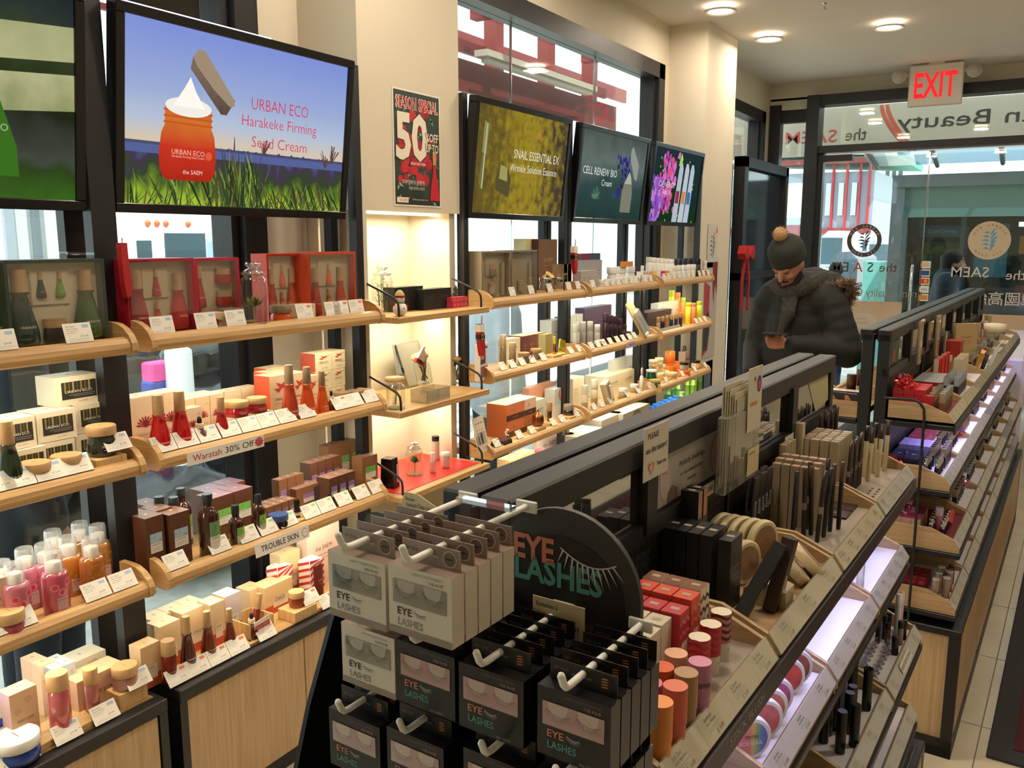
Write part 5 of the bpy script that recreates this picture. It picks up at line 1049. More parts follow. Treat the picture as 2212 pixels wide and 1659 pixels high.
# second shelf
m = MB(); m.box(-.012, .012, -.05, .05, 0, .155, C('#e4dcd4', .35)); m.quad(-.045, .018, .07, .13, .0125, C('#4a3438')); m.quad(-.045, .018, .012, .06, .0125, C('#9a6a66')); m.quad(-.046, .046, .134, .142, .0125, INK); m.txt('HOT', .012, -.03, .148, .0128, INK, .03); m.quad(.022, .048, .008, .06, .0125, C('#e89a2a')); m.quad(.022, .048, .06, .11, .0125, PAPER); [m.quad(.025, .045, .018 + k * .01, .022 + k * .01, .0128, C('#a04a1a')) for k in range(4)]; m.quad(-.04, .0, .09, .12, .0128, C('#c08880'))
thing(('eyeshadow_box', m.mesh('eyeshadow_box'), []), (-2.0, col_y(1044, -1.99, S1 + .05), S1 - .012), .25, 'large white palette box with orange corner tag beside the niche', 'box')
for (u, x, h, r, lb) in ((1086, -2.05, .150, .0155, 'tallest champagne bottle beside the palette box'), (1107, -2.02, .112, .0165, 'champagne bottle with silver stripes')): put(cyl(h, r, '#a8977a', '#b8a482', .35, metal=.6, name='champagne_bottle', rc=.98), u, x, S1 + .006, lb, 'bottle', h=.08)
cbox(1095, 1124, 0, -2.1, S1, .05, '#cfc0a0', 'cream carton behind the champagne bottles', h=.118, art='lines')
for (u, x) in ((1131, -2.01), (1158, -2.03)): put(jar(.052, .0275, '#8e8068', 'w', .35, clear=True), u, x, S1 + .012, 'clear jar with pale lid, %s of two on the second shelf' % ('left' if u == 1131 else 'right'), 'jar')
thing(pblock(.14, .06, .011), (-2.015, col_y(1145, -2.0, S1), S1), 0, 'thin riser under the two clear jars', 'riser')
m = MB(); m.tube([(0, 0, 0), (.0, .004, .06)], .0025, C('#7a2838'), 8); m.ball((0, .004, .064), .005, C('#8a3448'), 8); thing(('spatula', m.mesh('spatula'), []), (-1.985, col_y(1148, -1.985, S1 + .03), S1), 0, 'thin wine red spatula standing before the clear jars', 'spatula')
for i, (a, b_) in enumerate(((1129, 1141), (1141, 1157), (1157, 1178))): cbox(a, b_, 698, -2.09, S1, .08, ('#5e3430', '#6a3c36', '#7a463e')[i], 'maroon carton, %s of three beside the gold cartons' % ('first', 'second', 'third')[i], h=.122, art='lines', c2='#b89878', top='#c8b890')
for i, (a, b_) in enumerate(((1178, 1186), (1186, 1193))): cbox(a, b_, 700, -2.05, S1, .08, '#a89858', 'narrow gold carton, %s of two' % ('left', 'right')[i], h=.118, side='#a8ac7c')
thing(pblock(.085, .06, .025), (-2.0, col_y(1198, -1.99, S1), S1), 0, 'wood riser under the golden serum bottle', 'riser')
put(cyl(.088, .0085, '#c8a84a', '#d0b050', .4, metal=1, name='serum_bottle', rc=.8), 1198, -2.0, S1 + .025, 'slim golden serum bottle on a wood riser', 'bottle', h=.06)
m = MB()
for k in range(5): m.X = Matrix.Translation((0, .004 * k, .012 * k + .008)) @ Matrix.Rotation(.25 * k, 4, 'X') @ Matrix.Rotation(.2 * k, 4, 'Y'); m.box(-.02, .02, -.026, .026, -.006, .006, GOLD if k % 2 else pr('yellow foil', '#d8c840', .15, metal=.9), ch=.002)
thing(('gold_box', m.mesh('gold_box'), []), (-2.02, col_y(1221, -2.0, S1 + .04), S1 + .006), .4, 'crumpled golden foil gift tilted beside the serum', 'gift', sc=.95)
for i, (a, b_) in enumerate(((1191, 1208), (1208, 1221))): cbox(a, b_, 676, -2.14, S1, .07, '#c8ccc4', 'pale grey carton, %s of two behind the golden gift' % ('left', 'right')[i], h=.165, art='lines')
cards(3, 1, (1091, 1112, 1133, 1155, 1178), CORAL); cards(3, 1, (1238, 1256), CORAL, x=-1.966)
# third shelf
m = MB(); m.prism([(-.001, 0), (.001, 0), (.001, .155), (-.001, .155)], -.052, .052, C('#ded2bc', .5), 'y')
for k in range(5): m.disc(-.03 + .016 * k, .125, .0055, .0012, INK, 10); m.disc(-.03 + .016 * k, .1225, .004, .0014, C('#e8d8c0'), 10)
m.txt('thank you girls', .010, .0, .098, .0012, C('#b85a4a'), w=.07); m.quad(-.035, .04, .035, .088, .0012, C('#b0a898')); m.poly([(.0, .035), (.012, .035), (.014, .08), (.004, .088), (-.006, .07)], .0014, INK); m.poly([(-.03, .035), (-.015, .035), (-.018, .075), (-.03, .07)], .0014, C('#6a645c')); m.txt('the SAEM', .008, .01, .018, .0012, C('#b85a4a'), w=.035); [m.quad(-.048 + .006 * k, -.045 + .006 * k, .03, .075, .0012, INK) for k in range(2)]
thing(('photo_card', m.mesh('photo_card'), []), (-1.975, col_y(1048, -1.97, S2 + .05), S2 + .012), 0, 'large postcard with sketched faces leaning at the left shelf end', 'card', rot=(0, -.22, .12))
m = MB(); m.prism([(-.04, 0), (.04, 0), (.03, .03), (-.03, .03)], -.035, .035, C('#3a2c2a', .4), 'y'); thing(('flower_tray', m.mesh('flower_tray'), []), (-2.0, col_y(1088, -1.99, S2), S2), 0, 'dark slanted tray with tiny white blossoms beside the postcard', 'tray')
m = MB(); m.tube([(0, 0, 0), (0, .003, .05)], .0012, C('#8a6a4a'), 5); [m.ball((.004 * math.cos(k), .008 * math.cos(k * 2.1), .035 + .004 * k), .0042, C('#f0e8dc'), 7) for k in range(8)]
thing(('blossom_sprig', m.mesh('blossom_sprig'), []), (-1.962, col_y(1091, -1.97, S2 + .04), S2 + .02), 0, 'tiny white blossom sprig beside the postcard', 'flower')
for l in range(2):
    cbox(1094, 1133, 0, -2.05, S2 + .080 * l, .11, '#c8744a', 'copper and brown gift box, %s one, left half of the pile' % ('lower', 'upper')[l], h=.079, art='band', c2='#4a2c22', side='#b8602c', top='#e8d0a0')
    cbox(1133, 1158, 0, -2.05, S2 + .080 * l, .11, '#d8b49a' if l else '#b8703c', 'copper and brown gift box, %s one, right half of the pile' % ('lower', 'upper')[l], h=.079, art='band', c2='#4a3428', side='#b8602c', top='#e8dcc0')
thing(pblock(.085, .06, .03), (-2.0, col_y(1163, -1.99, S2), S2), 0, 'wood riser under the copper domed jar', 'riser')
cp = pr('copper metal', '#a8683c', .22, metal=.9); bb = MB(); bb.lathe([(.018, 0), (.027, .008), (.030, .02), (.029, .029)], pr('copper glass', '#7c3a22', .1, coat=1), 24); bb.lathe([(.0305, .027), (.0305, .032)], cp, 24); ll = MB(); ll.lathe([(.029, .032), (.028, .045), (.02, .058), (.008, .066), (.004, .070), (.0065, .075), (.004, .080), (0, .081)], cp, 24)
thing(('domed_jar', None, [('body', bb.mesh('body')), ('lid', ll.mesh('lid'))]), (-2.0, col_y(1162, -2.0, S2 + .05), S2 + .03), 0, 'copper jar with onion dome lid on a wood riser', 'jar')
thing(pblock(.06, .06, .018), (-2.03, col_y(1187, -2.02, S2), S2), 0, 'low wood riser under the bronze lipstick tube', 'riser')
put(cyl(.098, .0115, '#8a6a4c', '#a8845c', .45, metal=1, name='bronze_tube', rc=1.1), 1187, -2.03, S2 + .018, 'tall bronze tube beside the copper domed jar', 'tube', h=.06)
thing(pblock(.075, .06, .024), (-2.0, col_y(1232, -1.99, S2), S2), 0, 'wood riser under the smoky chrome cup', 'riser')
put(cyl(.056, .026, '#6a6058', '#8a8278', .5, metal=1, name='chrome_jar', cr=.1), 1228, -2.01, S2 + .024, 'smoky chrome jar on a riser at the right end', 'jar', h=.04)
cbox(1157, 1178, 0, -2.08, S2, .06, '#c8cdb8', 'pale green carton behind the bronze tube', h=.125, art='lines')
cbox(1198, 1228, 0, -2.09, S2 + .064, .06, '#c2cac6', 'grey blue carton with pink dot, upper one', h=.085, art='dot', c2='#c06a60', c3='#d08a7c')
cbox(1198, 1228, 0, -2.09, S2, .06, '#d2d4cc', 'grey blue carton beneath the pink dot carton', h=.063)
cbox(1143, 1176, 0, -2.16, S2, .04, '#c88a6c', 'open salmon gift box behind the pale green carton, left flap', h=.17); cbox(1176, 1198, 0, -2.16, S2, .04, '#d09878', 'open salmon gift box behind the pale green carton, right flap', h=.17)
cards(3, 2, (1078, 1127, 1154, 1200, 1219, 1250), CORAL)
# counter
for i, (a, b_, x, h) in enumerate(((1018, 1045, -2.0, .115), (1052, 1066, -2.07, .12), (1068, 1100, -2.05, .1), (1100, 1134, -2.04, .115))): cbox(a, b_, 0, x, S3, .07, ('#d8bc84', '#dfc795', '#e2c894', '#e0c48c')[i], 'cream gold carton, %s from the left on the counter' % ('first', 'second', 'third', 'fourth')[i], h=h, art='lines')
for i, (u, h, x) in enumerate(((1050, .135, -1.99), (1072, .15, -2.0), (1101, .125, -2.0))): put(cyl(h, .019, '#e8e0d0', '#ece6da', .42, rc=.72, name='milk_bottle'), u, x, S3, 'white milky bottle standing in front of the cream cartons', 'bottle', 'milky bottles on the counter', h=.06)
for i, (a, b_) in enumerate(((1100, 1130), (1131, 1155))): cbox(a, b_, 0, -2.11, S3, .07, '#e2bf8c', 'apricot carton with dark stripe, %s of two' % ('left', 'right')[i], h=.175, art='lines', c2='#5a3a28', top='#ecd4a0')
for l in range(3): put(jar(.034, .026, '#e88a9a', '#e8707c', .45), 1166, -2.12, S3 + .0345 * l + .06, 'pink fruit jar, %s of the pile of three' % ('lowest', 'middle', 'topmost')[l], 'jar')
cbox(1150, 1180, 0, -2.10, S3, .06, '#e8b8b0', 'pink carton supporting the fruit jars', h=.059)
cbox(1160, 1212, 0, -2.17, S3, .03, '#dccec4', 'large white carton with side print behind the pink jars', h=.24, art='lines')
put(jar(.085, .040, '#c89a8c', 'W', .45), 1225, -2.10, S3 + .115, 'wide jar with ivory lid and rosy band', 'jar', h=.17)
cbox(1196, 1250, 0, -2.06, S3, .08, '#e4d0c0', 'pale pink carton under the ivory lidded jar', h=.114)
for l in range(2): cbox(1136, 1175, 0, -1.99, S3 + .025 * l, .07, '#b8824a', 'flat brown soap carton, %s of two' % ('lower', 'upper')[l], h=.024)
# ------------------------------------------------------------ bay 4 (under the grey screen)
def row(n, uL, uR, x, z, h, fn, label, cat, rows=1, dx=.035, grp=None):
    for j in range(rows):
        for i in range(n):
            u = uL + (uR - uL) * (i / (n - 1) if n > 1 else 0)
            put(fn(i, j), u, x - j * dx, z, label, cat, grp or label, h=h)
grid(3, 1, 1255, 1290, 0, -2.05, S0, .05, '#b3aca6', 'grey silver carton at the left of the grey bay top shelf', h=.098, art='lines')
grid(3, 1, 1258, 1300, 0, -2.12, S0, .05, '#a8a4a4', 'grey silver carton in the upper back row', h=.15, art='lines')
cbox(1255, 1275, 0, -2.17, S0, .03, '#7c2a44', 'wine coloured carton behind the grey cartons', h=.185); cbox(1275, 1296, 0, -2.17, S0, .03, '#33425c', 'navy carton behind the grey cartons', h=.185)
row(3, 1300, 1325, -2.03, S0, .05, lambda i, j: jar(.045, .020, '#d8d8c8', 'W', .45), 'small white lidded jar in the grey bay front row', 'jar')
row(5, 1322, 1400, -2.10, S0, .08, lambda i, j: jar(.105, .030, '#e6e2d8', 'W', .35), 'white cylinder tub in the grey bay back row', 'jar')
row(4, 1335, 1395, -2.03, S0, .05, lambda i, j: jar(.05, .024, ('#e8e0d0', '#dcdccc', '#e8d8c0', '#e0cabc')[i], 'W', .4), 'low white jar at the middle of the grey bay top shelf', 'jar')
cbox(1350, 1368, 0, -2.06, S0 + .105, .03, '#dc8a3c', 'small orange labelled carton atop the white tubs', h=.03, rz=0)
grid(2, 1, 1388, 1412, 0, -2.06, S0, .04, '#e8e2dc', 'small red and white spotted carton beside the bay end', h=.035, lay=2, art='spots', c2='#c83a30', c3='#d85a50')
cards(4, 0, (1283, 1312, 1326, 1338, 1354, 1366, 1375, 1396, 1408), '#c8d4e4', tilt=.3, x=-1.97)
row(4, 1243, 1290, -2.03, S1, .08, lambda i, j: cyl((.150, .148, .142, .118)[i], .0165, '#b6b6ae', '#c8c8c0', .3, name='silver_bottle'), 'silver grey bottle in the grey row of the second shelf', 'bottle', rows=2)
grid(3, 1, 1215, 1260, 0, -2.15, S1, .05, '#b8bcb6', 'grey green carton behind the silver bottles', h=.175, art='lines')
grid(4, 1, 1262, 1320, 0, -2.14, S1, .06, '#4c3c50', 'dark plum carton behind the plum bottles', h=.205, art='lines', c2='#8a7a90')
row(5, 1308, 1348, -2.05, S1, .08, lambda i, j: cyl((.175, .16, .15, .13, .09)[i], .0165, '#33202c', '#40283a', .3, 'URBAN', '#8a7080', name='plum_bottle'), 'dark plum bottle in the descending plum row', 'bottle', rows=1)
put(jar(.042, .025, '#b8b4ac', 'W', .4), 1297, -2.0, S1, 'grey jar before the dark plum cartons', 'jar'); cbox(1348, 1362, 0, -2.02, S1, .04, '#3c2030', 'small plum carton right of the plum bottles', h=.05)
# slanted kraft stand with clear pouch
m = MB(); m.box(-.004, .004, -.07, .07, 0, .26, C('#b89a70', .7)); b = MB(); b.box(.005, .03, -.055, .055, .01, .19, glass('pouch film', '#f4f4ec', .5, .14, body='#d8d8c8', bodyf=.45), ch=.01); d = MB(); d.box(.012, .022, -.03, -.012, .03, .16, INK); d.box(.012, .022, .0, .02, .03, .14, C('#5a5a5c')); d.quad(.01, .045, .02, .06, .031, C('#8a929c'))
thing(('pouch_stand', None, [('backing_board', m.mesh('backing_board')), ('clear_pouch', b.mesh('clear_pouch')), ('contents', d.mesh('contents'))]), (-1.965, col_y(1392, -1.98, S1 + .08), S1 + .01), .1, 'kraft board with a clear gift pouch leaning over the second shelf', 'pouch', rot=(.25, -.45, .1), sc=.92)
cards(4, 1, (1282, 1296, 1309, 1323, 1338, 1351, 1364, 1375), ('#dcb0a0', '#e8e4da'))
m = MB(); m.box(-.0006, .0006, -.06, .06, -.017, .017, C('#c8b0c4')); m.txt('20% Off', .017, 0.01, 0, .001, C('#6a2a5a'), .02, w=.075); thing(('promo_strip', m.mesh('promo_strip'), []), (-1.943, col_y(1362, -1.945, 1.1), 1.115), 0, 'small lilac handwritten percent off strip on the second shelf front', 'sign')
# third shelf
grid(2, 2, 1237, 1262, 0, -2.12, S2, .05, '#e2d6b8', 'tall cream carton behind the cream bottles', h=.165, art='lines')
row(2, 1263, 1284, -2.03, S2, .08, lambda i, j: cyl((.145, .16)[i], .0185, '#e6d8ba', '#efe6cc', .35, band='#b9a88c', name='cream_bottle'), 'tall cream bottle with taupe band', 'bottle')
m = MB(); m.box(-.02, .02, -.028, .028, 0, .135, C('#cabfa0', .5), ch=.002); m.box(.02, .021, -.02, .02, .02, .12, C('#a09678')); m.tube([(.026, -.006, .03), (.026, .004, .11)], .007, C('#e6dcc4'), 10)
thing(('open_case', m.mesh('open_case'), []), (-2.0, col_y(1318, -2.0, S2 + .05), S2 + .012), 0, 'open cream case with an ampoule leaning left', 'box', rot=(.42, -.1, 0))
grid(2, 2, 1310, 1372, 0, -2.10, S2, .07, '#e4d9b4', 'cream carton behind the two taupe jars', h=.125, art='lines')
grid(3, 1, 1322, 1368, 0, -2.17, S2, .03, '#d4d8cc', 'pale grey window carton farthest back', h=.19, art='lines')
thing(pblock(.17, .06, .015), (-2.01, col_y(1360, -2.0, S2), S2), 0, 'wood riser under the two taupe jars', 'riser')
row(2, 1346, 1370, -2.01, S2 + .015, .04, lambda i, j: jar(.048, .0255, '#a89880', 'W', .4), 'taupe jar with cream lid on the riser', 'jar')
m = MB(); m.lathe([(.012, 0), (.014, .004), (.013, .085), (.008, .1)], C('#e4dccc', .35), 14); m.lathe([(.006, .1), (.012, .115), (.011, .14), (.003, .15)], C('#d8d0c0', .3), 14, sx=.5); thing(('massager', m.mesh('massager'), []), (-2.0, col_y(1386, -2.0, S2 + .05), S2 + .004), 0, 'white upright massager wand left of the green jars', 'massager')
cards(4, 2, (1288, 1305, 1323, 1360, 1383, 1407), CORAL)
for i, (a, b_, x, h, lb) in enumerate(((1248, 1300, -2.0, .2, 'white gift box with clear window, nearest on the counter'), (1298, 1345, -2.03, .225, 'white gift box with lettering in the middle of the counter row'), (1345, 1402, -2.0, .225, 'white gift box with a jar window, right of the three'))):
    cbox(a, b_, 0, x, S3, .13, '#c9bfa8', lb, h=h, art=('dot', 'lines', 'dot')[i], c2='#8c8070', c3='#a89c88', side='#8c867c', top='#efe6b8')
row(2, 1408, 1424, -2.0, S3, .1, lambda i, j: jar(.075, .022, '#7a5848', '#c8b8a0', .12, clear=True), 'clear jar with brown filling beside the white gift box', 'jar')
# ------------------------------------------------------------ bay 5 (under the flower screen)
row(6, 1402, 1450, -2.08, S0, .08, lambda i, j: cyl(.155 - .004 * i, .019, '#ece8dc', '#f0ece2', .2, band=(None, '#e8d050', None, '#c02a6a', '#e09a30', None)[i], name='white_tube_bottle'), 'white tube with fruit print at the flower bay top shelf', 'bottle')
row(5, 1458, 1500, -2.11, S0, .08, lambda i, j: cyl(.135, .018, '#3c3e40', '#2c2e30', .3, clear=True, name='smoky_bottle'), 'smoky bottle in the back row of the flower bay', 'bottle')
row(5, 1457, 1498, -2.03, S0, .05, lambda i, j: cyl(.095, .015, '#e6e0d4', '#f0ece4', .35, name='foam_bottle', rc=1.15), 'small white pump bottle in the flower bay front row', 'bottle')
row(2, 1508, 1522, -2.05, S0, .05, lambda i, j: cyl((.13, .115)[i], .016, ('#1c1c20', '#d8ccb8')[i], ('#1c1c20', '#e8e0d0')[i], .3, name='slim_bottle'), 'slim bottle at the right end of the flower bay', 'bottle')
cards(5, 0, (1437, 1447, 1458, 1470, 1480, 1490, 1499, 1513, 1522, 1532), ('#bcd4ee', '#9a9486'), tilt=.3, x=-1.97)
row(6, 1422, 1470, -2.03, S1, .06, lambda i, j: cyl(.098, .0125, ('#b8aa90', '#2c2430', '#b07a4a', '#1f3050', '#22344e', '#26304a')[i], '#b08450', .35, capm=WOODCAP, name='wood_cap_bottle'), 'small bottle with wood cap in the flower bay middle shelf', 'bottle')
grid(5, 2, 1398, 1450, 0, -2.09, S1, .05, '#4a3a38', 'dark brown carton behind the wood cap bottles', h=.125, art='lines', top='#6a5450')
grid(5, 1, 1420, 1478, 0, -2.15, S1, .05, '#dcd8cc', 'white carton in the back row of the flower bay', h=.16, art='lines')
for i, (u, x, h) in enumerate(((1450, -2.17, .235), (1463, -2.16, .215), (1474, -2.13, .18), (1486, -2.07, .15), (1497, -2.05, .145), (1510, -2.05, .15))): put(cyl(h, .020, ('#d6e03a', '#f09048', '#f0a060', '#dce23c', '#f0885c', '#d4e030')[i], ('#c8d830', '#f08850', '#a8cc48', '#d8e040', '#f08a60', '#b8d038')[i], .18, name='bright_tube'), u, x, S1, 'neon yellow or orange fruit tube in the stepped stack', 'tube', 'neon fruit tubes', h=.1)
m = MB(); m.box(-.002, .002, -.17, .17, 0, .04, C('#a39c92', .5)); thing(('label_holder', m.mesh('label_holder'), []), (-1.972, col_y(1452, -1.972, S1), S1 - .004), 0, 'long grey printed label strip on the flower bay middle shelf', 'label strip', rot=(0, -.4, 0))
cards(5, 1, (1508, 1517, 1527), '#e8eef4')
thing(jar(.1, .034, '#1f5a34', 'W', .12), (-2.05, col_y(1393 + 14, -2.05, S2 + .06), S2), 0, 'tall green jar with white lid at the left of the flower bay', 'jar')
row(3, 1416, 1437, -2.09, S2, .06, lambda i, j: jar(.048, .028, '#d8b478', '#ecdcb8', .4), 'honey jar in the lower back row of the flower bay', 'jar'); 
for i, (u, z) in enumerate(((1412, .048), (1428, .048), (1424, .096), (1411, .096))): put(jar(.048, .028, '#d8b478', '#ecdcb8', .4), u, -2.10, S2 + z, 'honey jar stacked on the lower honey jars', 'jar', 'stacked honey jars', h=.07)
put(jar(.05, .036, '#1f5a34', '#c8b060', .3), 1415, -2.0, S2, 'low wide green tub before the honey jars', 'jar'); put(jar(.055, .040, '#d8a860', '#e4c890', .4), 1450, -2.01, S2, 'wide honey coloured tub beside the green tub', 'jar')
put(cyl(.085, .035, '#e8701c', '#e8701c', .05, name='orange_tub'), 1448, -2.12, S2 + .075, 'bright orange tub standing on top of the pile', 'tub', h=.13); put(cyl(.075, .030, '#e8701c', '#e8701c', .1, name='orange_tub'), 1444, -2.12, S2, 'bright orange tub, left of the lower pair', 'tub', h=.04); put(cyl(.072, .026, '#e07820', '#e07820', .1, name='orange_tub'), 1462, -2.12, S2, 'bright orange tub, right of the lower pair', 'tub', h=.04)
put(jar(.045, .044, '#d8681c', '#e8803c', .3), 1478, -2.0, S2, 'flat orange tub under the clear scrub jar', 'jar'); put(jar(.052, .030, '#c8b4a0', 'k', .3, clear=True), 1478, -2.0, S2 + .045, 'scrub jar with dark lid on the flat orange tub', 'jar'); put(jar(.058, .033, '#d8b48c', 'k', .25), 1503, -2.03, S2 + .012, 'peach jar with black lid at the shelf end', 'jar')
m = MB(); m.box(-.02, .02, -.035, .035, 0, .07, C('#c0a48c', .7)); m.quad(-.03, .03, .02, .03, .0205, C('#c04a30')); m.tube([(0, -.018, .07), (0, -.015, .095), (0, 0, .1), (0, .015, .095), (0, .018, .07)], .004, C('#4a3a34'), 6); thing(('gift_bag', m.mesh('gift_bag'), []), (-2.17, col_y(1478, -2.17, S2 + .1), S2 + .02), 0, 'small kraft gift bag with dark handles behind the orange tubs', 'bag', sc=1.3)
cards(5, 2, (1443, 1478, 1505, 1528), '#ffffff')
BAMB = lambda h, c: (lambda m: (m.lathe([(.018, 0), (.019, .003), (.0185, h * .45), (.020, h * .46), (.0185, h * .47), (.0185, h * .82), (.021, h * .83), (.021, h * .86), (.0175, h * .87), (.0175, h)], C(c, .4), 18), ('bamboo_tube', m.mesh('bamboo_tube'), []))[-1])(MB())
for i, (u, x, h, c) in enumerate(((1442, -2.12, .21, '#3f7a3c'), (1455, -2.13, .225, '#5a9444'), (1473, -2.02, .20, '#6f9a66'), (1463, -2.10, .235, '#6aa040'), (1484, -2.10, .235, '#78a83c'), (1496, -2.06, .235, '#74aa3a'), (1510, -2.06, .245, '#5f9a34'))): put(BAMB(h, c), u, x, S3, 'green bamboo shaped tube, on the last counter', 'tube', 'bamboo tubes', h=.15)
def bluecap(i, j): return cyl(.165, .0205, '#1f5fae', '#2a74d8', .25, clear=True, name='blue_bottle')
row(6, 1405, 1458, -2.03, S3, .12, bluecap, 'blue bottle with pointed cap on the last counter', 'bottle', rows=2, dx=.05)
# ------------------------------------------------------------ pillar 2: leaf logo sheets, bow
m = MB(); m.box(-.0006, .0006, -.11, .11, -.16, .16, C('#c9c4b8')); leaf(m, .11, C('#6e6e70')); m.poly([(.07, .09), (.1, .15), (.11, .1)], .001, C('#d8402a')); thing(('logo_sheet', m.mesh('logo_sheet'), []), (-2.095, 6.33, 1.66), 0, 'grey leaf logo sheet on the cream pillar', 'poster')
m = MB(); m.box(-.0006, .0006, -.14, .14, -.36, .36, C('#b6aca0')); m.txt('split', .07, .0, .29, .001, PAPER); m.poly([(-.14, .22), (-.02, .18), (-.03, .0), (.01, -.12), (-.03, -.3), (-.14, -.34)], .0012, C('#b02030')); m.poly([(-.14, -.05), (-.03, -.0), (.0, -.14), (-.05, -.3), (-.14, -.3)], .0015, INK); m.poly([(.02, .36), (.14, .36), (.14, .1), (.09, .2), (.07, .04), (.04, .16)], .0016, C('#7a1820'))
thing(('advert_panel', m.mesh('advert_panel'), []), (-2.095, 6.33, 1.18), 0, 'tall advert panel with red and black shapes on the cream pillar', 'poster')
m = MB(); m.quad(-.11, .11, -.33, .33, 0, C('#5c6c7c')); m.quad(-.09, .07, -.26, .26, .001, C('#4a5a6a')); m.box(-.003, .0, -.11, .11, -.33, .33, C('#5c6c7c')); thing(('printed_poster', m.mesh('printed_poster'), []), (-2.094, 6.33, .82 - .36), 0, 'grey blue printed panel low on the cream pillar', 'poster')
def bow(s):
    m = MB()
    for sg in (-1, 1):
        m.prism([(0, 0), (sg * .07, .05), (sg * .09, .01), (sg * .06, -.02)], -.02, .02, RED, 'x'); m.prism([(sg * .005, -.01), (sg * .05, -.14), (sg * .045, -.27), (sg * .065, -.28), (sg * .072, -.12), (sg * .025, 0)], -.004, .004, RED, 'x')
    m.ball((0, 0, 0), .022, RED, 10); return ('ribbon_bow', m.mesh('ribbon_bow'), [])
thing(bow(1), (-2.03, 7.0, 1.58), 0, 'big red ribbon bow on the tall black display frame', 'bow', sc=1.6)
# ================================================================== GONDOLAS
def gput(spec, u, v, z, label, cat, group=None, rz=0.0, rot=None, sc=1.0):
    p = g2w(u, v, z)
    return thing(spec, p, G + rz, label, cat, group, rot=(rot[0], rot[1], rot[2] + G) if rot else None, sc=sc)
TZ = {1: 1.13, 2: .925, 3: .725, 4: .515}
TF = {1: -.307, 2: -.305, 3: -.262, 4: -.258}
MIR = pr('mirror face', '#c8ccce', .03, metal=1)
PERF = pr('perforated black metal', '#131215', .55)
def gondola(v0, n, label, left=True, gfx=None):
    L = n * .37; B = BLACK; ps = []
    b = MB(); b.box(-.845, -.235, 0, L, .0, .06, C('#141316')); b.box(-.84, -.24, .012, L - .012, .05, .425, OAKP)
    ps_ = [('base', b.mesh('base'))]
    f = MB(); f.box(-.845, -.235, 0, L, .425, .45, B, ch=.003)
    for u in (-.845, -.27):
        for v in (0, L - .03): f.box(u, u + .035, v, v + .03, 0, .43, B)
    f.box(-.845, -.235, 0, .02, .0, .035, B); f.box(-.252, -.248, .03, L - .03, .45, .462, ACR)
    ps_.append(('black_frame', f.mesh('black_frame')))
    for i in range(int(n / 2)):
        d = MB(); d.box(-.243, -.2365, .03 + i * .74, .03 + i * .74 + .70, .065, .42, OAKP, ch=.002); ps_.append(('door', d.mesh('door')))
    for v in [0] + [k * .74 - .015 for k in range(1, int(n / 2))] + [L - .03]:
        for u in (-.548, -.598):
            m = MB(); m.box(u, u + .036, v, v + .03, .45, 1.40, B, ch=.002); ps_.append(('upright', m.mesh('upright')))
    for u in (-.552, -.606):
        m = MB(); m.box(u, u + .042, 0, L, 1.375, 1.415, B, ch=.003); ps_.append(('top_rail', m.mesh('top_rail')))
    m = MB(); m.box(-.530, -.508, .0, L, 1.262, 1.288, B); ps_.append(('lower_rail', m.mesh('lower_rail')))
    m = MB(); m.box(-.528, -.520, .01, L - .01, .45, 1.262, PERF)
    for k in range(int(L / .02)):
        for j in range(6): m.quad(.012 + k * .02, .022 + k * .02, 1.165 + j * .016, 1.173 + j * .016, -.5195, C('#2e2c30'))
    ps_.append(('perforated_panel', m.mesh('perforated_panel')))
    for k in range(n):
        m = MB(); m.box(-.528, -.519, k * .37 + .02, k * .37 + .35, 1.288, 1.375, B)
        g = gfx and gfx.get(k)
        if g: g(m, k * .37 + .025, k * .37 + .345)
        else: m.quad(k * .37 + .025, k * .37 + .345, 1.292, 1.373, -.518, MIR)
        ps_.append(('mirror_panel' if not g else 'graphic_or_reflection_panel', m.mesh('mirror_panel')))
        if k: m = MB(); m.box(-.522, -.504, k * .37 - .018, k * .37 + .018, 1.27, 1.385, B); ps_.append(('panel_divider', m.mesh('panel_divider')))
    for t in (1, 2, 3, 4):
        m = MB(); F = TF[t]; zb = TZ[t] - (.018 if t > 1 else .008); m.box(-.52, F + .002, 0, L, zb - .018, zb - .001, B, ch=.002)
        if t == 1: m.box(F - .002, F + .004, 0, L, zb - .028, zb + .004, pr('plum black strip', '#241a20', .45))
        ps_.append(('steel_shelf', m.mesh('steel_shelf')))
    if n == 8: m = MB(); m.box(-.80, -.60, 0, L, 1.095, 1.113, B, ch=.002); ps_.append(('steel_shelf', m.mesh('steel_shelf')))
    o = thing(('gondola', None, ps_), g2w(0, v0), G, label, 'display stand', 'back to back display gondolas')
    for t, p in ((1, 2.6), (2, 2.6), (3, 2.2)):
        area('shelf_light', (-.36, L / 2, TZ[t] - .032), (.03, L * .95), p * L / 1.5, (.60, .58, 1.0), parent=o)
    return o
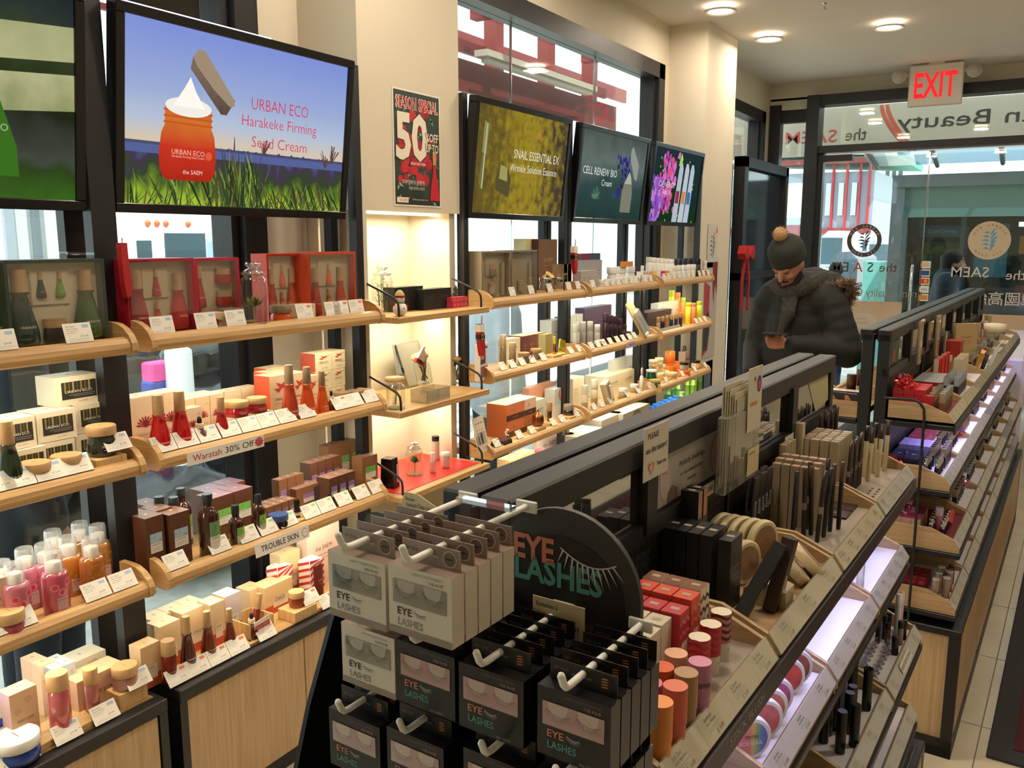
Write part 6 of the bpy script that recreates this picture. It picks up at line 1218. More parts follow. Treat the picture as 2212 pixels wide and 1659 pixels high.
def gfx_a(m, a, b):
    m.quad(a, b, 1.292, 1.373, -.518, C('#a39c94', .3)); m.txt('Perfectly lovely face', .014, (a + b) / 2, 1.345, -.5175, INK, w=.11); m.txt('for clean balanced contour', .009, (a + b) / 2, 1.328, -.5175, INK, w=.1); m.txt('jeon kosy', .01, (a + b) / 2, 1.313, -.5175, INK)
    m.disc(b - .05, 1.33, .036, -.5175, C('#9a7c5c'), 18, ry=.028); m.disc(b - .05, 1.33, .032, -.5172, C('#b08c70'), 18, ry=.024); m.disc(a + .05, 1.335, .034, -.5175, C('#b8a8a8'), 18, ry=.02); m.poly([(a + .06, 1.293), (a + .1, 1.293), (a + .1, 1.31), (a + .08, 1.318), (a + .065, 1.31)], -.5172, C('#6f5c44')); m.poly([(a + .02, 1.35), (a + .05, 1.36), (a + .06, 1.34)], -.5171, C('#c87a6a'))
def painted_reflection(m, a, b): m.quad(a, b, 1.292, 1.373, -.518, MIR); m.poly([(a + .12, 1.372), (b - .02, 1.372), (b, 1.305), (a + .2, 1.293)], -.5172, C('#b9b48a', .6))  # mirror with a pale green patch painted on as its reflection
gondola(.76, 4, 'nearer black gondola of sloping wood trays with mirrors on top', gfx={1: gfx_a, 3: painted_reflection})
gondola(2.97, 8, 'farther black gondola of sloping wood trays beyond the nearer one')
# black rod bracket on the near end of the farther gondola
m = MB(); m.tube([(-.515, 0, 1.195), (-.43, 0, 1.198), (-.41, 0, 1.19), (-.396, 0, 1.17), (-.393, 0, 1.14), (-.393, 0, .45)], .0045, BLACK, 8); thing(('end_rod', m.mesh('end_rod'), []), g2w(0, 2.958), G, 'thin bent black rod at the near end of the farther gondola', 'rod')
m = MB(); m.tube([(-.60, 0, 1.195), (-.70, 0, 1.198), (-.755, 0, 1.185)], .0045, BLACK, 8); m.tube([(-.755, 0, 1.185), (-.765, 0, 1.12)], .0045, BLACK, 8); thing(('end_rod', m.mesh('end_rod'), []), g2w(0, 2.958), G, 'short bent black rod beside the striped cartons', 'rod')
PLW = pr('lilac white plate', '#dedce0', .35); PLG = pr('taupe plate', '#968a7c', .5)
TOAK = wood('tray oak', '#a0835c', '#bfa077', 'X', scale=1.2)
@cached
def tray(t, plate, lab, style=0, L=.358):
    F = TF[t]; zb = 0 if t == 1 else -.017; ps = []
    prof = [(-.505, zb), (-.505, .055), (F - .088, .055), (F - .020, .027), (F - .001, 0), (F - .001, zb)]
    b = MB()
    for y0, y1 in ((0, .008), (L - .008, L)): b.prism(prof, y0, y1, TOAK)
    b.box(-.505, F - .004, .008, L - .008, zb, zb + .004, TOAK); b.box(-.505, -.499, .008, L - .008, zb, .055, TOAK); b.prism([(F - .030, .004), (F - .024, .025), (F - .004, 0), (F - .004, zb)][::-1], .008, L - .008, TOAK)
    ps.append(('tray_body', b.mesh('tray_body')))
    p = MB(); pm = {'w': PLW, 'g': PLG, 'r': pr('deep red mat', '#7c1a28', .4), 'n': TOAK}[plate]; p.box(-.43, F - .028, .010, L - .010, .012, .016, pm); p.box(-.498, -.43, .010, L - .010, .006, .010, pm); ps.append(('insert_plate', p.mesh('insert_plate')))
    l = MB(); l.X = Matrix.Translation((F - .001, 0, .001)) @ Matrix.Rotation(-.62, 4, 'Y'); l.box(.0, .0015, .002, L - .002, 0, .033, C('#e6d5b8' if style == 0 else '#dcd4d2', .4))
    n = (3, 4, 5)[lab % 3]
    for k in range(n):
        y = (k + .45) * L / n
        l.txt(('Eco Soul', 'Saemmul', 'Cover')[k % 3], .007, y - .004, .026, .0018, INK, w=.022); l.txt('Stick Blusher', .005, y, .020, .0018, INK, w=.03); l.quad(y - .015, y + .02, .014, .0145, .0018, GREYINK); l.quad(y - .015, y + .012, .011, .0115, .0018, GREYINK); l.txt('$ 14.49', .008, y + .012, .006, .0018, INK, w=.02); l.quad(y - .030, y - .0295, 0, .033, .0017, GREYINK)
    ps.append(('label_strip', l.mesh('label_strip')))
    g = MB(); g.X = l.X; g.box(.002, .003, .0, L, 0, .036, ACR); ps.append(('clear_cover', g.mesh('clear_cover')))
    return ('display_tray', None, ps)
LVN = {1: 'top', 2: 'second', 3: 'third', 4: 'lowest'}
def gtray(v, t, plate, label, lab=0, style=0): return gput(tray(t, plate, lab, style), 0, v, TZ[t], label, 'tray', 'wood trays on the gondolas')
# ---- nearer gondola, top row
A0 = .765
gtray(A0, 1, 'g', 'near tray with taupe plate holding colourful stick blushers', 1)
gtray(A0 + .37, 1, 'n', 'top tray of round powder compacts and black cartons', 0)
gtray(A0 + .74, 1, 'g', 'top tray of dark eyeliner pencils behind the clear pouch', 2)
gtray(A0 + 1.11, 1, 'g', 'top tray of brow pencils at the far end of nearer gondola', 2, 1)
m = MB(); m.txt('STICK BLUSH', .017, 0, 0, 0, C('#9a9088'), w=.13); gput(('strip_lettering', m.mesh('strip_lettering'), []), -.3025, .985, 1.112, 'STICK BLUSH lettering on the black shelf edge below the near tray', 'lettering')
zt = TZ[1] + .016; zb_ = TZ[1] + .010
def stick(r, h, col, tcol, bot=None, bands=None):
    m = MB(); hb = h * .4
    m.lathe([(r * .93, 0), (r * .93, hb)], C(bot or col, .4), 22)
    if bot: wtxt(m, 'THE BLUSH', .005, hb * .6, r * .93, C('#8a4a44'), w=.016, a0=.2)
    c = MB(); c.lathe([(r, hb), (r, h - .0008), (r * .98, h)], C(col, .5), 24); c.lathe([(r * .985, h), (r * .985, h + .0006)], C(tcol, .5), 24)
    if bands:
        for k in range(4):
            z = hb + .006 + k * .0095; vs = []
            for j in range(25): a = 2 * PI * j / 24; zz = z + .0022 * math.sin(3 * a); vs += [(math.cos(a) * (r + .0003), math.sin(a) * (r + .0003), zz), (math.cos(a) * (r + .0003), math.sin(a) * (r + .0003), zz + .0045)]
            c.add(vs, [(2 * j, 2 * j + 2, 2 * j + 3, 2 * j + 1) for j in range(24)], C(bands, .5), True)
    return ('blusher_stick', None, [('base', m.mesh('base')), ('cap', c.mesh('cap'))])
for u, v, h, c, tc, lb in ((-.337, .790, .070, '#d8843c', '#ee9a58', 'bright orange'), (-.337, .830, .070, '#c4604a', '#dd7a60', 'coral red'), (-.340, .868, .068, '#9a7a54', '#b08c68', 'tan brown'), (-.338, .905, .066, '#b0708e', '#cd86a2', 'mauve pink lettered TESTER'), (-.368, .905, .068, '#c8977a', '#e8b090', 'pale peach'), (-.368, .865, .068, '#cc5028', '#e06a3e', 'vermilion'), (-.366, .828, .066, '#b85a6a', '#d87a86', 'rose pink')):
    gput(stick(.0138, h, c, tc), u, v, zt, lb + ' stick blusher standing in the near tray', 'blusher', 'plain stick blushers')
m = MB(); wtxt(m, 'TESTER', .007, 0, .0142, INK, .02, w=.024); gput(('tester_print', m.mesh('tester_print'), []), -.338, .905, zt + .042, 'TESTER lettering on the mauve stick blusher', 'lettering', rz=-.9)
for u, v, c, b_, lb in ((-.362, .965, '#b42434', '#c84450', 'red wave stick blusher with cream top, nearer of the two'), (-.364, 1.008, '#c02c3c', '#a81c2c', 'red wave stick blusher with cream top, farther of the two'), (-.366, 1.052, '#c07a78', '#5a2c26', 'pink and brown wave stick blusher with cream top')):
    gput(stick(.0138, .066, c, '#e8dcc4', '#e0dccb', b_), u, v, zt, lb, 'blusher')
for r_, (v, c, tc, h, a, c2, nm) in enumerate(((1.055, '#e0d6c0', '#84543e', .10, 'swirl', '#4e2c22', 'brown topped wavy'), (1.022, '#d8503c', '#e05a40', .098, 'swirl', '#e88a6a', 'orange topped'), (.985, '#c83c48', '#cc4450', .092, 'swirl', '#e08a92', 'red wavy'), (.951, '#e2d8be', '#d8cdb4', .088, 'lines', '#b8a890', 'cream'), (.918, '#e2d8be', '#d8cdb4', .086, 'lines', '#b8a890', 'cream'), (.885, '#b884a4', '#c090ae', .084, 'lines', '#d8b8cc', 'lilac'), (.852, '#c0a06e', '#c8aa7c', .082, 'lines', '#7a5a34', 'golden brown'))):
    for i, u in enumerate((-.484, -.455, -.426)):
        if r_ in (5, 6) and i > 3: continue
        gput(carton(.027, .031, h, c, top=tc, art=a, c2=c2, c3='#e8dfd0', name='blusher_carton'), u + (.022 if r_ < 3 else .012), v, zb_, nm + ' blusher carton in the block behind the sticks', 'box', 'blusher cartons in the near tray')
# ---- compact tray
v0 = A0 + .37
for i in range(4): gput(carton(.0185, .062, .124, '#16151a', top='#242226'), -.502 + i * .0205, v0 + .080, zb_, 'tall black carton in the row at the near end of compact tray', 'box', 'tall black cartons')
gput(carton(.0185, .05, .118, '#1a181c', top='#242226', front=None) if False else carton(.02, .05, .118, '#1a181c', side='#1a181c', art='lines', c2='#b08a6c'), -.415, v0 + .085, zb_, 'black carton with copper side nearest the compacts', 'box')
for i in range(2): gput(carton(.030, .016, .045, '#a87a60', side='#1c1a1c', top='#242226'), -.495, v0 + .125 + i * .022, zb_ + .122, 'small black and copper carton perched behind the tall black ones', 'box', 'small perched cartons')
for i in range(2): gput(carton(.03, .02, .121, '#16151a'), -.495, v0 + .127 + i * .021, zb_, 'black carton below the small perched cartons', 'box', 'black cartons below the perched pair')
@cached
def compact(r, rim, fill, th=.012, print_=None, fill2=None):
    m = MB(); m.X = Matrix.Rotation(PI / 2, 4, 'Y'); m.lathe([(r * .96, -th / 2), (r, -th / 3), (r, th / 3), (r * .93, th / 2)], C(rim, .35), 30); m.X = None
    p = MB(); 
    p.disc(0, 0, r * .78, th / 2 + .0006, fill2 or C(fill, .5, noise=.25, nscale=60), 26)
    if print_: [p.txt(a, s, 0, z, th / 2 + .0012, C(c)) for a, s, z, c in print_]
    return ('powder_compact', None, [('case', m.mesh('case')), ('powder', p.mesh('powder'))])
IV = '#d8c89c'
for i in range(5): gput(compact(.037, IV, '#8a6448'), -.488 + .0175 * i, v0 + .255, zb_ + .058, 'ivory rimmed bronze compact in the upper standing row', 'compact', 'upper row of compacts', rz=-.35)
for i in range(3): gput(compact(.037, IV, '#9a7a60'), -.462 + .019 * i, v0 + .185, zb_ + .042, 'ivory rimmed compact in the lower standing row', 'compact', 'lower row of compacts', rz=-.35)
for i, (u, v, lb, f_) in enumerate(((-.362, v0 + .235, 'pearly compact lying in the front section of the tray', '#b8a4a0'), (-.352, v0 + .285, 'bronze compact leaning behind the pearly one', '#a07a68'))): gput(compact(.036, '#dccba0', f_, .018), u, v, zb_ + .032, lb, 'compact', rot=(0, -.75, .5))
m = MB(); m.box(-.43, -.335, 0, .003, 0, .045, ACR); m.box(-.40, -.33, -.075, -.072, 0, .04, ACR); m.prism([(-.40, 0), (-.335, 0), (-.335, .035), (-.37, .045), (-.40, .03)], -.074, -.03, C('#b8a684', .4), 'y'); gput(('tray_divider', m.mesh('tray_divider'), []), .0, v0 + .185, zb_, 'clear divider and beige cup in the compact tray', 'divider')
for (u, v, rx, ry, c, lb, L_) in ((-.425, v0 + .075, -.55, .35, '#222226', 'flat black tester carton leaning diagonally, lettered ECO SOUL TESTER', .13), (-.395, v0 + .135, -.25, .15, '#3a2a26', 'dark brown contour stick leaning beside the black carton', .115)):
    m = MB(); m.box(-.010, .010, -.013, .013, 0, L_, C(c, .4), ch=.001); m.quad(-.007, .003, .03, .058, .0103, C('#c8b88c')); m.X = Matrix.Translation((0, 0, .044)) @ Matrix.Rotation(PI / 2, 4, 'X'); m.X = None; m.txt('TESTER', .008, -.002, .044, .0108, INK, rot=-PI / 2, w=.009); m.txt('ECO SOUL', .006, .007, .044, .0106, C('#c0b8ac'), rot=-PI / 2, w=.007)
    gput(('leaning_tester', m.mesh('leaning_tester'), []), u + .04, v - .03, zb_ + .006, lb, 'tester', rot=(rx, ry, 0))
# ---- pencils tray
def pencil(L, r, col, tip='#241e1c', band=None):
    m = MB(); m.lathe([(r * .85, 0), (r, .004), (r, L - .003), (r * .8, L)], C(col, .3), 10)
    if band: m.lathe([(r * 1.03, L * .40), (r * 1.03, L * .5)], C(band), 10)
    c = MB(); c.lathe([(r * 1.04, L * .72), (r * 1.04, L + .0005), (r * .6, L + .001)], C(tip, .25), 10)
    return ('pencil', None, [('barrel', m.mesh('barrel')), ('cap', c.mesh('cap'))])
PEN = [pencil(.128, .0042, c, t, b_) for c, t, b_ in (('#23232a', '#2c2c34', None), ('#2e2422', '#3a2c28', '#8a7a68'), ('#1c1c20', '#4a3028', None))]
rp = random.Random(4); v0 = A0 + .74
for j in range(2):
    for i in range(9): gput(PEN[i % 2], -.492 + j * .012, v0 + .012 + i * .013, zb_, 'dark eyeliner pencil in the dense row under the clear pouch', 'pencil', 'dense eyeliner row', rot=(.02 * (i % 3 - 1), .03, 0))
for i in range(5): m = MB(); m.box(-.0003, .0003, -.005, .005, 0, .028, C('#9098a0', .3)); [m.quad(-.004, .004, .004 + k * .005, .0065 + k * .005, .0004, INK) for k in range(4)]; gput(('barcode_tag', m.mesh('barcode_tag'), []), -.474, v0 + .02 + i * .022, zb_ + .055, 'small silver barcode tag on the dark pencils', 'tag', 'barcode tags on the pencils')
for j in range(4):
    for i in range(5): gput(carton(.016, .017, .128 + .006 * (j % 2), '#9a8a70', name='pencil_carton', top=('#8a4a38', '#6a5040', '#a8583c', '#8c7860')[(i + j) % 4]), -.475 + i * .018, v0 + .150 + j * .019 - i * .0, zb_, 'slim kraft carton with reddish top in the eyeliner block', 'box', 'slim kraft cartons')
for i, (u, v, a, b_) in enumerate(((-.415, 1.545, .0, .02), (-.375, 1.565, -.12, .03), (-.395, 1.60, .05, -.03), (-.372, 1.60, -.02, .05), (-.41, 1.63, .04, .0), (-.37, 1.64, .03, .02), (-.385, 1.668, -.03, -.02), (-.405, 1.585, .05, -.01), (-.36, 1.665, .02, .01))): gput(PEN[i % 3], u, v + .02, zt, 'loose eyeliner tester pencil standing on the taupe plate', 'pencil', 'loose eyeliner testers', rot=(a, b_, 0), sc=1.05)
for i in range(2): gput(carton(.06, .05, .004, '#3a2c28', art='lines', c2='#6a5c50'), -.39, v0 + .27 + .055 * i, zt, 'flat dark brown palette lying at the end of the eyeliner tray', 'box', 'flat dark palettes')
# ---- brow tray
v0 = A0 + 1.11
for j in range(6):
    for i in range(4): gput(carton(.018, .020, .130, '#b8a888', name='pencil_carton', top=('#6a5446', '#8a7460', '#a8907a')[(i * 2 + j) % 3], side='#a89878'), -.485 + i * .0205, v0 + .025 + j * .0225 + (.12 if i < 0 else 0), zb_, 'cream brow pencil carton in the big block', 'box', 'brow pencil cartons')
gput(carton(.02, .022, .165, '#c0b090', art='lines', c2='#8a7a60'), -.498, v0 + .012, zb_, 'tall cream carton at the near corner of the brow block', 'box')
for i in range(7): gput(PEN[1], -.492 + (i % 2) * .01, v0 + .175 + i * .022, zb_ + .03, 'dark brush with black tip behind the brow cartons', 'pencil', 'black tipped brushes behind the cartons')
for i in range(4): gput(carton(.014, .016, .095, '#a89878', top='#8a7868'), -.49 + 0 * i, A0 + .74 + .24 + i * .019, zb_ + .05, 'short kraft carton beside the handwritten note', 'box', 'short kraft cartons')
for i in range(9): gput(PEN[1 + (i % 2)], -.395 + .0 * i, v0 + .03 + i * .0165, zt, 'dark brown brow pencil in the long standing row', 'pencil', 'long row of brow pencils', rot=(.02 * (i % 2), .03 - .02 * (i % 3), 0), sc=.95)
for i in range(5):
    for j in range(2): m = MB(); m.lathe([(.003, 0), (.003, .002)], pr('hole dark', '#6a6054', .6), 8); gput(('pencil_hole', m.mesh('pencil_hole'), []), -.362 + j * .014, v0 + .05 + i * .022, zt, 'small round hole in the brow tray plate', 'hole', 'holes in the brow tray plate')
CPEN = pencil(.125, .0052, '#d2c49c', '#3a2c26'); CP2 = pencil(.125, .0055, '#d8cca6', '#1c1c1e')
for i, (u, dv, a) in enumerate(((-.385, .20, -.05), (-.40, .235, .1), (-.375, .255, -.12), (-.39, .285, .12), (-.37, .315, .0))): gput((CPEN, CP2)[i % 2], u, v0 + dv, zt, 'cream and dark tipped brow pen on the far end of the tray', 'pencil', 'cream brow pens', rot=(a, .02, 0))
# ---- hanging clear pouch, notes
m = MB(); m.box(-.006, .012, -.095, .06, -.115, .01, glass('pouch side', '#e9e9e4', .45, .1, body='#b8b4a8', bodyf=.22), ch=.003)
c_ = MB()
for k in range(7): c_.box(-.003 + k * .0018, -.0022 + k * .0018, -.085 + k * .006, .0 + k * .006, -.10, .055 - .004 * k + .006 * (k % 2), C('#c8bea6' if k % 2 else '#b5ad9c', .6))
h_ = MB(); h_.box(.0125, .0135, -.01, .058, -.03, .075, C('#cfc8b4', .5)); h_.disc(.042, .045, .014, .0138, C('#27449a'), 20, ry=.011); h_.disc(.042, .043, .008, .014, C('#c8483c'), 16); h_.disc(.02, .055, .004, .0138, C('#4a443c'), 10); h_.quad(.0, .035, .012, .018, .0138, C('#c87a50')); h_.box(.0128, .0135, .0, .058, -.105, -.06, C('#c9bb94', .6)); h_.txt('Clean & Free', .006, .02, -.068, .014, INK)
gput(('pouch_holder', None, [('clear_holder', m.mesh('clear_holder')), ('sheet_masks', c_.mesh('sheet_masks')), ('header_card', h_.mesh('header_card'))]), -.485, 1.455, 1.40, 'clear holder stuffed with sheet packets on the rail', 'holder', sc=1.08)
def note(w, h, lines, label, u, v, z, heart=False):
    m = MB(); m.box(-.0006, .0006, -w / 2, w / 2, -h / 2, h / 2, C('#cfc9ba', .4), ch=.0)
    for t, s, y, zz, ww in lines: m.txt(t, s, y, zz, .001, INK, .012, w=ww)
    if heart: pts = [(.011 * (16 * math.sin(t) ** 3) / 16 - .018, .011 * (13 * math.cos(t) - 5 * math.cos(2 * t) - 2 * math.cos(3 * t) - math.cos(4 * t)) / 16 - .022) for t in [2 * PI * k / 28 for k in range(28)]]; m.poly(pts, .001, C('#c87a72')); m.poly([(a * .6 - .0075, b * .6 - .0085) for a, b in pts], .0013, C('#d8b0a4'))
    gput(('note_card', m.mesh('note_card'), []), u, v, z, label, 'sign')
note(.085, .078, (('PLEASE', .012, -.012, .026, .036), ('use the testers!', .013, 0, .006, .074), ('Thank you', .009, .018, -.02, .034)), 'handwritten card PLEASE use the testers with a red heart on the rail', -.500, 1.128, 1.398, True)
note(.115, .022, (('PLEASE! USE THE TESTERS!', .012, 0, 0, .105),), 'long white strip PLEASE USE THE TESTERS below the graphic panel', -.503, 1.322, 1.283)
note(.06, .058, (('PLEASE', .009, -.008, .018, .03), ('use the', .008, 0, .004, .03), ('testers!', .008, 0, -.008, .034), ('Thank you', .007, .01, -.02, .025)), 'small handwritten tester note behind the brow cartons', -.495, 1.80, 1.265)
# ---- nearer gondola, lower rows
def zt_(t): return TZ[t] + .016
for k, (lb, pl) in enumerate((('second tier tray of pink powder blushers', 'w'), ('second tier tray of brown brow products', 'w'), ('second tier tray of brow mascaras at the far end', 'w'))): gtray(A0 + .37 * (k + 1), 2, pl, lb, k, 1)
for k, (lb, pl) in enumerate((('third tier tray of black mascaras', 'w'), ('third tier tray with clear testers and strip sign', 'w'))): gtray(A0 + .37 * (k + 2), 3, pl, lb, k, 1)
for k in (2, 3): gtray(A0 + .37 * k, 4, 'w', 'lowest tier tray of clear empty slots, %s one' % ('nearer' if k == 2 else 'farther'), k, 1)
RAIN = None
def rain_mat():
    return ramp_mat('rainbow powder', [(0, '#c86a72'), (.45, '#c87a6a'), (.55, '#c8a85a'), (.7, '#7aa070'), (.82, '#5a7ab0'), (1, '#7a5a9a')], axis=1, lo=-.028, hi=.028)
for i, (v, u, c) in enumerate(((1.165, -.345, 'r'), (1.225, -.345, '#c86a68'), (1.262, -.348, '#cc7468'), (1.30, -.35, '#b85a8a'), (1.338, -.36, '#b85a8a'), (1.375, -.352, '#c85048'), (1.415, -.350, '#96504e'))):
    if i == 4: continue
    gput(compact(.034, '#d9d5cf', '#c86a68' if c == 'r' else c, .012, (('TESTER', .007, .004, '#2a2a2a'), ('ECO SOUL', .008, -.006, '#e8e0e0')) if c == 'r' else None, fill2=rain_mat() if c == 'r' else None), u - .01, v, zt_(2) + .034, ('rainbow tester blusher compact, nearest in the row' if c == 'r' else 'white rimmed blusher compact in the row below the near trays'), 'compact', 'white rimmed blusher compacts', rz=-.75, rot=None)
m = MB(); m.box(-.02, .02, -.0012, .0012, 0, .003, C('#9a7a70')); gput(('plate_slot', m.mesh('plate_slot'), []), -.345, 1.148, zt_(2), 'narrow empty slot in front of the blusher compacts', 'slot')
BP = [pencil(.10, .0050, c, t) for c, t in (('#5a4a3c', '#3a2c26'), ('#2c2422', '#1c1a1c'), ('#7a6a58', '#4a3a30'), ('#d8d4cc', '#e8e6e2'))]
for i in range(12): gput(BP[i % 3], -.385, v0 - .335 + i * .0235, zt_(2), 'brown brow pencil in the long second tier row', 'pencil', 'second tier brow pencils')
for i in range(3): gput(BP[3], -.385, v0 - .335 + .285 + i * .014, zt_(2) + .0, 'white and brown brow marker at the end of the row', 'pencil', 'white brow markers', sc=1.1)
for i in range(7): gput(BP[1], -.385, v0 + .06 + i * .032, zt_(2), 'thick dark brow mascara in the far second tier tray', 'pencil', 'far second tier mascaras', sc=1.15)
gput(cyl(.085, .008, '#dcd8cc', '#e8e4da', .5, 'TESTER', '#2a2a2a', name='white_tester'), -.355, v0 + .035, zt_(2), 'white upright tester tube in the far second tier tray', 'tester')
@cached
def mascara(h, r, col='#101013', top='#2a2a3a', scal=False):
    b = MB(); b.lathe([(r * .95, 0), (r, .002), (r, h - .001), (r * .9, h)], C(col, .28), 18); wtxt(b, 'SAEM', .006, h * .2, r, C('#8a8a90'), a0=.3)
    c = MB()
    if scal:
        for k in range(8): c.ball((r * .8 * math.cos(k * PI / 4), r * .8 * math.sin(k * PI / 4), h), r * .32, C('#1a1a1c', .15), 8)
    else: c.lathe([(r * .9, h), (r * .9, h + .0006)], C(top, .3), 18)
    return ('mascara', None, [('tube', b.mesh('tube')), ('top', c.mesh('top'))])
for i, (px, py) in enumerate(((1792, 1500), (1784, 1515), (1806, 1489), (1843, 1482), (1837, 1496), (1820, 1536), (1850, 1522))):
    zz = zt_(3) + .085; u, v = gz(px, py, zz); gput(mascara(.085, .0095, top='#8a8cc0' if i != 6 else '#2c2c30'), u, v, zt_(3), 'thick black mascara with pale flat top in the third tier tray', 'mascara', 'black mascaras')
for i, (px, py, s_) in enumerate(((1845, 1428, 1), (1842, 1442, 1), (1877, 1445, 0))): zz = zt_(3) + .09; u, v = gz(px, py, zz); gput(mascara(.09, .0095, scal=True), u, v, zt_(3), 'black mascara with scalloped crown top', 'mascara', 'scalloped mascaras')
m = MB(); m.box(-.007, .007, -.007, .007, 0, .11, glass('pale clear pack', '#eef0fa', .4, .12, body='#c8ccf0', bodyf=.5)); m.quad(-.005, .005, .02, .05, .0073, C('#6a70b0')); u, v = gz(1822, 1470, zt_(3) + .1); gput(('clear_pack', m.mesh('clear_pack'), []), u, v, zt_(3), 'tall clear blister pack among the black mascaras', 'pack')
for i, (px, py, h, r, c, lb) in enumerate(((1943, 1284, .115, .007, '#e6e2e8', 'tall white liner pen, front one'), (1949, 1279, .115, .006, '#d8c4c8', 'tall pale pink liner pen behind the white one'), (1898, 1347, .05, .006, '#1c1c20', 'short black liner pen lying alone at left'), (1913, 1330, .06, .006, '#4a2c3a', 'plum liner pen, left of the group'), (1921, 1325, .06, .0065, '#241c34', 'dark violet liner pen in the third tier tray'), (1919, 1346, .05, .006, '#5a463c', 'brown liner pen in the third tier tray'), (1947, 1342, .06, .0065, '#a88a94', 'mauve liner pen in the third tier tray'), (1955, 1340, .05, .006, '#2a2430', 'black liner pen at the right end'), (1935, 1375, .045, .008, '#1a1a1c', 'thick black liner cap near the label'))):
    zz = zt_(3) + h; u, v = gz(px, py, zz); gput(pencil(h, r, c, c if i < 2 else '#1c1a1e'), u, v, zt_(3), lb, 'liner')
def clearholder():
    m = MB(); G_ = glass('clear peg', '#f2f4fa', .6, .15)
    m.lathe([(.009, 0), (.009, .003), (.005, .006), (.006, .014), (.0085, .018)], G_, 12); m.ball((0, 0, .012), .004, G_, 8); return ('clear_peg', m.mesh('clear_peg'), [])
CHD = clearholder()
for j in range(2):
    for i in range(12): gput(CHD, -.345 + j * .03, A0 + .74 + .39 + i * .026, zt_(3), 'empty clear peg in the third tier tray', 'peg', 'empty clear pegs, third tier')
for i in range(13): gput(CHD, -.33, A0 + .74 + .05 + i * .05, zt_(4), 'empty clear peg in the lowest trays', 'peg', 'empty clear pegs, lowest tier', sc=1.3)
m = MB(); m.X = Matrix.Rotation(-.62, 4, 'Y'); m.box(.0035, .0042, -.055, .055, .008, .028, C('#d8d4cc')); m.txt('PLEASE! USE THE TESTERS!', .010, 0, .018, .0048, INK, w=.1); gput(('strip_sign', m.mesh('strip_sign'), []), TF[3], A0 + 1.11 + .17, TZ[3], 'white strip PLEASE USE THE TESTERS on the third tier label edge', 'sign')
# ---- farther gondola goods
B0 = 2.975
for t in (1, 2, 3, 4):
    for k in range(8): gtray(B0 + .37 * k, t, ('r' if (t, k) in ((1, 0), (3, 0)) else 'w'), '%s tier tray of the farther gondola, number %s from its near end' % (LVN[t], ('one', 'two', 'three', 'four', 'five', 'six', 'seven', 'eight')[k]), k + t, 1 if t > 1 else 0)
@cached
def lipstick(h, w, body, cap, square=True):
    b = MB(); c = MB()
    if square: b.box(-w / 2, w / 2, -w / 2, w / 2, 0, h * .55, C(body, .25), ch=.0008); c.box(-w / 2, w / 2, -w / 2, w / 2, h * .55, h, C(cap[1:] and cap, .2) if cap != 's' else C('#b8b09c', .3), ch=.0008, ); c.add([(-w / 2 * .9, -w / 2 * .9, h + .0005), (w / 2 * .9, -w / 2 * .9, h + .0005), (w / 2 * .9, w / 2 * .9, h + .0005), (-w / 2 * .9, w / 2 * .9, h + .0005)], [(0, 1, 2, 3)], CHROME)
    else: b.lathe([(w / 2, 0), (w / 2, h * .5)], C(body, .25), 12); c.lathe([(w * .42, h * .5), (w * .48, h * .7), (w * .3, h * .8), (w * .5, h * .9), (w * .45, h)], CHROME, 12)
    return ('lipstick', None, [('base', b.mesh('base')), ('cap', c.mesh('cap'))])
def lips(t, k, rows, cols, u0, du, spec, label, h0=0, grp=None, v_off=.06, dv=.033):
    for j in range(cols):
        for i in range(rows): gput(spec, u0 + j * du, B0 + .37 * k + v_off + i * dv, zt_(t) + h0, label, 'lipstick', grp or label)
def gb(t, k, nu, nv, u0, v1, w, d, h, col, label, z=0, **kw):
    for i in range(nu):
        for j in range(nv): gput(carton(round(w - .001, 4), round(d - .001, 4), h, col, name='makeup_carton', **kw), u0 + (i + .5) * w, B0 + .37 * k + v1 + (j + .5) * d, TZ[t] + .010 + z, label, 'box', label)
def foil(n, r, cols, seed, label, u, v, z, cat='ribbon'):
    rnd = random.Random(seed); m = MB()
    for k in range(n):
        a, b_, q = rnd.uniform(0, 6.28), rnd.uniform(-.2, 1.4), rnd.uniform(.3, 1) * r; c = Vector((q * math.cos(a) * math.cos(b_), q * math.sin(a) * math.cos(b_), abs(q * math.sin(b_))))
        pts = [c + Vector((rnd.uniform(-.012, .012), rnd.uniform(-.012, .012), rnd.uniform(-.009, .012))) for _ in range(4)]; m.add([tuple(p) for p in pts], [(0, 1, 2, 3)], pr('foil ' + cols[k % len(cols)], cols[k % len(cols)], .25, metal=.3))
    gput((cat, m.mesh(cat), []), u, v, z, label, cat)
RB = '#a81824'
gb(1, 0, 3, 4, -.50, .03, .033, .05, .062, RB, 'bright red carton in the near top tray of farther gondola', top='#b8202c')
gb(1, 0, 3, 3, -.50, .03, .033, .05, .02, RB, 'bright red carton in the upper layer of the same block', z=.063, top='#c02834')
foil(70, .045, ('#d8202c', '#b01420', '#e84a50'), 3, 'heap of curly red ribbon on the red cartons', -.465, B0 + .06, TZ[1] + .095, 'curly_ribbon')
L1 = lipstick(.068, .0165, '#241a1c', '#8a7a64'); L2 = lipstick(.068, .0165, '#7a5a3c', '#a08a6c'); L3 = lipstick(.07, .017, '#1c1c24', '#9aa0a8'); L4 = lipstick(.06, .016, '#241a2a', 's', False)
lips(1, 0, 6, 2, -.385, .030, L2, 'square lipstick with silver top in the near top tray', dv=.038)
gput(carton(.03, .03, .062, '#a81824'), -.392, B0 + .03, zt_(1), 'single red carton at the near corner of the lipstick rows', 'box')
gb(1, 1, 3, 4, -.50, .04, .033, .06, .055, '#8e1420', 'dark red carton with clear top in the second top tray', top='#9aa0a4')
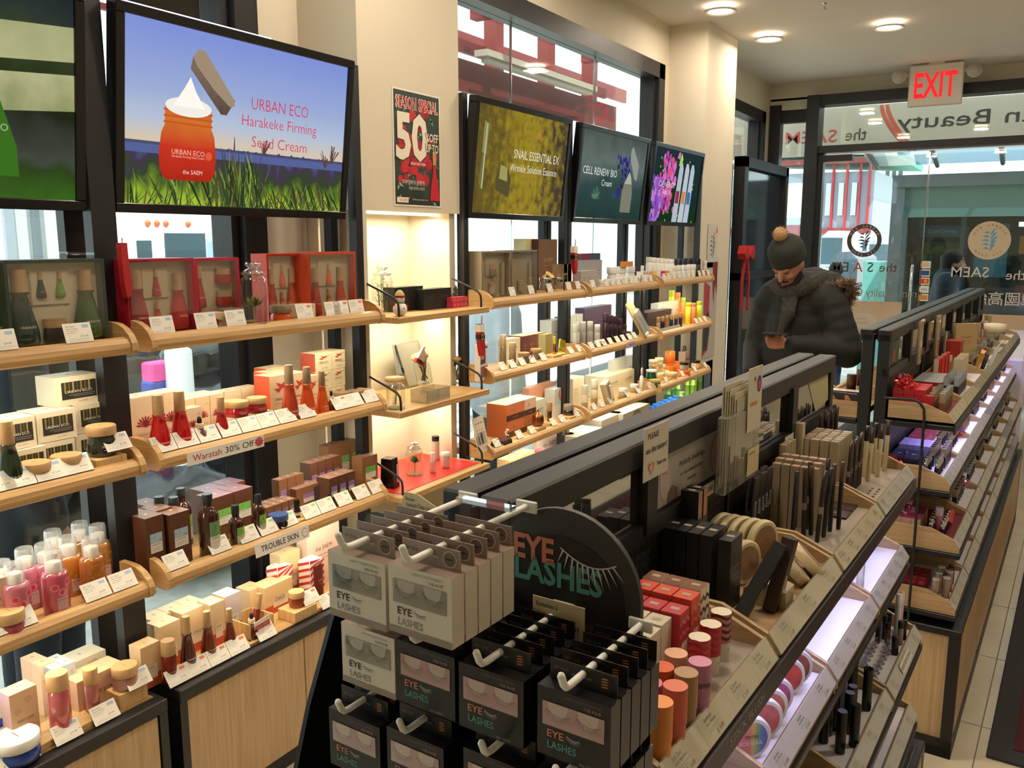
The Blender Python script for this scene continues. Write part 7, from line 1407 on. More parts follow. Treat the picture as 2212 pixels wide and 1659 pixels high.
lips(1, 1, 7, 2, -.39, .034, L3, 'clear square lipstick with pale top in the second top tray', dv=.036)
for i in range(9): gput(carton(.014, .024, .095, '#c8302c' if i % 3 else '#e0c8b0', top='#d83a34'), -.47 + .004 * (i % 3), B0 + .37 * 2 + .03 + i * .034, zb_, 'slim red and white gift pack in the third top tray', 'box', 'slim red gift packs')
for i in range(5): gput(carton(.03, .02, .10, '#cdbfa4', art='spots', c2='#b83a34', c3='#4a3a34', side='#c4b69c'), -.395, B0 + .37 * 2 + .05 + i * .05, zb_, 'patterned ivory carton beside the red packs', 'box', 'patterned ivory cartons')
for k in (3, 4, 5, 6, 7):
    rk = random.Random(k)
    for i in range(5): gput(carton(.035, .05, rk.choice((.07, .1, .12)), rk.choice(('#b8a47c', '#c8bca4', '#8a2424', '#6a5a48', '#d4c8b0')), art='lines'), -.475, B0 + .37 * k + .04 + i * .062, zb_, 'assorted carton at the back of the farther top trays', 'box', 'assorted cartons in the far top trays')
    for i in range(5): gput((L1, L2, L3)[(k + i) % 3], -.39, B0 + .37 * k + .05 + i * .06, zt_(1), 'small lipstick in the far top trays', 'lipstick', 'lipsticks in the far top trays')
gput(carton(.02, .10, .16, '#b39a6c', art='lines', c2='#8a3a2a', top='#c0a878'), -.44, B0 + .37 * 3 + .28, zb_ + .03, 'tall kraft gift bag with red base beyond the red packs', 'bag', rz=-.9)
gput(carton(.06, .10, .07, '#a02c22'), -.46, B0 + .37 * 3 + .1, zb_ + .06, 'red gift box behind the kraft bag', 'box')
m = MB(); m.lathe([(.035, 0), (.042, .01), (.042, .06), (.032, .075), (.032, .085)], JARG, 20); m.lathe([(.034, .085), (.038, .088), (.038, .115), (0, .118)], C('#d8cdb4'), 20); gput(('candy_jar', m.mesh('candy_jar'), []), -.36, B0 + .37 * 5, zt_(1), 'clear jar with broad cream lid at the far end of the gondola', 'jar', sc=1.3)
m = MB(); m.X = Matrix.Rotation(.6, 4, 'Y') @ Matrix.Rotation(PI / 2, 4, 'Y'); m.lathe([(.05, 0), (.05, .003)], C('#dcc8a8'), 24)
for k in range(20): a = k * PI / 10; m.add([(.05 * math.cos(a - .08), .05 * math.sin(a - .08), .003), (.066 * math.cos(a - .1), .066 * math.sin(a - .1), .003), (.066 * math.cos(a + .1), .066 * math.sin(a + .1), .003), (.05 * math.cos(a + .08), .05 * math.sin(a + .08), .003)], [(0, 1, 2, 3)], C(('#b82a2a', '#e0d4c0')[k % 2]))
gput(('colour_wheel', m.mesh('colour_wheel'), []), -.33, B0 + .37 * 4 + .1, zt_(1) + .055, 'round red and cream colour swatch fan on the top tier', 'swatch')
for i, (c, a) in enumerate((('#c89a34', .5), ('#2a2422', .9), ('#9a9c9c', -.6))): m = MB(); m.box(-.008, .008, -.014, .014, 0, .10, C(c, .4)); gput(('tester_tube', m.mesh('tester_tube'), []), -.37 + .02 * i, B0 + .37 * 3 + .12 + .05 * i, zt_(1), ('mustard', 'black', 'silver')[i] + ' tester leaning out of the far top trays', 'tester', rot=(a, .3, 0))
# second tier
gb(2, 0, 2, 1, -.50, .04, .045, .14, .055, '#1a1c2a', 'midnight blue gift box in the near second tier tray', art='fruit', c2='#7a2a4a', c3='#b8406a', top='#2a2444')
gb(2, 1, 5, 1, -.50, -.14, .022, .12, .06, '#8a84a0', 'lilac grey carton in the near second tier tray', top='#b8a4e0')
foil(60, .045, ('#c81c30', '#e04a3a', '#a01828'), 8, 'heap of red cellophane bows beside the blue gift boxes', -.475, B0 + .025, TZ[2] + .03, 'cellophane_bow')
lips(2, 0, 4, 2, -.385, .034, L4, 'silver crowned round lipstick in the near second tier tray', v_off=.04, dv=.03); lips(2, 0, 5, 2, -.385, .034, L1, 'dark square lipstick behind the silver crowned ones', v_off=.18, dv=.034)
for k in range(1, 8):
    lips(2, k, 5, 2, -.40, .035, (L1, L4, L2)[k % 3], 'small lipstick in the farther second tier trays', grp='lipsticks in the farther second tier trays', dv=.05)
    gb(2, k, 2, 4, -.50, .04, .03, .07, .05, ('#9a7a9c', '#a8344a', '#8c8498')[k % 3], 'small carton in the farther second tier trays')
foil(40, .035, ('#8a5ac8', '#c83a2a', '#6a4ab0'), 11, 'violet and red foil bow on the second tier', -.37, B0 + .37 * 1.9, TZ[2] + .03, 'foil_bow')
# third tier
gb(3, 0, 4, 4, -.50, .02, .029, .04, .06, '#c8a48c', 'pink topped peach carton in the near third tier tray', top='#d8508c', side='#b89880'); 
foil(60, .05, ('#e05060', '#b8a8e8', '#e03a4a', '#c8c0f0'), 15, 'silver and red foil bows on the pink topped cartons', -.455, B0 + .06, TZ[3] + .075, 'foil_bow')
lips(3, 0, 5, 2, -.355, .034, L4, 'silver crowned lipstick in the near third tier tray', v_off=.04, dv=.032)
gput(cyl(.085, .012, '#b8607c', '#d8c4d0', .35, name='pink_tester'), -.34, B0 + .10, zt_(3) , 'tall pink tester tube in the near third tier tray', 'tester'); m = MB(); m.tube([(0, 0, 0), (.0, .05, .03)], .012, C('#c02838', .4), 10); gput(('red_tube', m.mesh('red_tube'), []), -.315, B0 + .14, zt_(3) + .02, 'red tube leaning out of the near third tier tray', 'tube')
for k in range(1, 8):
    lips(3, k, 5, 2, -.365, .035, (L3, L1)[k % 2], 'dark lipstick in the farther third tier trays', grp='lipsticks in the farther third tier trays', dv=.05)
    gb(3, k, 2, 4, -.50, .04, .04, .07, .045, ('#b0a0a8', '#9c3a4a', '#c0b4bc')[k % 3], 'small carton in the farther third tier trays')
foil(60, .05, ('#e08ab8', '#d870a8', '#f0a8cc'), 19, 'bunch of pink cloth flowers on the third tier', -.34, B0 + .37 * 1.6, TZ[3] + .05, 'cloth_flowers')
for i, c in enumerate(('#c83440', '#3a5ab8', '#e8e4e8')): gput(cyl(.06, .011, c, '#ece8ec', .4, name='bottle_tester'), -.335 + .0 * i, B0 + .37 * 1 + .28 + .035 * i, zt_(3), ('red', 'blue', 'white')[i] + ' nail bottle beyond the pink cloth flowers', 'bottle')
# lowest tier
gb(4, 0, 4, 4, -.47, .03, .028, .042, .045, '#7a1a34', 'dark crimson carton with red top in the near lowest tray', top='#c03a44')
for i in range(4): gput(carton(.018, .03, .10, '#8e1420', top='#b02430'), -.492, B0 + .03 + i * .035, TZ[4] + .01, 'tall red pack at the back of the near lowest tray', 'box', 'tall red packs in the lowest tray')
for i in range(5): gput(cyl(.072, .0115, '#a08670', '#e4e0f0', .05, 'Cover', '#6a5444', name='concealer_tube'), -.325 + .028 * (i % 2), B0 + .03 + .032 * i, zt_(4), 'nude concealer tube with pale top in the near lowest tray', 'tube', 'nude concealer tubes')
for i, c in enumerate(('#e03a78', '#d8304a', '#2a3a34')): gput(carton(.012, .03, .06, c), -.30, B0 + .15 + .03 * i, zt_(4), ('hot pink', 'red', 'dark green')[i] + ' packet leaning behind the nude tubes', 'packet', rz=.4)
for k in range(1, 8): gb(4, k, 2, 4, -.47, .04, .05, .07, .05, ('#a08890', '#8a2a40', '#b0a4a8')[k % 3], 'small carton in the farther lowest trays')
# left side of the farther gondola
for k in range(3):
    m = MB(); prof = [(-.60, 0), (-.60, .055), (-.69, .055), (-.762, .027), (-.782, 0)]
    for y in (0, .35): m.prism(prof, y, y + .008, TOAK)
    m.box(-.775, -.60, .008, .35, 0, .004, TOAK); m.box(-.786, -.77, .0, .358, 0, .02, TOAK)
    gput(('display_tray', m.mesh('display_tray'), []), 0, B0 + .37 * k, 1.115, 'wall side tray of the farther gondola, %s from its near end' % ('first', 'second', 'third')[k], 'tray', 'wood trays on the gondolas')
for i in range(2): gput(carton(.045, .05, .078, '#2c1e1c', top='#e0d4c8', side='#2c1e1c', art='diag', c2='#33221f', c3='#b8805e'), -.668 + .048 * i, B0 + .035, 1.122, 'brown and copper diagonal carton, %s of two at the gondola end' % ('left', 'right')[i], 'box', rz=-PI / 2)
for i, (u, h) in enumerate(((-.645, .125), (-.622, .14), (-.65, .10))): gput(cyl(h, .016, '#c8b890', '#5a3424', .42, name='foundation_bottle'), u, B0 + .10 + .04 * i, 1.122, 'foundation bottle with brown cap behind the diagonal cartons', 'bottle', 'foundation bottles')
for i in range(2): gput(carton(.02, .05, .085, '#a8946c', art='lines'), -.715 - .012 * i, B0 + .06 + .03 * i, 1.122, 'small kraft envelope at the wall side tray corner', 'envelope', 'kraft envelopes', rz=-1.3)
m = MB(); m.lathe([(.028, 0), (.034, .05), (.037, .055), (.037, .058), (.033, .055)], C('#c8c8d8', .4), 20); m.tube([(-.035, 0, .045), (-.05, 0, .035), (-.045, 0, .015), (-.03, 0, .01)], .004, C('#c8c8d8', .4), 8); gput(('white_cup', m.mesh('white_cup'), []), -.69, B0 + .1, .95, 'white cup on the shelf between the two gondolas', 'cup', sc=1.0)
m = MB(); m.box(-.79, -.60, 0, .8, .932, .948, BLACK); gput(('cup_shelf', m.mesh('cup_shelf'), []), 0, B0, 0, 'black steel shelf under the white cup', 'shelf')
# hanging things on the farther gondola rail
for i, (px, lb) in enumerate(((1985, 'ribbon tied clear pack hanging on the rail'), (2022, 'large clear pack hanging on the rail'), (2040, 'narrow kraft pack hanging on the rail'))):
    r = ray(px, 740); t = -.495 / (r[0] * GC + r[1] * GS); v = (-r[0] * GS + r[1] * GC) * t
    m = MB(); w, h = ((.055, .16), (.075, .21), (.04, .10))[i]; m.box(0, .012, -w / 2, w / 2, -h, 0, glass('soft film', '#f0eee6', .4, .12, body='#b8aa90', bodyf=.5), ch=.003); m.box(.002, .009, -w * .3, w * .3, -h * .85, -h * .15, C('#a8987c', .6))
    if i == 0: [m.ball((.012, s * .012, .0), .012, C('#c8a898'), 8, .5, 1, .6) for s in (-1, 1)]; m.prism([(.005, 0), (.012, -.05), (-.004, -.05)], .012, .014, C('#c8a898'), 'x')
    gput(('hanging_pack', m.mesh('hanging_pack'), []), -.498, v, (1.41, 1.40, 1.31)[i], lb, 'pack')
m = MB(); m.quad(-.07, .07, 1.292, 1.372, .002, C('#1c4a3c')); m.disc(-.02, 1.32, .022, .0025, C('#a8443a'), 12); m.disc(.01, 1.34, .02, .0028, C('#3a5a4c'), 12); gput(('sticker', m.mesh('sticker'), []), -.518, B0 + .12, 0, 'round green and red sticker on the first mirror of farther gondola', 'sticker')
# white counter beyond
m = MB(); m.box(-.83, -.262, 0, 1.9, .42, 1.0, C('#e4def0', .25), ch=.02); m.box(-.80, -.30, .05, 1.85, 0, .42, C('#bdb4ae', .6)); gput(('white_counter', m.mesh('white_counter'), []), 0, 5.98, 0, 'white boxy counter beyond the farther gondola', 'counter')
# ================================================================== EYELASH STAND
EV = .68; ER = G - PI / 2
def ev(px, py, v): u, z = on_v(px, py, v); return EV - v, u, z
def eput(spec, x, u, z, label, cat, group=None, rot=None, sc=1.0):
    return gput(spec, u, EV - x, z, label, cat, group, rz=-PI / 2, rot=(rot[0], rot[1], rot[2] - PI / 2) if rot else None, sc=sc)
DG = pr('dark grey card', '#35322f', .5); DB_ = pr('brown black print', '#1c1413', .5); SAL = C('#c8785c', .5); TEAL = C('#4f8f84', .5)
cy, cz, R0 = -.394, 1.366, .082
o_ = [(-.655, .90), (-.312, .90), (-.312, cz)] + [(cy + R0 * math.cos(a * PI / 24), cz + R0 * 1.0 * math.sin(a * PI / 24)) for a in range(0, 20)] + [(-.476, 1.402), (-.500, 1.404), (-.62, 1.402)] + [(-.635 + .02 * math.cos(PI / 2 + a * PI / 8), 1.382 + .02 * math.sin(PI / 2 + a * PI / 8)) for a in range(5)]
bd = MB(); bd.prism(o_, -.006, 0, DG, 'x')
pn = MB(); pn.disc(cy - .006, cz - .004, .060, .0008, DB_, 36, ry=.072)
for t, (pl, pt), (prr, pb), mt in (('EYE', (1112, 1160), (1198, 1213), SAL), ('LASHES', (1114, 1208), (1303, 1283), TEAL)):
    _, u0, z0 = ev(pl, (pt + pt + 50) / 2, EV); _, u1, z1 = ev(prr, (pb + pb - 50) / 2, EV); pn.txt(t, .0345, (u0 + u1) / 2, (z0 + z1) / 2 + .002, .0014, mt, .03, w=u1 - u0)
def lash(m, y, z, w, x, mat, thick=1.0):
    pts = [(y - w / 2 + w * k / 8, z - w * .22 * math.sin(PI * (k / 8) * .85)) for k in range(9)]
    m.poly(pts + [(a, b + w * .025 * thick) for a, b in pts[::-1]], x, mat)
    for k in range(11): t = .05 + .9 * k / 10; a = y - w / 2 + w * t; b = z - w * .22 * math.sin(PI * t * .85); L = w * (.20 + .16 * math.sin(PI * t)); dx = (t - .35) * w * .35; m.poly([(a - w * .018 * thick, b), (a + w * .018 * thick, b), (a + dx, b - L)], x + 1e-5 * k, mat)
lash(pn, -.367, 1.409, .060, .0016, C('#cdc4c0'))
pn.txt('눈매를 더욱 또렷하게 만들어주는', .0085, -.392, 1.336, .0014, C('#9a6a58'), w=.075); pn.txt('더샘 속눈썹', .009, -.388, 1.323, .0014, C('#c08a70'), w=.030); pn.txt('9,900', .010, -.39, 1.311, .0014, TEAL)
sd = []
for u in (-.664, -.307):
    m = MB(); m.prism([(-.006, .86), (-.006, 1.335), (.004, 1.345), (.016, 1.343), (.028, 1.325), (.085, 1.20), (.20, .86)], u - .003, u + .003, BLACKG, 'y'); sd.append(('side_panel', m.mesh('side_panel')))
for z in (1.325, 1.243): m = MB(); m.X = Matrix.Translation((.013, -.304, z)) @ Matrix.Rotation(-PI / 2, 4, 'X'); m.lathe([(.0075, 0), (.0075, .003), (.005, .005)], WHITE, 16); sd.append(('white_knob', m.mesh('white_knob')))
m = MB(); m.box(-.006, .20, -.667, -.304, 0, .86, BLACK, ch=.004); sd.append(('pedestal', m.mesh('pedestal')))
m = MB(); m.prism([(.0, .86), (.02, .86), (.015, 1.30), (.0, 1.30)], -.661, -.310, pr('black peg panel', '#121214', .5), 'y'); sd.append(('inner_panel', m.mesh('inner_panel')))
eput(('eyelash_stand', None, [('backboard', bd.mesh('backboard')), ('round_print', pn.mesh('round_print'), [], 'black oval print with EYE LASHES lettering')] + sd), 0, 0, 0, 'dark grey EYE LASHES stand with hooks in the foreground', 'display stand')
@cached
def lashbox(kind, w=.0675, h=.0605, d=.0165, hd=.018):
    wt = kind == 'w'; body = C('#cfc5b4' if wt else '#141214', .35); trim = C('#8f7c70' if wt else '#191516', .4); m = MB()
    m.box(-d / 2, d / 2, -w / 2, w / 2, 0, h, body, top=trim if wt else body)
    x = d / 2 + .0004
    if wt: m.quad(-w / 2, w / 2, 0, h * .10, x, trim)
    k = MB(); k.quad(-w * .42, w * .42, h * .46, h * .80, x, C('#a59f97' if wt else '#c98d92', .3))
    for s in (-1, 1): cyy = s * w * .21; k.poly([(cyy + w * .14 * math.cos(a), h * .80 + h * .22 * math.sin(a)) for a in [PI + PI * j / 10 for j in range(11)]], x + .0002, C('#d2c8bc' if wt else '#dfb9b0')); lash(k, cyy, h * .70, w * .34, x + .0004, INK, .7)
    k.box(x + .0006, x + .0008, -w * .42, w * .42, h * .46, h * .80, ACR)
    t = MB(); t.txt('EYE', h * .15, -w * .24, h * .35, x, INK if wt else SAL, .015, w=w * .23); t.txt('LASHES', h * .15, -w * .15, h * .19, x, GREYINK if wt else TEAL, .012, w=w * .40); lash(t, w * .0, h * .39, w * .18, x, INK if wt else C('#cfc8c4'))
    t.txt('눈매를 더욱 또렷하게 만들어주는', h * .05, w * .14, h * .93, x, GREYINK if wt else C('#6f5248'), w=w * .5); t.txt('더샘 속눈썹', h * .055, w * .26, h * .86, x, INK if wt else C('#b0826c'), w=w * .22); t.txt('the SAEM', h * .06, w * .2, h * .05, x + .0002, GREYINK)
    hh = MB(); hh.box(-d / 2, -d / 2 + .0008, -w * .46, w * .46, h, h + hd, trim); xx = -d / 2 + .0012
    hh.disc(w * .30, h + hd * .5, hd * .40, xx, C('#cfc2b8' if wt else '#191516'), 20); hh.disc(w * .30, h + hd * .5, hd * .35, xx + .0002, C('#6a5850' if wt else '#2a1c16'), 20)
    if not wt: [hh.poly([(w * (.26 + .0 * q), h + hd * (.3 + .13 * q)), (w * .34, h + hd * (.33 + .13 * q)), (w * .34, h + hd * (.38 + .13 * q)), (w * .26, h + hd * (.36 + .13 * q))], xx + .0004, C('#c8803c')) for q in range(4)]
    else: hh.quad(w * .25, w * .35, h + hd * .46, h + hd * .54, xx + .0004, INK)
    hh.quad(-w * .16, w * .12, h + hd * .44, h + hd * .53, xx, C('#bdb2a8' if wt else '#5a5654')); hh.txt('뷰티 속눈썹', hd * .2, -w * .30, h + hd * .6, xx, INK if wt else C('#8a6a5a'), w=w * .2)
    return ('eyelash_box', None, [('carton', m.mesh('carton')), ('lash_window', k.mesh('lash_window')), ('print', t.mesh('print')), ('hanger_tab', hh.mesh('hanger_tab'))])
def hookm(L):
    m = MB(); m.tube([(0, 0, 0), (L, 0, 0), (L + .006, 0, .001), (L + .010, 0, .005), (L + .014, 0, .014)], .0032, WHITE, 10); m.ball((L + .014, 0, .014), .0032, WHITE, 8); m.box(.0, .003, -.012, .012, -.006, .006, WHITE, ch=.001); return ('hook', m.mesh('hook'), [])
rows = (('w', 5, 773, 1345, .515, 'upper left stack of white'), ('w', 5, 908, 1382, .515, 'upper right stack of white'), ('w', 5, 797, 1490, .555, 'lower left stack of white'),
        ('b', 5, 920, 1535, .555, 'pile left of centre, black'), ('b', 5, 1060, 1592, .555, 'centre pile, black'), ('b', 5, 1237, 1652, .555, 'right pile, black'),
        ('b', 5, 768, 1672, .555, 'low left pile, black'), ('b', 5, 898, 1722, .55, 'low pile left of centre, black'), ('b', 5, 1070, 1778, .55, 'lowest centre pile, black'), ('b', 5, 1225, 1840, .55, 'lowest right pile, black'))
WH = ('frontmost', 'second', 'third', 'fourth', 'rearmost')
for kd, n, px, pb, v, lb in rows:
    x, u, z = ev(px, pb, v)
    for k in range(n): eput(lashbox(kd), x - k * .0185 - .008, u, z, '%s eyelash box, %s from the front' % (lb, WH[k]) if k else lb + ' eyelash boxes, the frontmost box', 'eyelash box', 'eyelash boxes on the hooks')
    hx = 0.0; eput(hookm(x - hx + .006), hx, u, z + .0722, 'white hook carrying the ' + lb.replace(', black', '').replace('of white', '').strip() + ' of boxes', 'hook', 'white hooks of the eyelash stand')
def pricesign(w, h, lines, label, x, u, z, cut=False, tl=0.0):
    m = MB(); pts = [(-w / 2, -h / 2), (w / 2, -h / 2), (w / 2, h / 2), (-w / 2, h / 2)] if not cut else [(-w / 2, -h / 2), (w / 2, -h * .5), (w * .34, h * .28), (-w * .1, h / 2), (-w * .42, h / 2), (-w / 2, h * .2)]
    m.prism(pts, -.0006, .0006, C('#c7b68f', .55), 'x')
    for t, s, y, zz, ww in lines: m.txt(t, s, y, zz, .0012, INK, .006, w=ww) if ww else m.txt(t, s, y, zz, .0012, INK, .006)
    m.quad(-w * .4, w * .4, -h * .12, -h * .11, .0012, GREYINK); [m.quad(-w * .4, w * (.1 + .1 * k), -h * (.26 + .07 * k), -h * (.25 + .07 * k), .0012, GREYINK) for k in range(3)]
    eput(('price_sign', m.mesh('price_sign'), []), x, u, z, label, 'price sign')
x, u, z = ev(912, 1112, .655); pricesign(.054, .042, (('Beauty', .005, -.015, .014, .012), ('Eyelash Clear Line', .006, -.003, .0075, .034), ('$ 4.88', .006, .012, -.002, None)), 'beige price sign Eyelash Clear Line clipped on top of the board', x, u, z, True)
x, u, z = ev(1206, 1347, .655); pricesign(.056, .044, (('Eyelashes 2', .006, -.012, .015, .024), ('뷰티 2호', .004, -.018, .007, .010), ('$ 3.49', .0065, .015, -.001, None)), 'beige price sign Eyelashes 2 below the oval print', x, u, z)
m = MB(); m.box(0, .0016, -.031, .031, -.024, .024, ACR); m.box(-.004, .006, -.031, .031, .022, .026, glass('acrylic edge', '#e8ecee', .5, .35)); x, u, z = ev(1050, 1140, .63); eput(('acrylic_holder', m.mesh('acrylic_holder'), []), x, u, z, 'empty clear acrylic sign holder above the board', 'sign holder')
for (px, py) in ((850, 1130), (985, 1160), (1130, 1365), (1272, 1397)): m = MB(); m.cbox(-.001, .006, -.009, .009, -.004, .004, .002, WHITE); x, u, z = ev(px, py, .672); eput(('white_clip', m.mesh('white_clip'), []), x, u, z, 'small white plastic hook base on the grey board', 'clip', 'white hook bases')
# ================================================================== OUTSIDE
m = MB(); m.box(-60, -2.52, -30, 80, -.14, -.1, pr('pale sunlit pavement', '#c9c4bb', .9, noise=.35, nscale=6)); m.box(-2.52, 60, YE + .13, 80, -.14, -.1, MATS['pale sunlit pavement'])
struct('ground', m)
RAWN = pr('wine red awning metal', '#6e1f26', .6); RAWL = pr('red painted steel', '#8a2a2c', .5)
m = MB(); L0, L1_ = -1.5, 7.2; XA = -3.3
for z0, z1, x in ((2.66, 2.86, XA), (2.94, 3.02, XA - .1), (3.16, 3.3, XA + .2)): m.box(x - .03, x, L0, L1_, z0, z1, RAWN)
m.box(XA - .03, XA - .0, L0, 3.15, 2.62, 3.3, RAWN)
for k in range(12): m.box(XA - .12, XA - .02, L0 + k * .75, L0 + k * .75 + .1, 2.7, 3.3, RAWL)
for k in range(6): m.box(XA, -2.52, L0 + k * 1.6, L0 + k * 1.6 + .08, 3.12, 3.2, RAWL)
for z, x in ((3.05, XA - .35), (2.9, XA - .6)): m.box(x - .03, x, 3.0, L1_ + 1, z, z + .12, RAWL)
t_ = MB(); t_.box(XA + .1, XA + .2, 4.8, 6.4, 2.86, 2.90, C('#b9aa9a')); t_.box(XA + .12, XA + .18, 4.85, 6.35, 2.83, 2.86, C('#d8cfc4', .3))
thing(('awning', None, [('steel_frame', m.mesh('steel_frame')), ('tube_lamp', t_.mesh('tube_lamp'))]), (0, 0, 0), 0, 'wine red steel awning structure outside above the windows', 'awning')
def box_thing(nm, lab, cat, boxes, loc=(0, 0, 0), rz=0):
    m = MB()
    for b in boxes: m.box(*b[:6], b[6], ch=b[7] if len(b) > 7 else 0)
    return thing((nm, m.mesh(nm), []), loc, rz, lab, cat)
WT = pr('white truck paint', '#dfe3e6', .4); DGL = pr('dark vehicle glass', '#3c5560', .1, spec=.8); ORL = C('#e0652a', .3); TIRE = C('#1a1a1c', .8)
y = lambda px, x: col_y(px, x, 1.7)
tx = -8.0; ta, tb = y(288, tx), y(462, tx); tw = tb - ta
b = MB(); b.cbox(tx - 2.2, tx, ta, tb, .6, 1.86, .12, WT); b.cbox(tx - 2.2, tx + .05, ta - .3, tb + .5, .2, 1.1, .1, WT)
w = MB(); w.box(tx - .0, tx + .012, ta + tw * .36, ta + tw * .88, 1.30, 1.78, DGL, ch=.004); w.box(tx + .0, tx + .012, ta + tw * .03, ta + tw * .2, 1.1, 1.7, DGL)
lt = MB(); [lt.ball((tx - .1, ta + tw * k, 1.88), .035, ORL, 8) for k in (.25, .36, .47, .75)]
mi = MB(); mi.tube([(tx, tb, 1.3), (tx + .15, tb + .12, 1.5), (tx + .15, tb + .12, 1.75), (tx, tb + .02, 1.8)], .02, TIRE, 6); mi.box(tx + .12, tx + .18, tb + .08, tb + .2, 1.4, 1.72, WT)
wh = [];
for k in (.1, .9): q = MB(); q.X = Matrix.Translation((tx + .0, ta + tw * k, .3)) @ Matrix.Rotation(PI / 2, 4, 'Y'); q.lathe([(.4, -.15), (.4, .05), (.2, .06)], TIRE, 20); wh.append(('wheel', q.mesh('wheel')))
thing(('truck', None, [('cab', b.mesh('cab')), ('window', w.mesh('window')), ('roof_lights', lt.mesh('roof_lights')), ('mirror', mi.mesh('mirror'))] + wh), (0, 0, 0), 0, 'white truck cab with orange roof lights outside the left window', 'truck')
va, vb = y(472, -9.5), y(600, -9.5)
b = MB(); b.cbox(-11.5, -9.5, va, vb + 1.6, .2, 1.80, .12, C('#8fa8cc', .4)); w = MB(); w.box(-9.5, -9.49, va + .2, va + 1.4, 1.2, 1.65, C('#7d97bd', .2)); thing(('van', None, [('body', b.mesh('body')), ('window', w.mesh('window'))]), (0, 0, 0), 0, 'pale blue van parked behind the white truck', 'van')
b = MB(); b.box(-7.6, -5.6, y(-260, -5.6), y(62, -5.6), .3, 3.4, C('#dfe5e6', .4)); b.box(-5.6, -5.57, y(8, -5.6), y(30, -5.6), .3, 3.3, C('#a8b4c0', .4)); b.box(-7.6, -5.75, y(66, -5.6), y(270, -5.6), .3, 3.2, C('#e2e8e8', .4)); b.box(-5.6, -5.56, y(76, -5.6) - .02, y(76, -5.6) + .02, .3, 3.3, C('#77828c')); thing(('box_truck', b.mesh('box_truck'), []), (0, 0, 0), 0, 'large white box truck side behind the leftmost window', 'truck')
BAG = pr('black bin bag', '#15171d', .18, spec=.9, bump=1.0, nscale=14)
for i, (px, x, z, r, lb) in enumerate(((400, -4.0, .2, .42, 'lowest left'), (500, -4.1, .2, .45, 'lowest right'), (455, -4.2, .65, .40, 'middle'), (540, -4.2, .66, .38, 'upper right'), (430, -4.25, .98, .22, 'top left'), (520, -4.3, 1.02, .25, 'top right'))):
    m = MB(); m.ball((0, 0, 0), r, BAG, 20, 1, 1.15, .8); rb = random.Random(i)
    m.v = [(a * rb.uniform(.86, 1.1), b_ * rb.uniform(.86, 1.1), c * rb.uniform(.86, 1.1)) for a, b_, c in m.v]
    thing(('rubbish_bag', m.mesh('rubbish_bag'), []), (x, col_y(px, x, z), z), 0, 'shiny black rubbish bag in the pavement pile, %s one' % lb, 'rubbish bag', 'pavement rubbish bags')
m = MB(); [m.box(-.05, .05, -.08 + .01 * (k % 3), .07 + .012 * (k % 2), .25 + k * .1, .36 + k * .1, C(('#c8387a', '#3f8f96', '#3a4a9a', '#d04a90', '#7a3a8a')[k % 5], .8), ch=.01) for k in range(9)]; thing(('striped_parcel', m.mesh('striped_parcel'), []), (-4.0, col_y(335, -4.0, 1.1), -.1), 0, 'pink teal and blue striped bundle on the pavement', 'bundle')
m = MB(); m.lathe([(.07, -.1), (.08, .2), (.07, 1.12), (.03, 1.15)], C('#b8bcc0', .4), 14); thing(('wrapped_post', m.mesh('wrapped_post'), []), (-3.9, col_y(385, -3.9, 1.1), 0), 0, 'pale wrapped post beside the black rubbish bags', 'post')
m = MB(); m.box(-2.9, -2.6, 5.3, 6.2, -.1, .75, C('#5a5f66'), ch=.05); thing(('newspaper_box', m.mesh('newspaper_box'), []), (0, 0, 0), 0, 'grey street box low outside the far window', 'street box')
# beyond the entrance
def X(px, yy): return on_y(px, 500, yy)[0]
def Zy(py, px, yy): return on_y(px, py, yy)[1]
STEEL = pr('brushed steel', '#9aa0a6', .3, metal=.7)
b = MB(); b.box(-1.44, -1.31, 10.4, 10.6, -.1, 2.40, STEEL); b.box(-1.44, 2.0, 10.38, 10.6, 2.27, 2.40, STEEL); b.box(-1.31, -1.27, 10.45, 10.55, -.1, 1.95, STEEL); b.box(-.74, -.70, 10.45, 10.55, -.1, 1.95, C('#3a3e44')); b.box(-1.27, 2.0, 10.5, 10.56, -.1, .3, C('#3a3e44'))
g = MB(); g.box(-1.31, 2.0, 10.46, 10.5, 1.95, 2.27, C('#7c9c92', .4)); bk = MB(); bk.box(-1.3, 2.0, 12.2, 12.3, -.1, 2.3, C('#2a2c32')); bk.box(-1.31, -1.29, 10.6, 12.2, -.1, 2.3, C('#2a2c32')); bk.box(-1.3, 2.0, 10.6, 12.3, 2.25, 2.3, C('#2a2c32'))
gl = MB(); gl.box(-1.27, 2.0, 10.5, 10.508, .3, 1.95, PANE)
thing(('shopfront', None, [('steel_portal', b.mesh('steel_portal')), ('green_fascia', g.mesh('green_fascia')), ('dark_interior', bk.mesh('dark_interior')), ('shop_glass', gl.mesh('shop_glass'))]), (0, 0, 0), 0, 'steel framed shopfront with pale green fascia beyond the entrance', 'shopfront')
f = MB(); f.box(-1.2, -.73, 11.0, 11.5, -.1, 1.86, C('#3c4248')); s = MB(); s.box(-1.19, -.74, 10.98, 11.0, 1.74, 1.87, C('#3f78b4', .4)); k = MB(); k.box(-1.16, -.77, 10.985, 10.995, .2, 1.68, C('#5d6e58', .3))
for i in range(5):
    for j in range(6): k.box(-1.14 + j * .06, -1.10 + j * .06, 10.97, 10.985, .3 + i * .27, .45 + i * .27, C(('#a8a040', '#4a7a9a', '#8a4a3a', '#c8c8b8')[(i + j) % 4]))
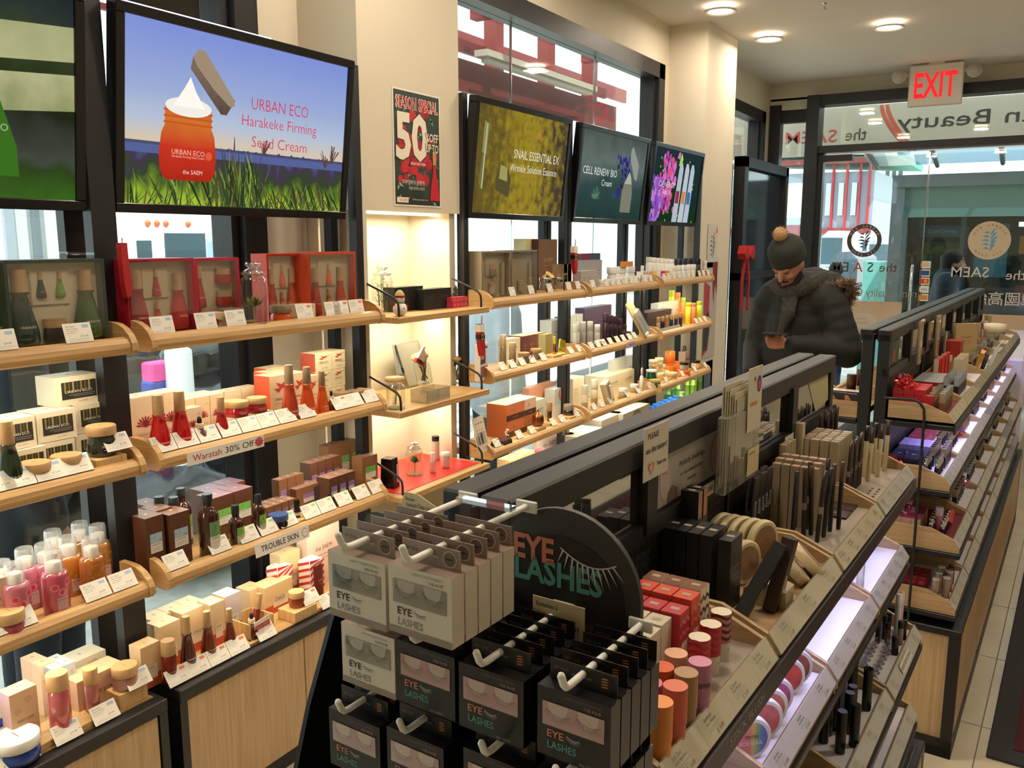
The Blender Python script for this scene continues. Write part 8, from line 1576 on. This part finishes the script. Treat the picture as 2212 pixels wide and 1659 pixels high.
t = MB(); t.X = Matrix.Translation((-.96, 10.975, 1.805)) @ Matrix.Rotation(-PI / 2, 4, 'Z'); t.txt('Cold Drinks', .06, 0, 0, 0, C('#dfe8f0'), w=.3)
thing(('drinks_fridge', None, [('cabinet', f.mesh('cabinet')), ('header_sign', s.mesh('header_sign')), ('glass_door', k.mesh('glass_door')), ('lettering', t.mesh('lettering'))]), (0, 0, 0), 0, 'tall drinks fridge with blue Cold Drinks sign across the way', 'fridge')
box_thing('shop_poster', 'blue poster in the window right of the drinks fridge', 'poster', ((-.62, -.30, 10.9, 10.92, 1.3, 1.88, C('#4f86a8')),)); box_thing('shop_lamp', 'white strip lamp inside the shop across the way', 'lamp', ((-.22, .3, 11.0, 11.05, 1.85, 1.9, em('cool lamp', '#ffffff', 3)),)); box_thing('orange_shelf', 'orange lit shelf inside the shop across the way', 'shelf', ((-.2, .4, 11.2, 11.4, 1.55, 1.75, C('#c87a4a')), (-.2, .4, 11.2, 11.4, 1.0, 1.2, C('#8a3a30')), (-.2, .4, 11.2, 11.4, .6, .85, C('#3a5a8a'))))
cn = MB(); gls = glass('canopy glass', '#a9c8dc', .3, .1, body='#a8c4d8', bodyf=.5); cn.add([(-1.7, 9.3, 2.72), (2, 9.3, 2.72), (2, 10.6, 2.52), (-1.7, 10.6, 2.52)], [(0, 1, 2, 3)], gls); r = MB()
for k in range(4): xx = -1.65 + k * .62; r.tube([(xx, 9.3, 2.71), (xx, 10.6, 2.50)], .025, C('#4a4038'), 6)
thing(('glass_canopy', None, [('glass_sheet', cn.mesh('glass_sheet')), ('ribs', r.mesh('ribs'))]), (0, 0, 0), 0, 'pale blue glass canopy with dark ribs over the shopfront', 'canopy')
# far street seen through the door: building, tower, cars, lit sign
Y1 = 26.0
b = MB(); b.box(-9.5, X(1882, Y1), Y1, Y1 + 6, -.1, Zy(372, 1800, Y1), C('#98a4b2')); rf = MB(); rf.prism([(-10, 4.35), (X(1885, Y1) + .5, 3.95), (X(1885, Y1) + .5, 4.15), (-10, 5.1)], Y1 - .6, Y1 + 6, C('#4fa08c', .6), 'y'); cl = MB()
for px in (1765, 1793, 1822, 1850, 1870): cl.box(X(px, Y1), X(px + 4, Y1), Y1 - .15, Y1, 2.0, 3.9, C('#b02a34'))
cl.box(-9.5, X(1882, Y1), Y1 - .12, Y1 - .02, 1.9, 2.05, C('#8a3a3c')); cl.box(-9.5, X(1882, Y1), Y1 - .5, Y1 - .1, 3.8, 3.95, C('#7a3a34'))
wn_ = MB(); [wn_.box(X(px, Y1), X(px + 11, Y1), Y1 - .06, Y1 - .01, 2.4, 3.3, C('#c8d8dc', .2)) for px in (1780, 1807, 1835)]
thing(('building', None, [('wall', b.mesh('wall')), ('green_roof', rf.mesh('green_roof')), ('red_columns', cl.mesh('red_columns')), ('windows', wn_.mesh('windows'))]), (0, 0, 0), 0, 'building with green tiled roof and red columns across the street', 'building')
Y2 = 34.0; b = MB(); b.box(X(1862, Y2), X(1990, Y2), Y2, Y2 + 8, -.1, 9, C('#e6e6e2', .8)); b.box(-30, X(1800, Y2 + 8), Y2 + 10, Y2 + 16, -.1, 12, C('#cfd2d4', .8)); w = MB()
for i in range(6):
    for j in range(3): w.box(X(1905 + j * 14, Y2), X(1913 + j * 14, Y2), Y2 - .05, Y2, Zy(368 + i * 32, 1910, Y2) - .35, Zy(368 + i * 32, 1910, Y2), C('#4a5460', .3))
thing(('apartment_block', None, [('wall', b.mesh('wall')), ('windows', w.mesh('windows'))]), (0, 0, 0), 0, 'white apartment block with small dark windows in the distance', 'building')
def car(px0, px1, yy, pt, col, lab):
    x0, x1 = X(px0, yy), X(px1, yy); zt__ = Zy(pt, px0, yy); w = x1 - x0; b = MB(); b.cbox(x0, x1, yy, yy + 3, .1, zt__ * .62, .12, C(col, .3)); b.cbox(x0 + w * .12, x1 - w * .1, yy + .5, yy + 2.6, zt__ * .6, zt__, .12, C(col, .3)); g = MB(); g.box(x0 + w * .18, x1 - w * .16, yy + .46, yy + .5, zt__ * .66, zt__ * .93, DGL); wl_ = MB(); [wl_.box(x0 + w * k, x0 + w * k + .2, yy - .02, yy + .6, -.1, .35, TIRE, ch=.08) for k in (.08, .8)]
    thing(('car', None, [('body', b.mesh('body')), ('windscreen', g.mesh('windscreen')), ('wheels', wl_.mesh('wheels'))]), (0, 0, 0), 0, lab, 'car')
car(1752, 1822, 17, 498, '#dfe4e6', 'white off-road car seen through the left door leaf'); car(1800, 1880, 21, 505, '#d4d6da', 'silver car behind the white one across the street'); car(1770, 1850, 14, 545, '#3a4450', 'dark low car in front of the white one outside'); car(1860, 1932, 19, 515, '#8a929c', 'grey car partly behind the round logo sticker')
box_thing('sign_box', 'glowing yellow white street sign beyond the corner glass', 'sign', ((X(1690, 11), X(1740, 11), 11, 11.1, Zy(470, 1715, 11), Zy(396, 1715, 11), em('lit sign', '#fff2c0', 3.0)),)); box_thing('sign_box', 'dark red lettered sign beyond the corner glass', 'sign', ((X(1692, 15), X(1745, 15), 15, 15.1, Zy(520, 1715, 15), Zy(486, 1715, 15), C('#8a4a50')),)); box_thing('litter_bin', 'teal street bin outside the entrance', 'bin', ((X(1870, 12), X(1925, 12), 12, 12.4, -.1, Zy(565, 1900, 12), C('#6fb4ac', .5)),))
# ================================================================== PEOPLE
def limb(m, pts, rs, mat, n=12, flat=None):
    P = [Vector(p) for p in pts]
    for i in range(len(P) - 1):
        k = max(2, int((P[i + 1] - P[i]).length / (min(rs[i], rs[i + 1]) * .8)) + 1)
        for j in range(k + 1): t = j / k; c = P[i].lerp(P[i + 1], t); r = rs[i] + (rs[i + 1] - rs[i]) * t; m.ball(tuple(c), r, mat, n, *(flat or (1, 1, 1)))
def remesh(o, vox, smooth=4):
    a = o.modifiers.new('remesh', 'REMESH'); a.mode = 'VOXEL'; a.voxel_size = vox; a.use_smooth_shade = True
    if smooth: b = o.modifiers.new('smooth', 'SMOOTH'); b.iterations = smooth; b.factor = .5
def person(loc, rz, coat, skin, label, pants='#23252c', hat=None, hair='#1c1614', tilt=.35, arm='phone', hood=False, beard=True, vox=.008, sc=1.0, scarf=None):
    SK = pr('skin ' + skin, skin, .5); CT = pr('coat ' + coat, coat, .75, bump=.5, nscale=40); PT = pr('trousers ' + pants, pants, .85)
    hx, hz = .05 + tilt * .12, 1.585; M0 = Matrix.Translation((hx, 0, hz)) @ Matrix.Rotation(tilt, 4, 'Y')
    m = MB(); limb(m, [(0, 0, .92), (0, 0, 1.15), (0, 0, 1.36)], [.12, .115, .12], SK, 12, (.8, 1.1, 1)); limb(m, [(0, 0, 1.4), (hx * .6, 0, 1.52)], [.055, .05], SK)
    for s in (-1, 1): limb(m, [(0, .09 * s, .9), (.01, .1 * s, .5), (-.01, .1 * s, .08)], [.08, .06, .04], SK); limb(m, [(-.01, .1 * s, .05), (.13, .11 * s, .035)], [.045, .035], SK)
    m.X = M0; m.ball((0, 0, .02), .095, SK, 20, 1.0, .80, 1.18); m.ball((.035, 0, -.045), .058, SK, 14, 1, .9, .9); limb(m, [(.088, 0, .03), (.108, 0, .0), (.112, 0, -.012)], [.010, .014, .015], SK, 8)
    for s in (-1, 1): m.ball((.0, .076 * s, .0), .022, SK, 10, .6, .45, 1.1); m.ball((.068, .036 * s, -.012), .022, SK, 10); m.ball((.082, .032 * s, .040), .018, SK, 8, .7, 1.3, .5)
    m.ball((.088, 0, -.045), .016, SK, 10, .7, 1.3, .5); m.X = None
    if arm == 'phone':
        el = {1: (.0, .30, 1.13), -1: (-.02, -.27, 1.10)}; wr = {1: (.25, .10, 1.17), -1: (.20, -.16, .98)}
    else: el = {1: (-.02, .25, 1.1), -1: (-.02, -.25, 1.1)}; wr = {1: (.08, .24, .86), -1: (.06, -.24, .86)}
    for s in (-1, 1):
        limb(m, [(0, .17 * s, 1.39), el[s], wr[s]], [.055, .042, .028], SK, 10)
        w = Vector(wr[s]); d = (w - Vector(el[s])).normalized(); sdv = d.cross(Vector((0, 0, 1))).normalized() * (-s); upv = sdv.cross(d) * (1 if s == 1 else -1)
        if upv.z < 0: upv = -upv
        for k in range(4): limb(m, [w + d * .015 + upv * (.018 - .012 * k) * .6, w + d * .075 + upv * (.027 - .018 * k)], [.013, .012], SK, 8)
        inn = Vector((0, -s, 0)) if arm == 'phone' else Vector((.4, -s, 0)).normalized()
        for k in range(4):
            b0 = w + d * .075 + upv * (.027 - .018 * k); L = (.036, .042, .039, .030)[k]; p1 = b0 + d * L * .9; p2 = p1 + (d * .5 + Vector((.35, .1 * s, .35))).normalized() * L * .7 if arm == 'phone' else p1 + (d + inn * .6).normalized() * L * .7; limb(m, [b0, p1, p2], [.0095, .0088, .0075], SK, 8)
        t0 = w + d * .03 + upv * .022; limb(m, [t0, t0 + d * .03 + upv * .022 + Vector((.01, 0, 0)), t0 + d * .06 + upv * .028], [.012, .010, .0085], SK, 8)
    ps = [('body', m.mesh('body'))]
    c = MB(); limb(c, [(-.01, 0, .84), (-.01, 0, 1.05), (0, 0, 1.25), (0, 0, 1.40)], [.215, .20, .19, .165], CT, 18, (.78, 1.06, 1)); limb(c, [(0, -.15, 1.40), (0, .15, 1.40)], [.11, .11], CT, 14)
    for s in (-1, 1):
        e_ = Vector(el[s]); w_ = Vector(wr[s]); limb(c, [(0, .19 * s, 1.37), tuple(e_), tuple(e_.lerp(w_, .93))], [.098, .092, .058], CT, 14)
        c.box(.10, .19, .05 * s - .05, .05 * s + .05, .90, 1.02, CT, ch=.02)
    ps.append(('coat', c.mesh('coat')))
    tr = MB()
    for s in (-1, 1): limb(tr, [(0, .09 * s, .86), (.01, .1 * s, .5), (-.01, .1 * s, .08)], [.11, .085, .07], PT, 14)
    ps.append(('trousers', tr.mesh('trousers'))); sh = MB(); SB = C('#1c1a1a', .6)
    for s in (-1, 1): limb(sh, [(-.02, .1 * s, .04), (.14, .115 * s, .035)], [.052, .045], SB)
    ps.append(('shoes', sh.mesh('shoes')))
    HR = pr('hair ' + hair, hair, .85, bump=.9, nscale=160)
    if beard:
        b = MB(); b.X = M0; limb(b, [(.02, -.066, -.03), (.06, -.045, -.07), (.085, 0, -.085), (.06, .045, -.07), (.02, .066, -.03)], [.017, .022, .024, .022, .017], HR, 10); limb(b, [(.090, -.028, -.036), (.102, 0, -.030), (.090, .028, -.036)], [.008, .010, .008], HR, 8); ps.append(('beard', b.mesh('beard')))
    f = MB(); f.X = M0
    for s in (-1, 1): limb(f, [(.086, .018 * s, .049), (.084, .034 * s, .054), (.072, .052 * s, .048)], [.0045, .005, .0035], HR, 6); limb(f, [(.092, .022 * s, .022), (.090, .034 * s, .018), (.083, .046 * s, .022)], [.0025, .003, .0025], C('#2a1c18'), 6)
    f.ball((.104, 0, -.050), .009, C('#9a5a50'), 8, .5, 1.8, .5); ps.append(('face_details', f.mesh('face_details')))
    if hat:
        h = MB(); HM = pr('knit ' + hat, hat, .95, bump=1, nscale=220); h.X = M0; h.lathe([(.100, .035), (.108, .045), (.108, .075), (.104, .085), (.108, .10), (.098, .135), (.07, .165), (.03, .18), (0, .182)], HM, 26, cx=-.012, sy=.9)
        ps.append(('knit_hat', h.mesh('knit_hat'))); q = MB(); q.X = M0; FU = pr('tan fur', '#b89468', .95, bump=1, nscale=90); rr = random.Random(2)
        for k in range(260):
            a, e2 = rr.uniform(0, 6.28), math.asin(rr.uniform(-1, 1)); d = Vector((math.cos(a) * math.cos(e2), math.sin(a) * math.cos(e2), math.sin(e2))); o2 = Vector((-.012, 0, .205)); t1 = o2 + d * rr.uniform(.045, .062); sv = d.orthogonal().normalized() * .006; q.add([tuple(o2 + sv), tuple(o2 - sv), tuple(t1)], [(0, 1, 2)], FU)
        q.ball((-.012, 0, .205), .040, FU, 12); ps.append(('pompom', q.mesh('pompom')))
    else: h = MB(); h.X = M0; h.ball((-.018, 0, .045), .104, HR, 20, 1, .86, 1.0); h.ball((-.05, 0, -.02), .085, HR, 14, .8, .95, 1.1); ps.append(('hair', h.mesh('hair')))
    if hood:
        q = MB(); FU = pr('pale fur', '#b0977c', .95, bump=1, nscale=90); rr = random.Random(5); q2 = MB(); limb(q2, [(.02, -.15, 1.44), (-.08, -.14, 1.47), (-.14, 0, 1.49), (-.08, .14, 1.47), (.02, .15, 1.44)], [.06, .085, .09, .085, .06], CT, 14)
        path = [(.07, .12, 1.44), (.0, .20, 1.48), (-.06, .25, 1.50), (-.10, .26, 1.44), (-.10, .22, 1.36)]
        for k in range(700):
            t = rr.random() * (len(path) - 1); i = min(int(t), len(path) - 2); c0 = Vector(path[i]).lerp(Vector(path[i + 1]), t - i); a, e2 = rr.uniform(0, 6.28), math.asin(rr.uniform(-1, 1)); d = Vector((math.cos(a) * math.cos(e2), math.sin(a) * math.cos(e2), math.sin(e2))); sv = d.orthogonal().normalized() * .007; q.add([tuple(c0 + sv), tuple(c0 - sv), tuple(c0 + d * rr.uniform(.04, .065))], [(0, 1, 2)], FU)
        ps += [('hood', q2.mesh('hood')), ('fur_trim', q.mesh('fur_trim'))]
    if scarf:
        s_ = MB(); SM = pr('scarf ' + scarf, scarf, .95, noise=.5, nscale=60, bump=1); limb(s_, [(.12, -.02, 1.44), (.07, -.10, 1.47), (-.03, -.11, 1.50), (-.09, 0, 1.51), (-.03, .11, 1.51), (.07, .10, 1.48), (.13, .02, 1.44)], [.048, .05, .05, .05, .05, .055, .05], SM, 12); limb(s_, [(.13, .02, 1.42), (.18, .04, 1.33), (.185, .0, 1.22)], [.05, .045, .02], SM, 10, (.6, 1, 1)); ps.append(('scarf', s_.mesh('scarf')))
    o = thing(('person', None, ps), loc, rz, label, 'person', sc=sc)
    for c_ in o.children:
        n_ = c_.name.split('.')[0]
        if n_ == 'body': remesh(c_, vox, 5)
        elif n_ in ('coat', 'trousers', 'scarf', 'hood', 'hair', 'beard'): remesh(c_, vox * (1.6 if n_ in ('coat', 'trousers') else 1), 5)
    return o
PX, PY = hz_ = on_z(1733, 560, 1.6)
PL = Vector((PX, PY, 0)) * 1.02
person((PL.x, PL.y, .0), math.radians(-108), '#151613', '#b07a62', 'person in dark parka and pompom hat looking down at a phone', hat='#2e322c', hood=True, scarf='#3a3833', tilt=.62, vox=.007, pants='#1f2024', sc=.985)
m = MB(); m.box(-.035, .035, -.07, .07, -.004, .004, BLACKG, ch=.003); m.box(-.032, .032, -.066, .066, .004, .0045, em('phone screen', '#8a94a8', .6))
a_ = math.radians(-108); hp = Vector((.335, .075, 1.245)) * .985; thing(('phone', m.mesh('phone'), []), (PL.x + hp.x * math.cos(a_) - hp.y * math.sin(a_), PL.y + hp.x * math.sin(a_) + hp.y * math.cos(a_), hp.z - .015), label='dark phone held in the hand of the person in the parka', cat='phone', rot=(0, -.2, a_ + .3))
x_, z_ = on_y(2045, 590, 9.75); person((x_, 9.75, -.12), math.radians(5), '#262a36', '#a8745c', 'bearded person in dark jacket walking past outside the entrance', tilt=.05, arm='down', vox=.012, sc=1.0)
for px, xx, cc, lb, rz, sc_ in ((15, -3.0, '#22242c', 'pedestrian in black puffy coat behind the leftmost window', 1.3, 1.0), (62, -3.2, '#33353a', 'pedestrian in grey coat beside the black coat outside', 1.6, .98), (1062, -3.1, '#c8ccd4', 'pedestrian in pale quilted jacket behind the gold bay', 1.2, .96)):
    person((xx, col_y(px, xx, 1.1), -.1), rz, cc, '#b8846c', lb, arm='down', vox=.014, beard=False, sc=sc_)
person((X(1805, 10.2), 10.2, -.1), 1.4, '#232a3a', '#b8846c', 'pedestrian in dark coat and navy trousers outside the door', pants='#1e2c4a', arm='down', vox=.014, beard=False, sc=.9); box_thing('red_bag', 'red shopping bag beside the pedestrian outside the door', 'bag', ((X(1835, 10), X(1860, 10), 10, 10.1, .45, .78, C('#b8244a')),))
# ================================================================== tell look-alikes apart by their order across the picture
ORD = ['first from left'] + [w + ' from left' for w in 'second third fourth fifth sixth seventh eighth ninth tenth eleventh twelfth thirteenth fourteenth fifteenth sixteenth seventeenth eighteenth nineteenth twentieth'.split()]
bpy.context.view_layer.update(); same = {}
for o in THINGS: same.setdefault(o['label'], []).append(o)
for lb, os_ in same.items():
    if len(os_) < 2 or 'outside the picture' in lb: continue
    g_ = os_[0].get('group') or lb
    os_.sort(key=lambda o: (round(project(o.matrix_world.translation + Vector((0, 0, .03)))[0], 1), o.matrix_world.translation.z))
    n = len(os_)
    for i, o in enumerate(os_):
        if 'group' not in o: o['group'] = g_
        w = ORD[i] if i < min(20, n - 1) or n > 21 and i < 20 else ('rightmost' if i == n - 1 else '%dth from left' % (i + 1))
        o['label'] = lb + ', ' + w
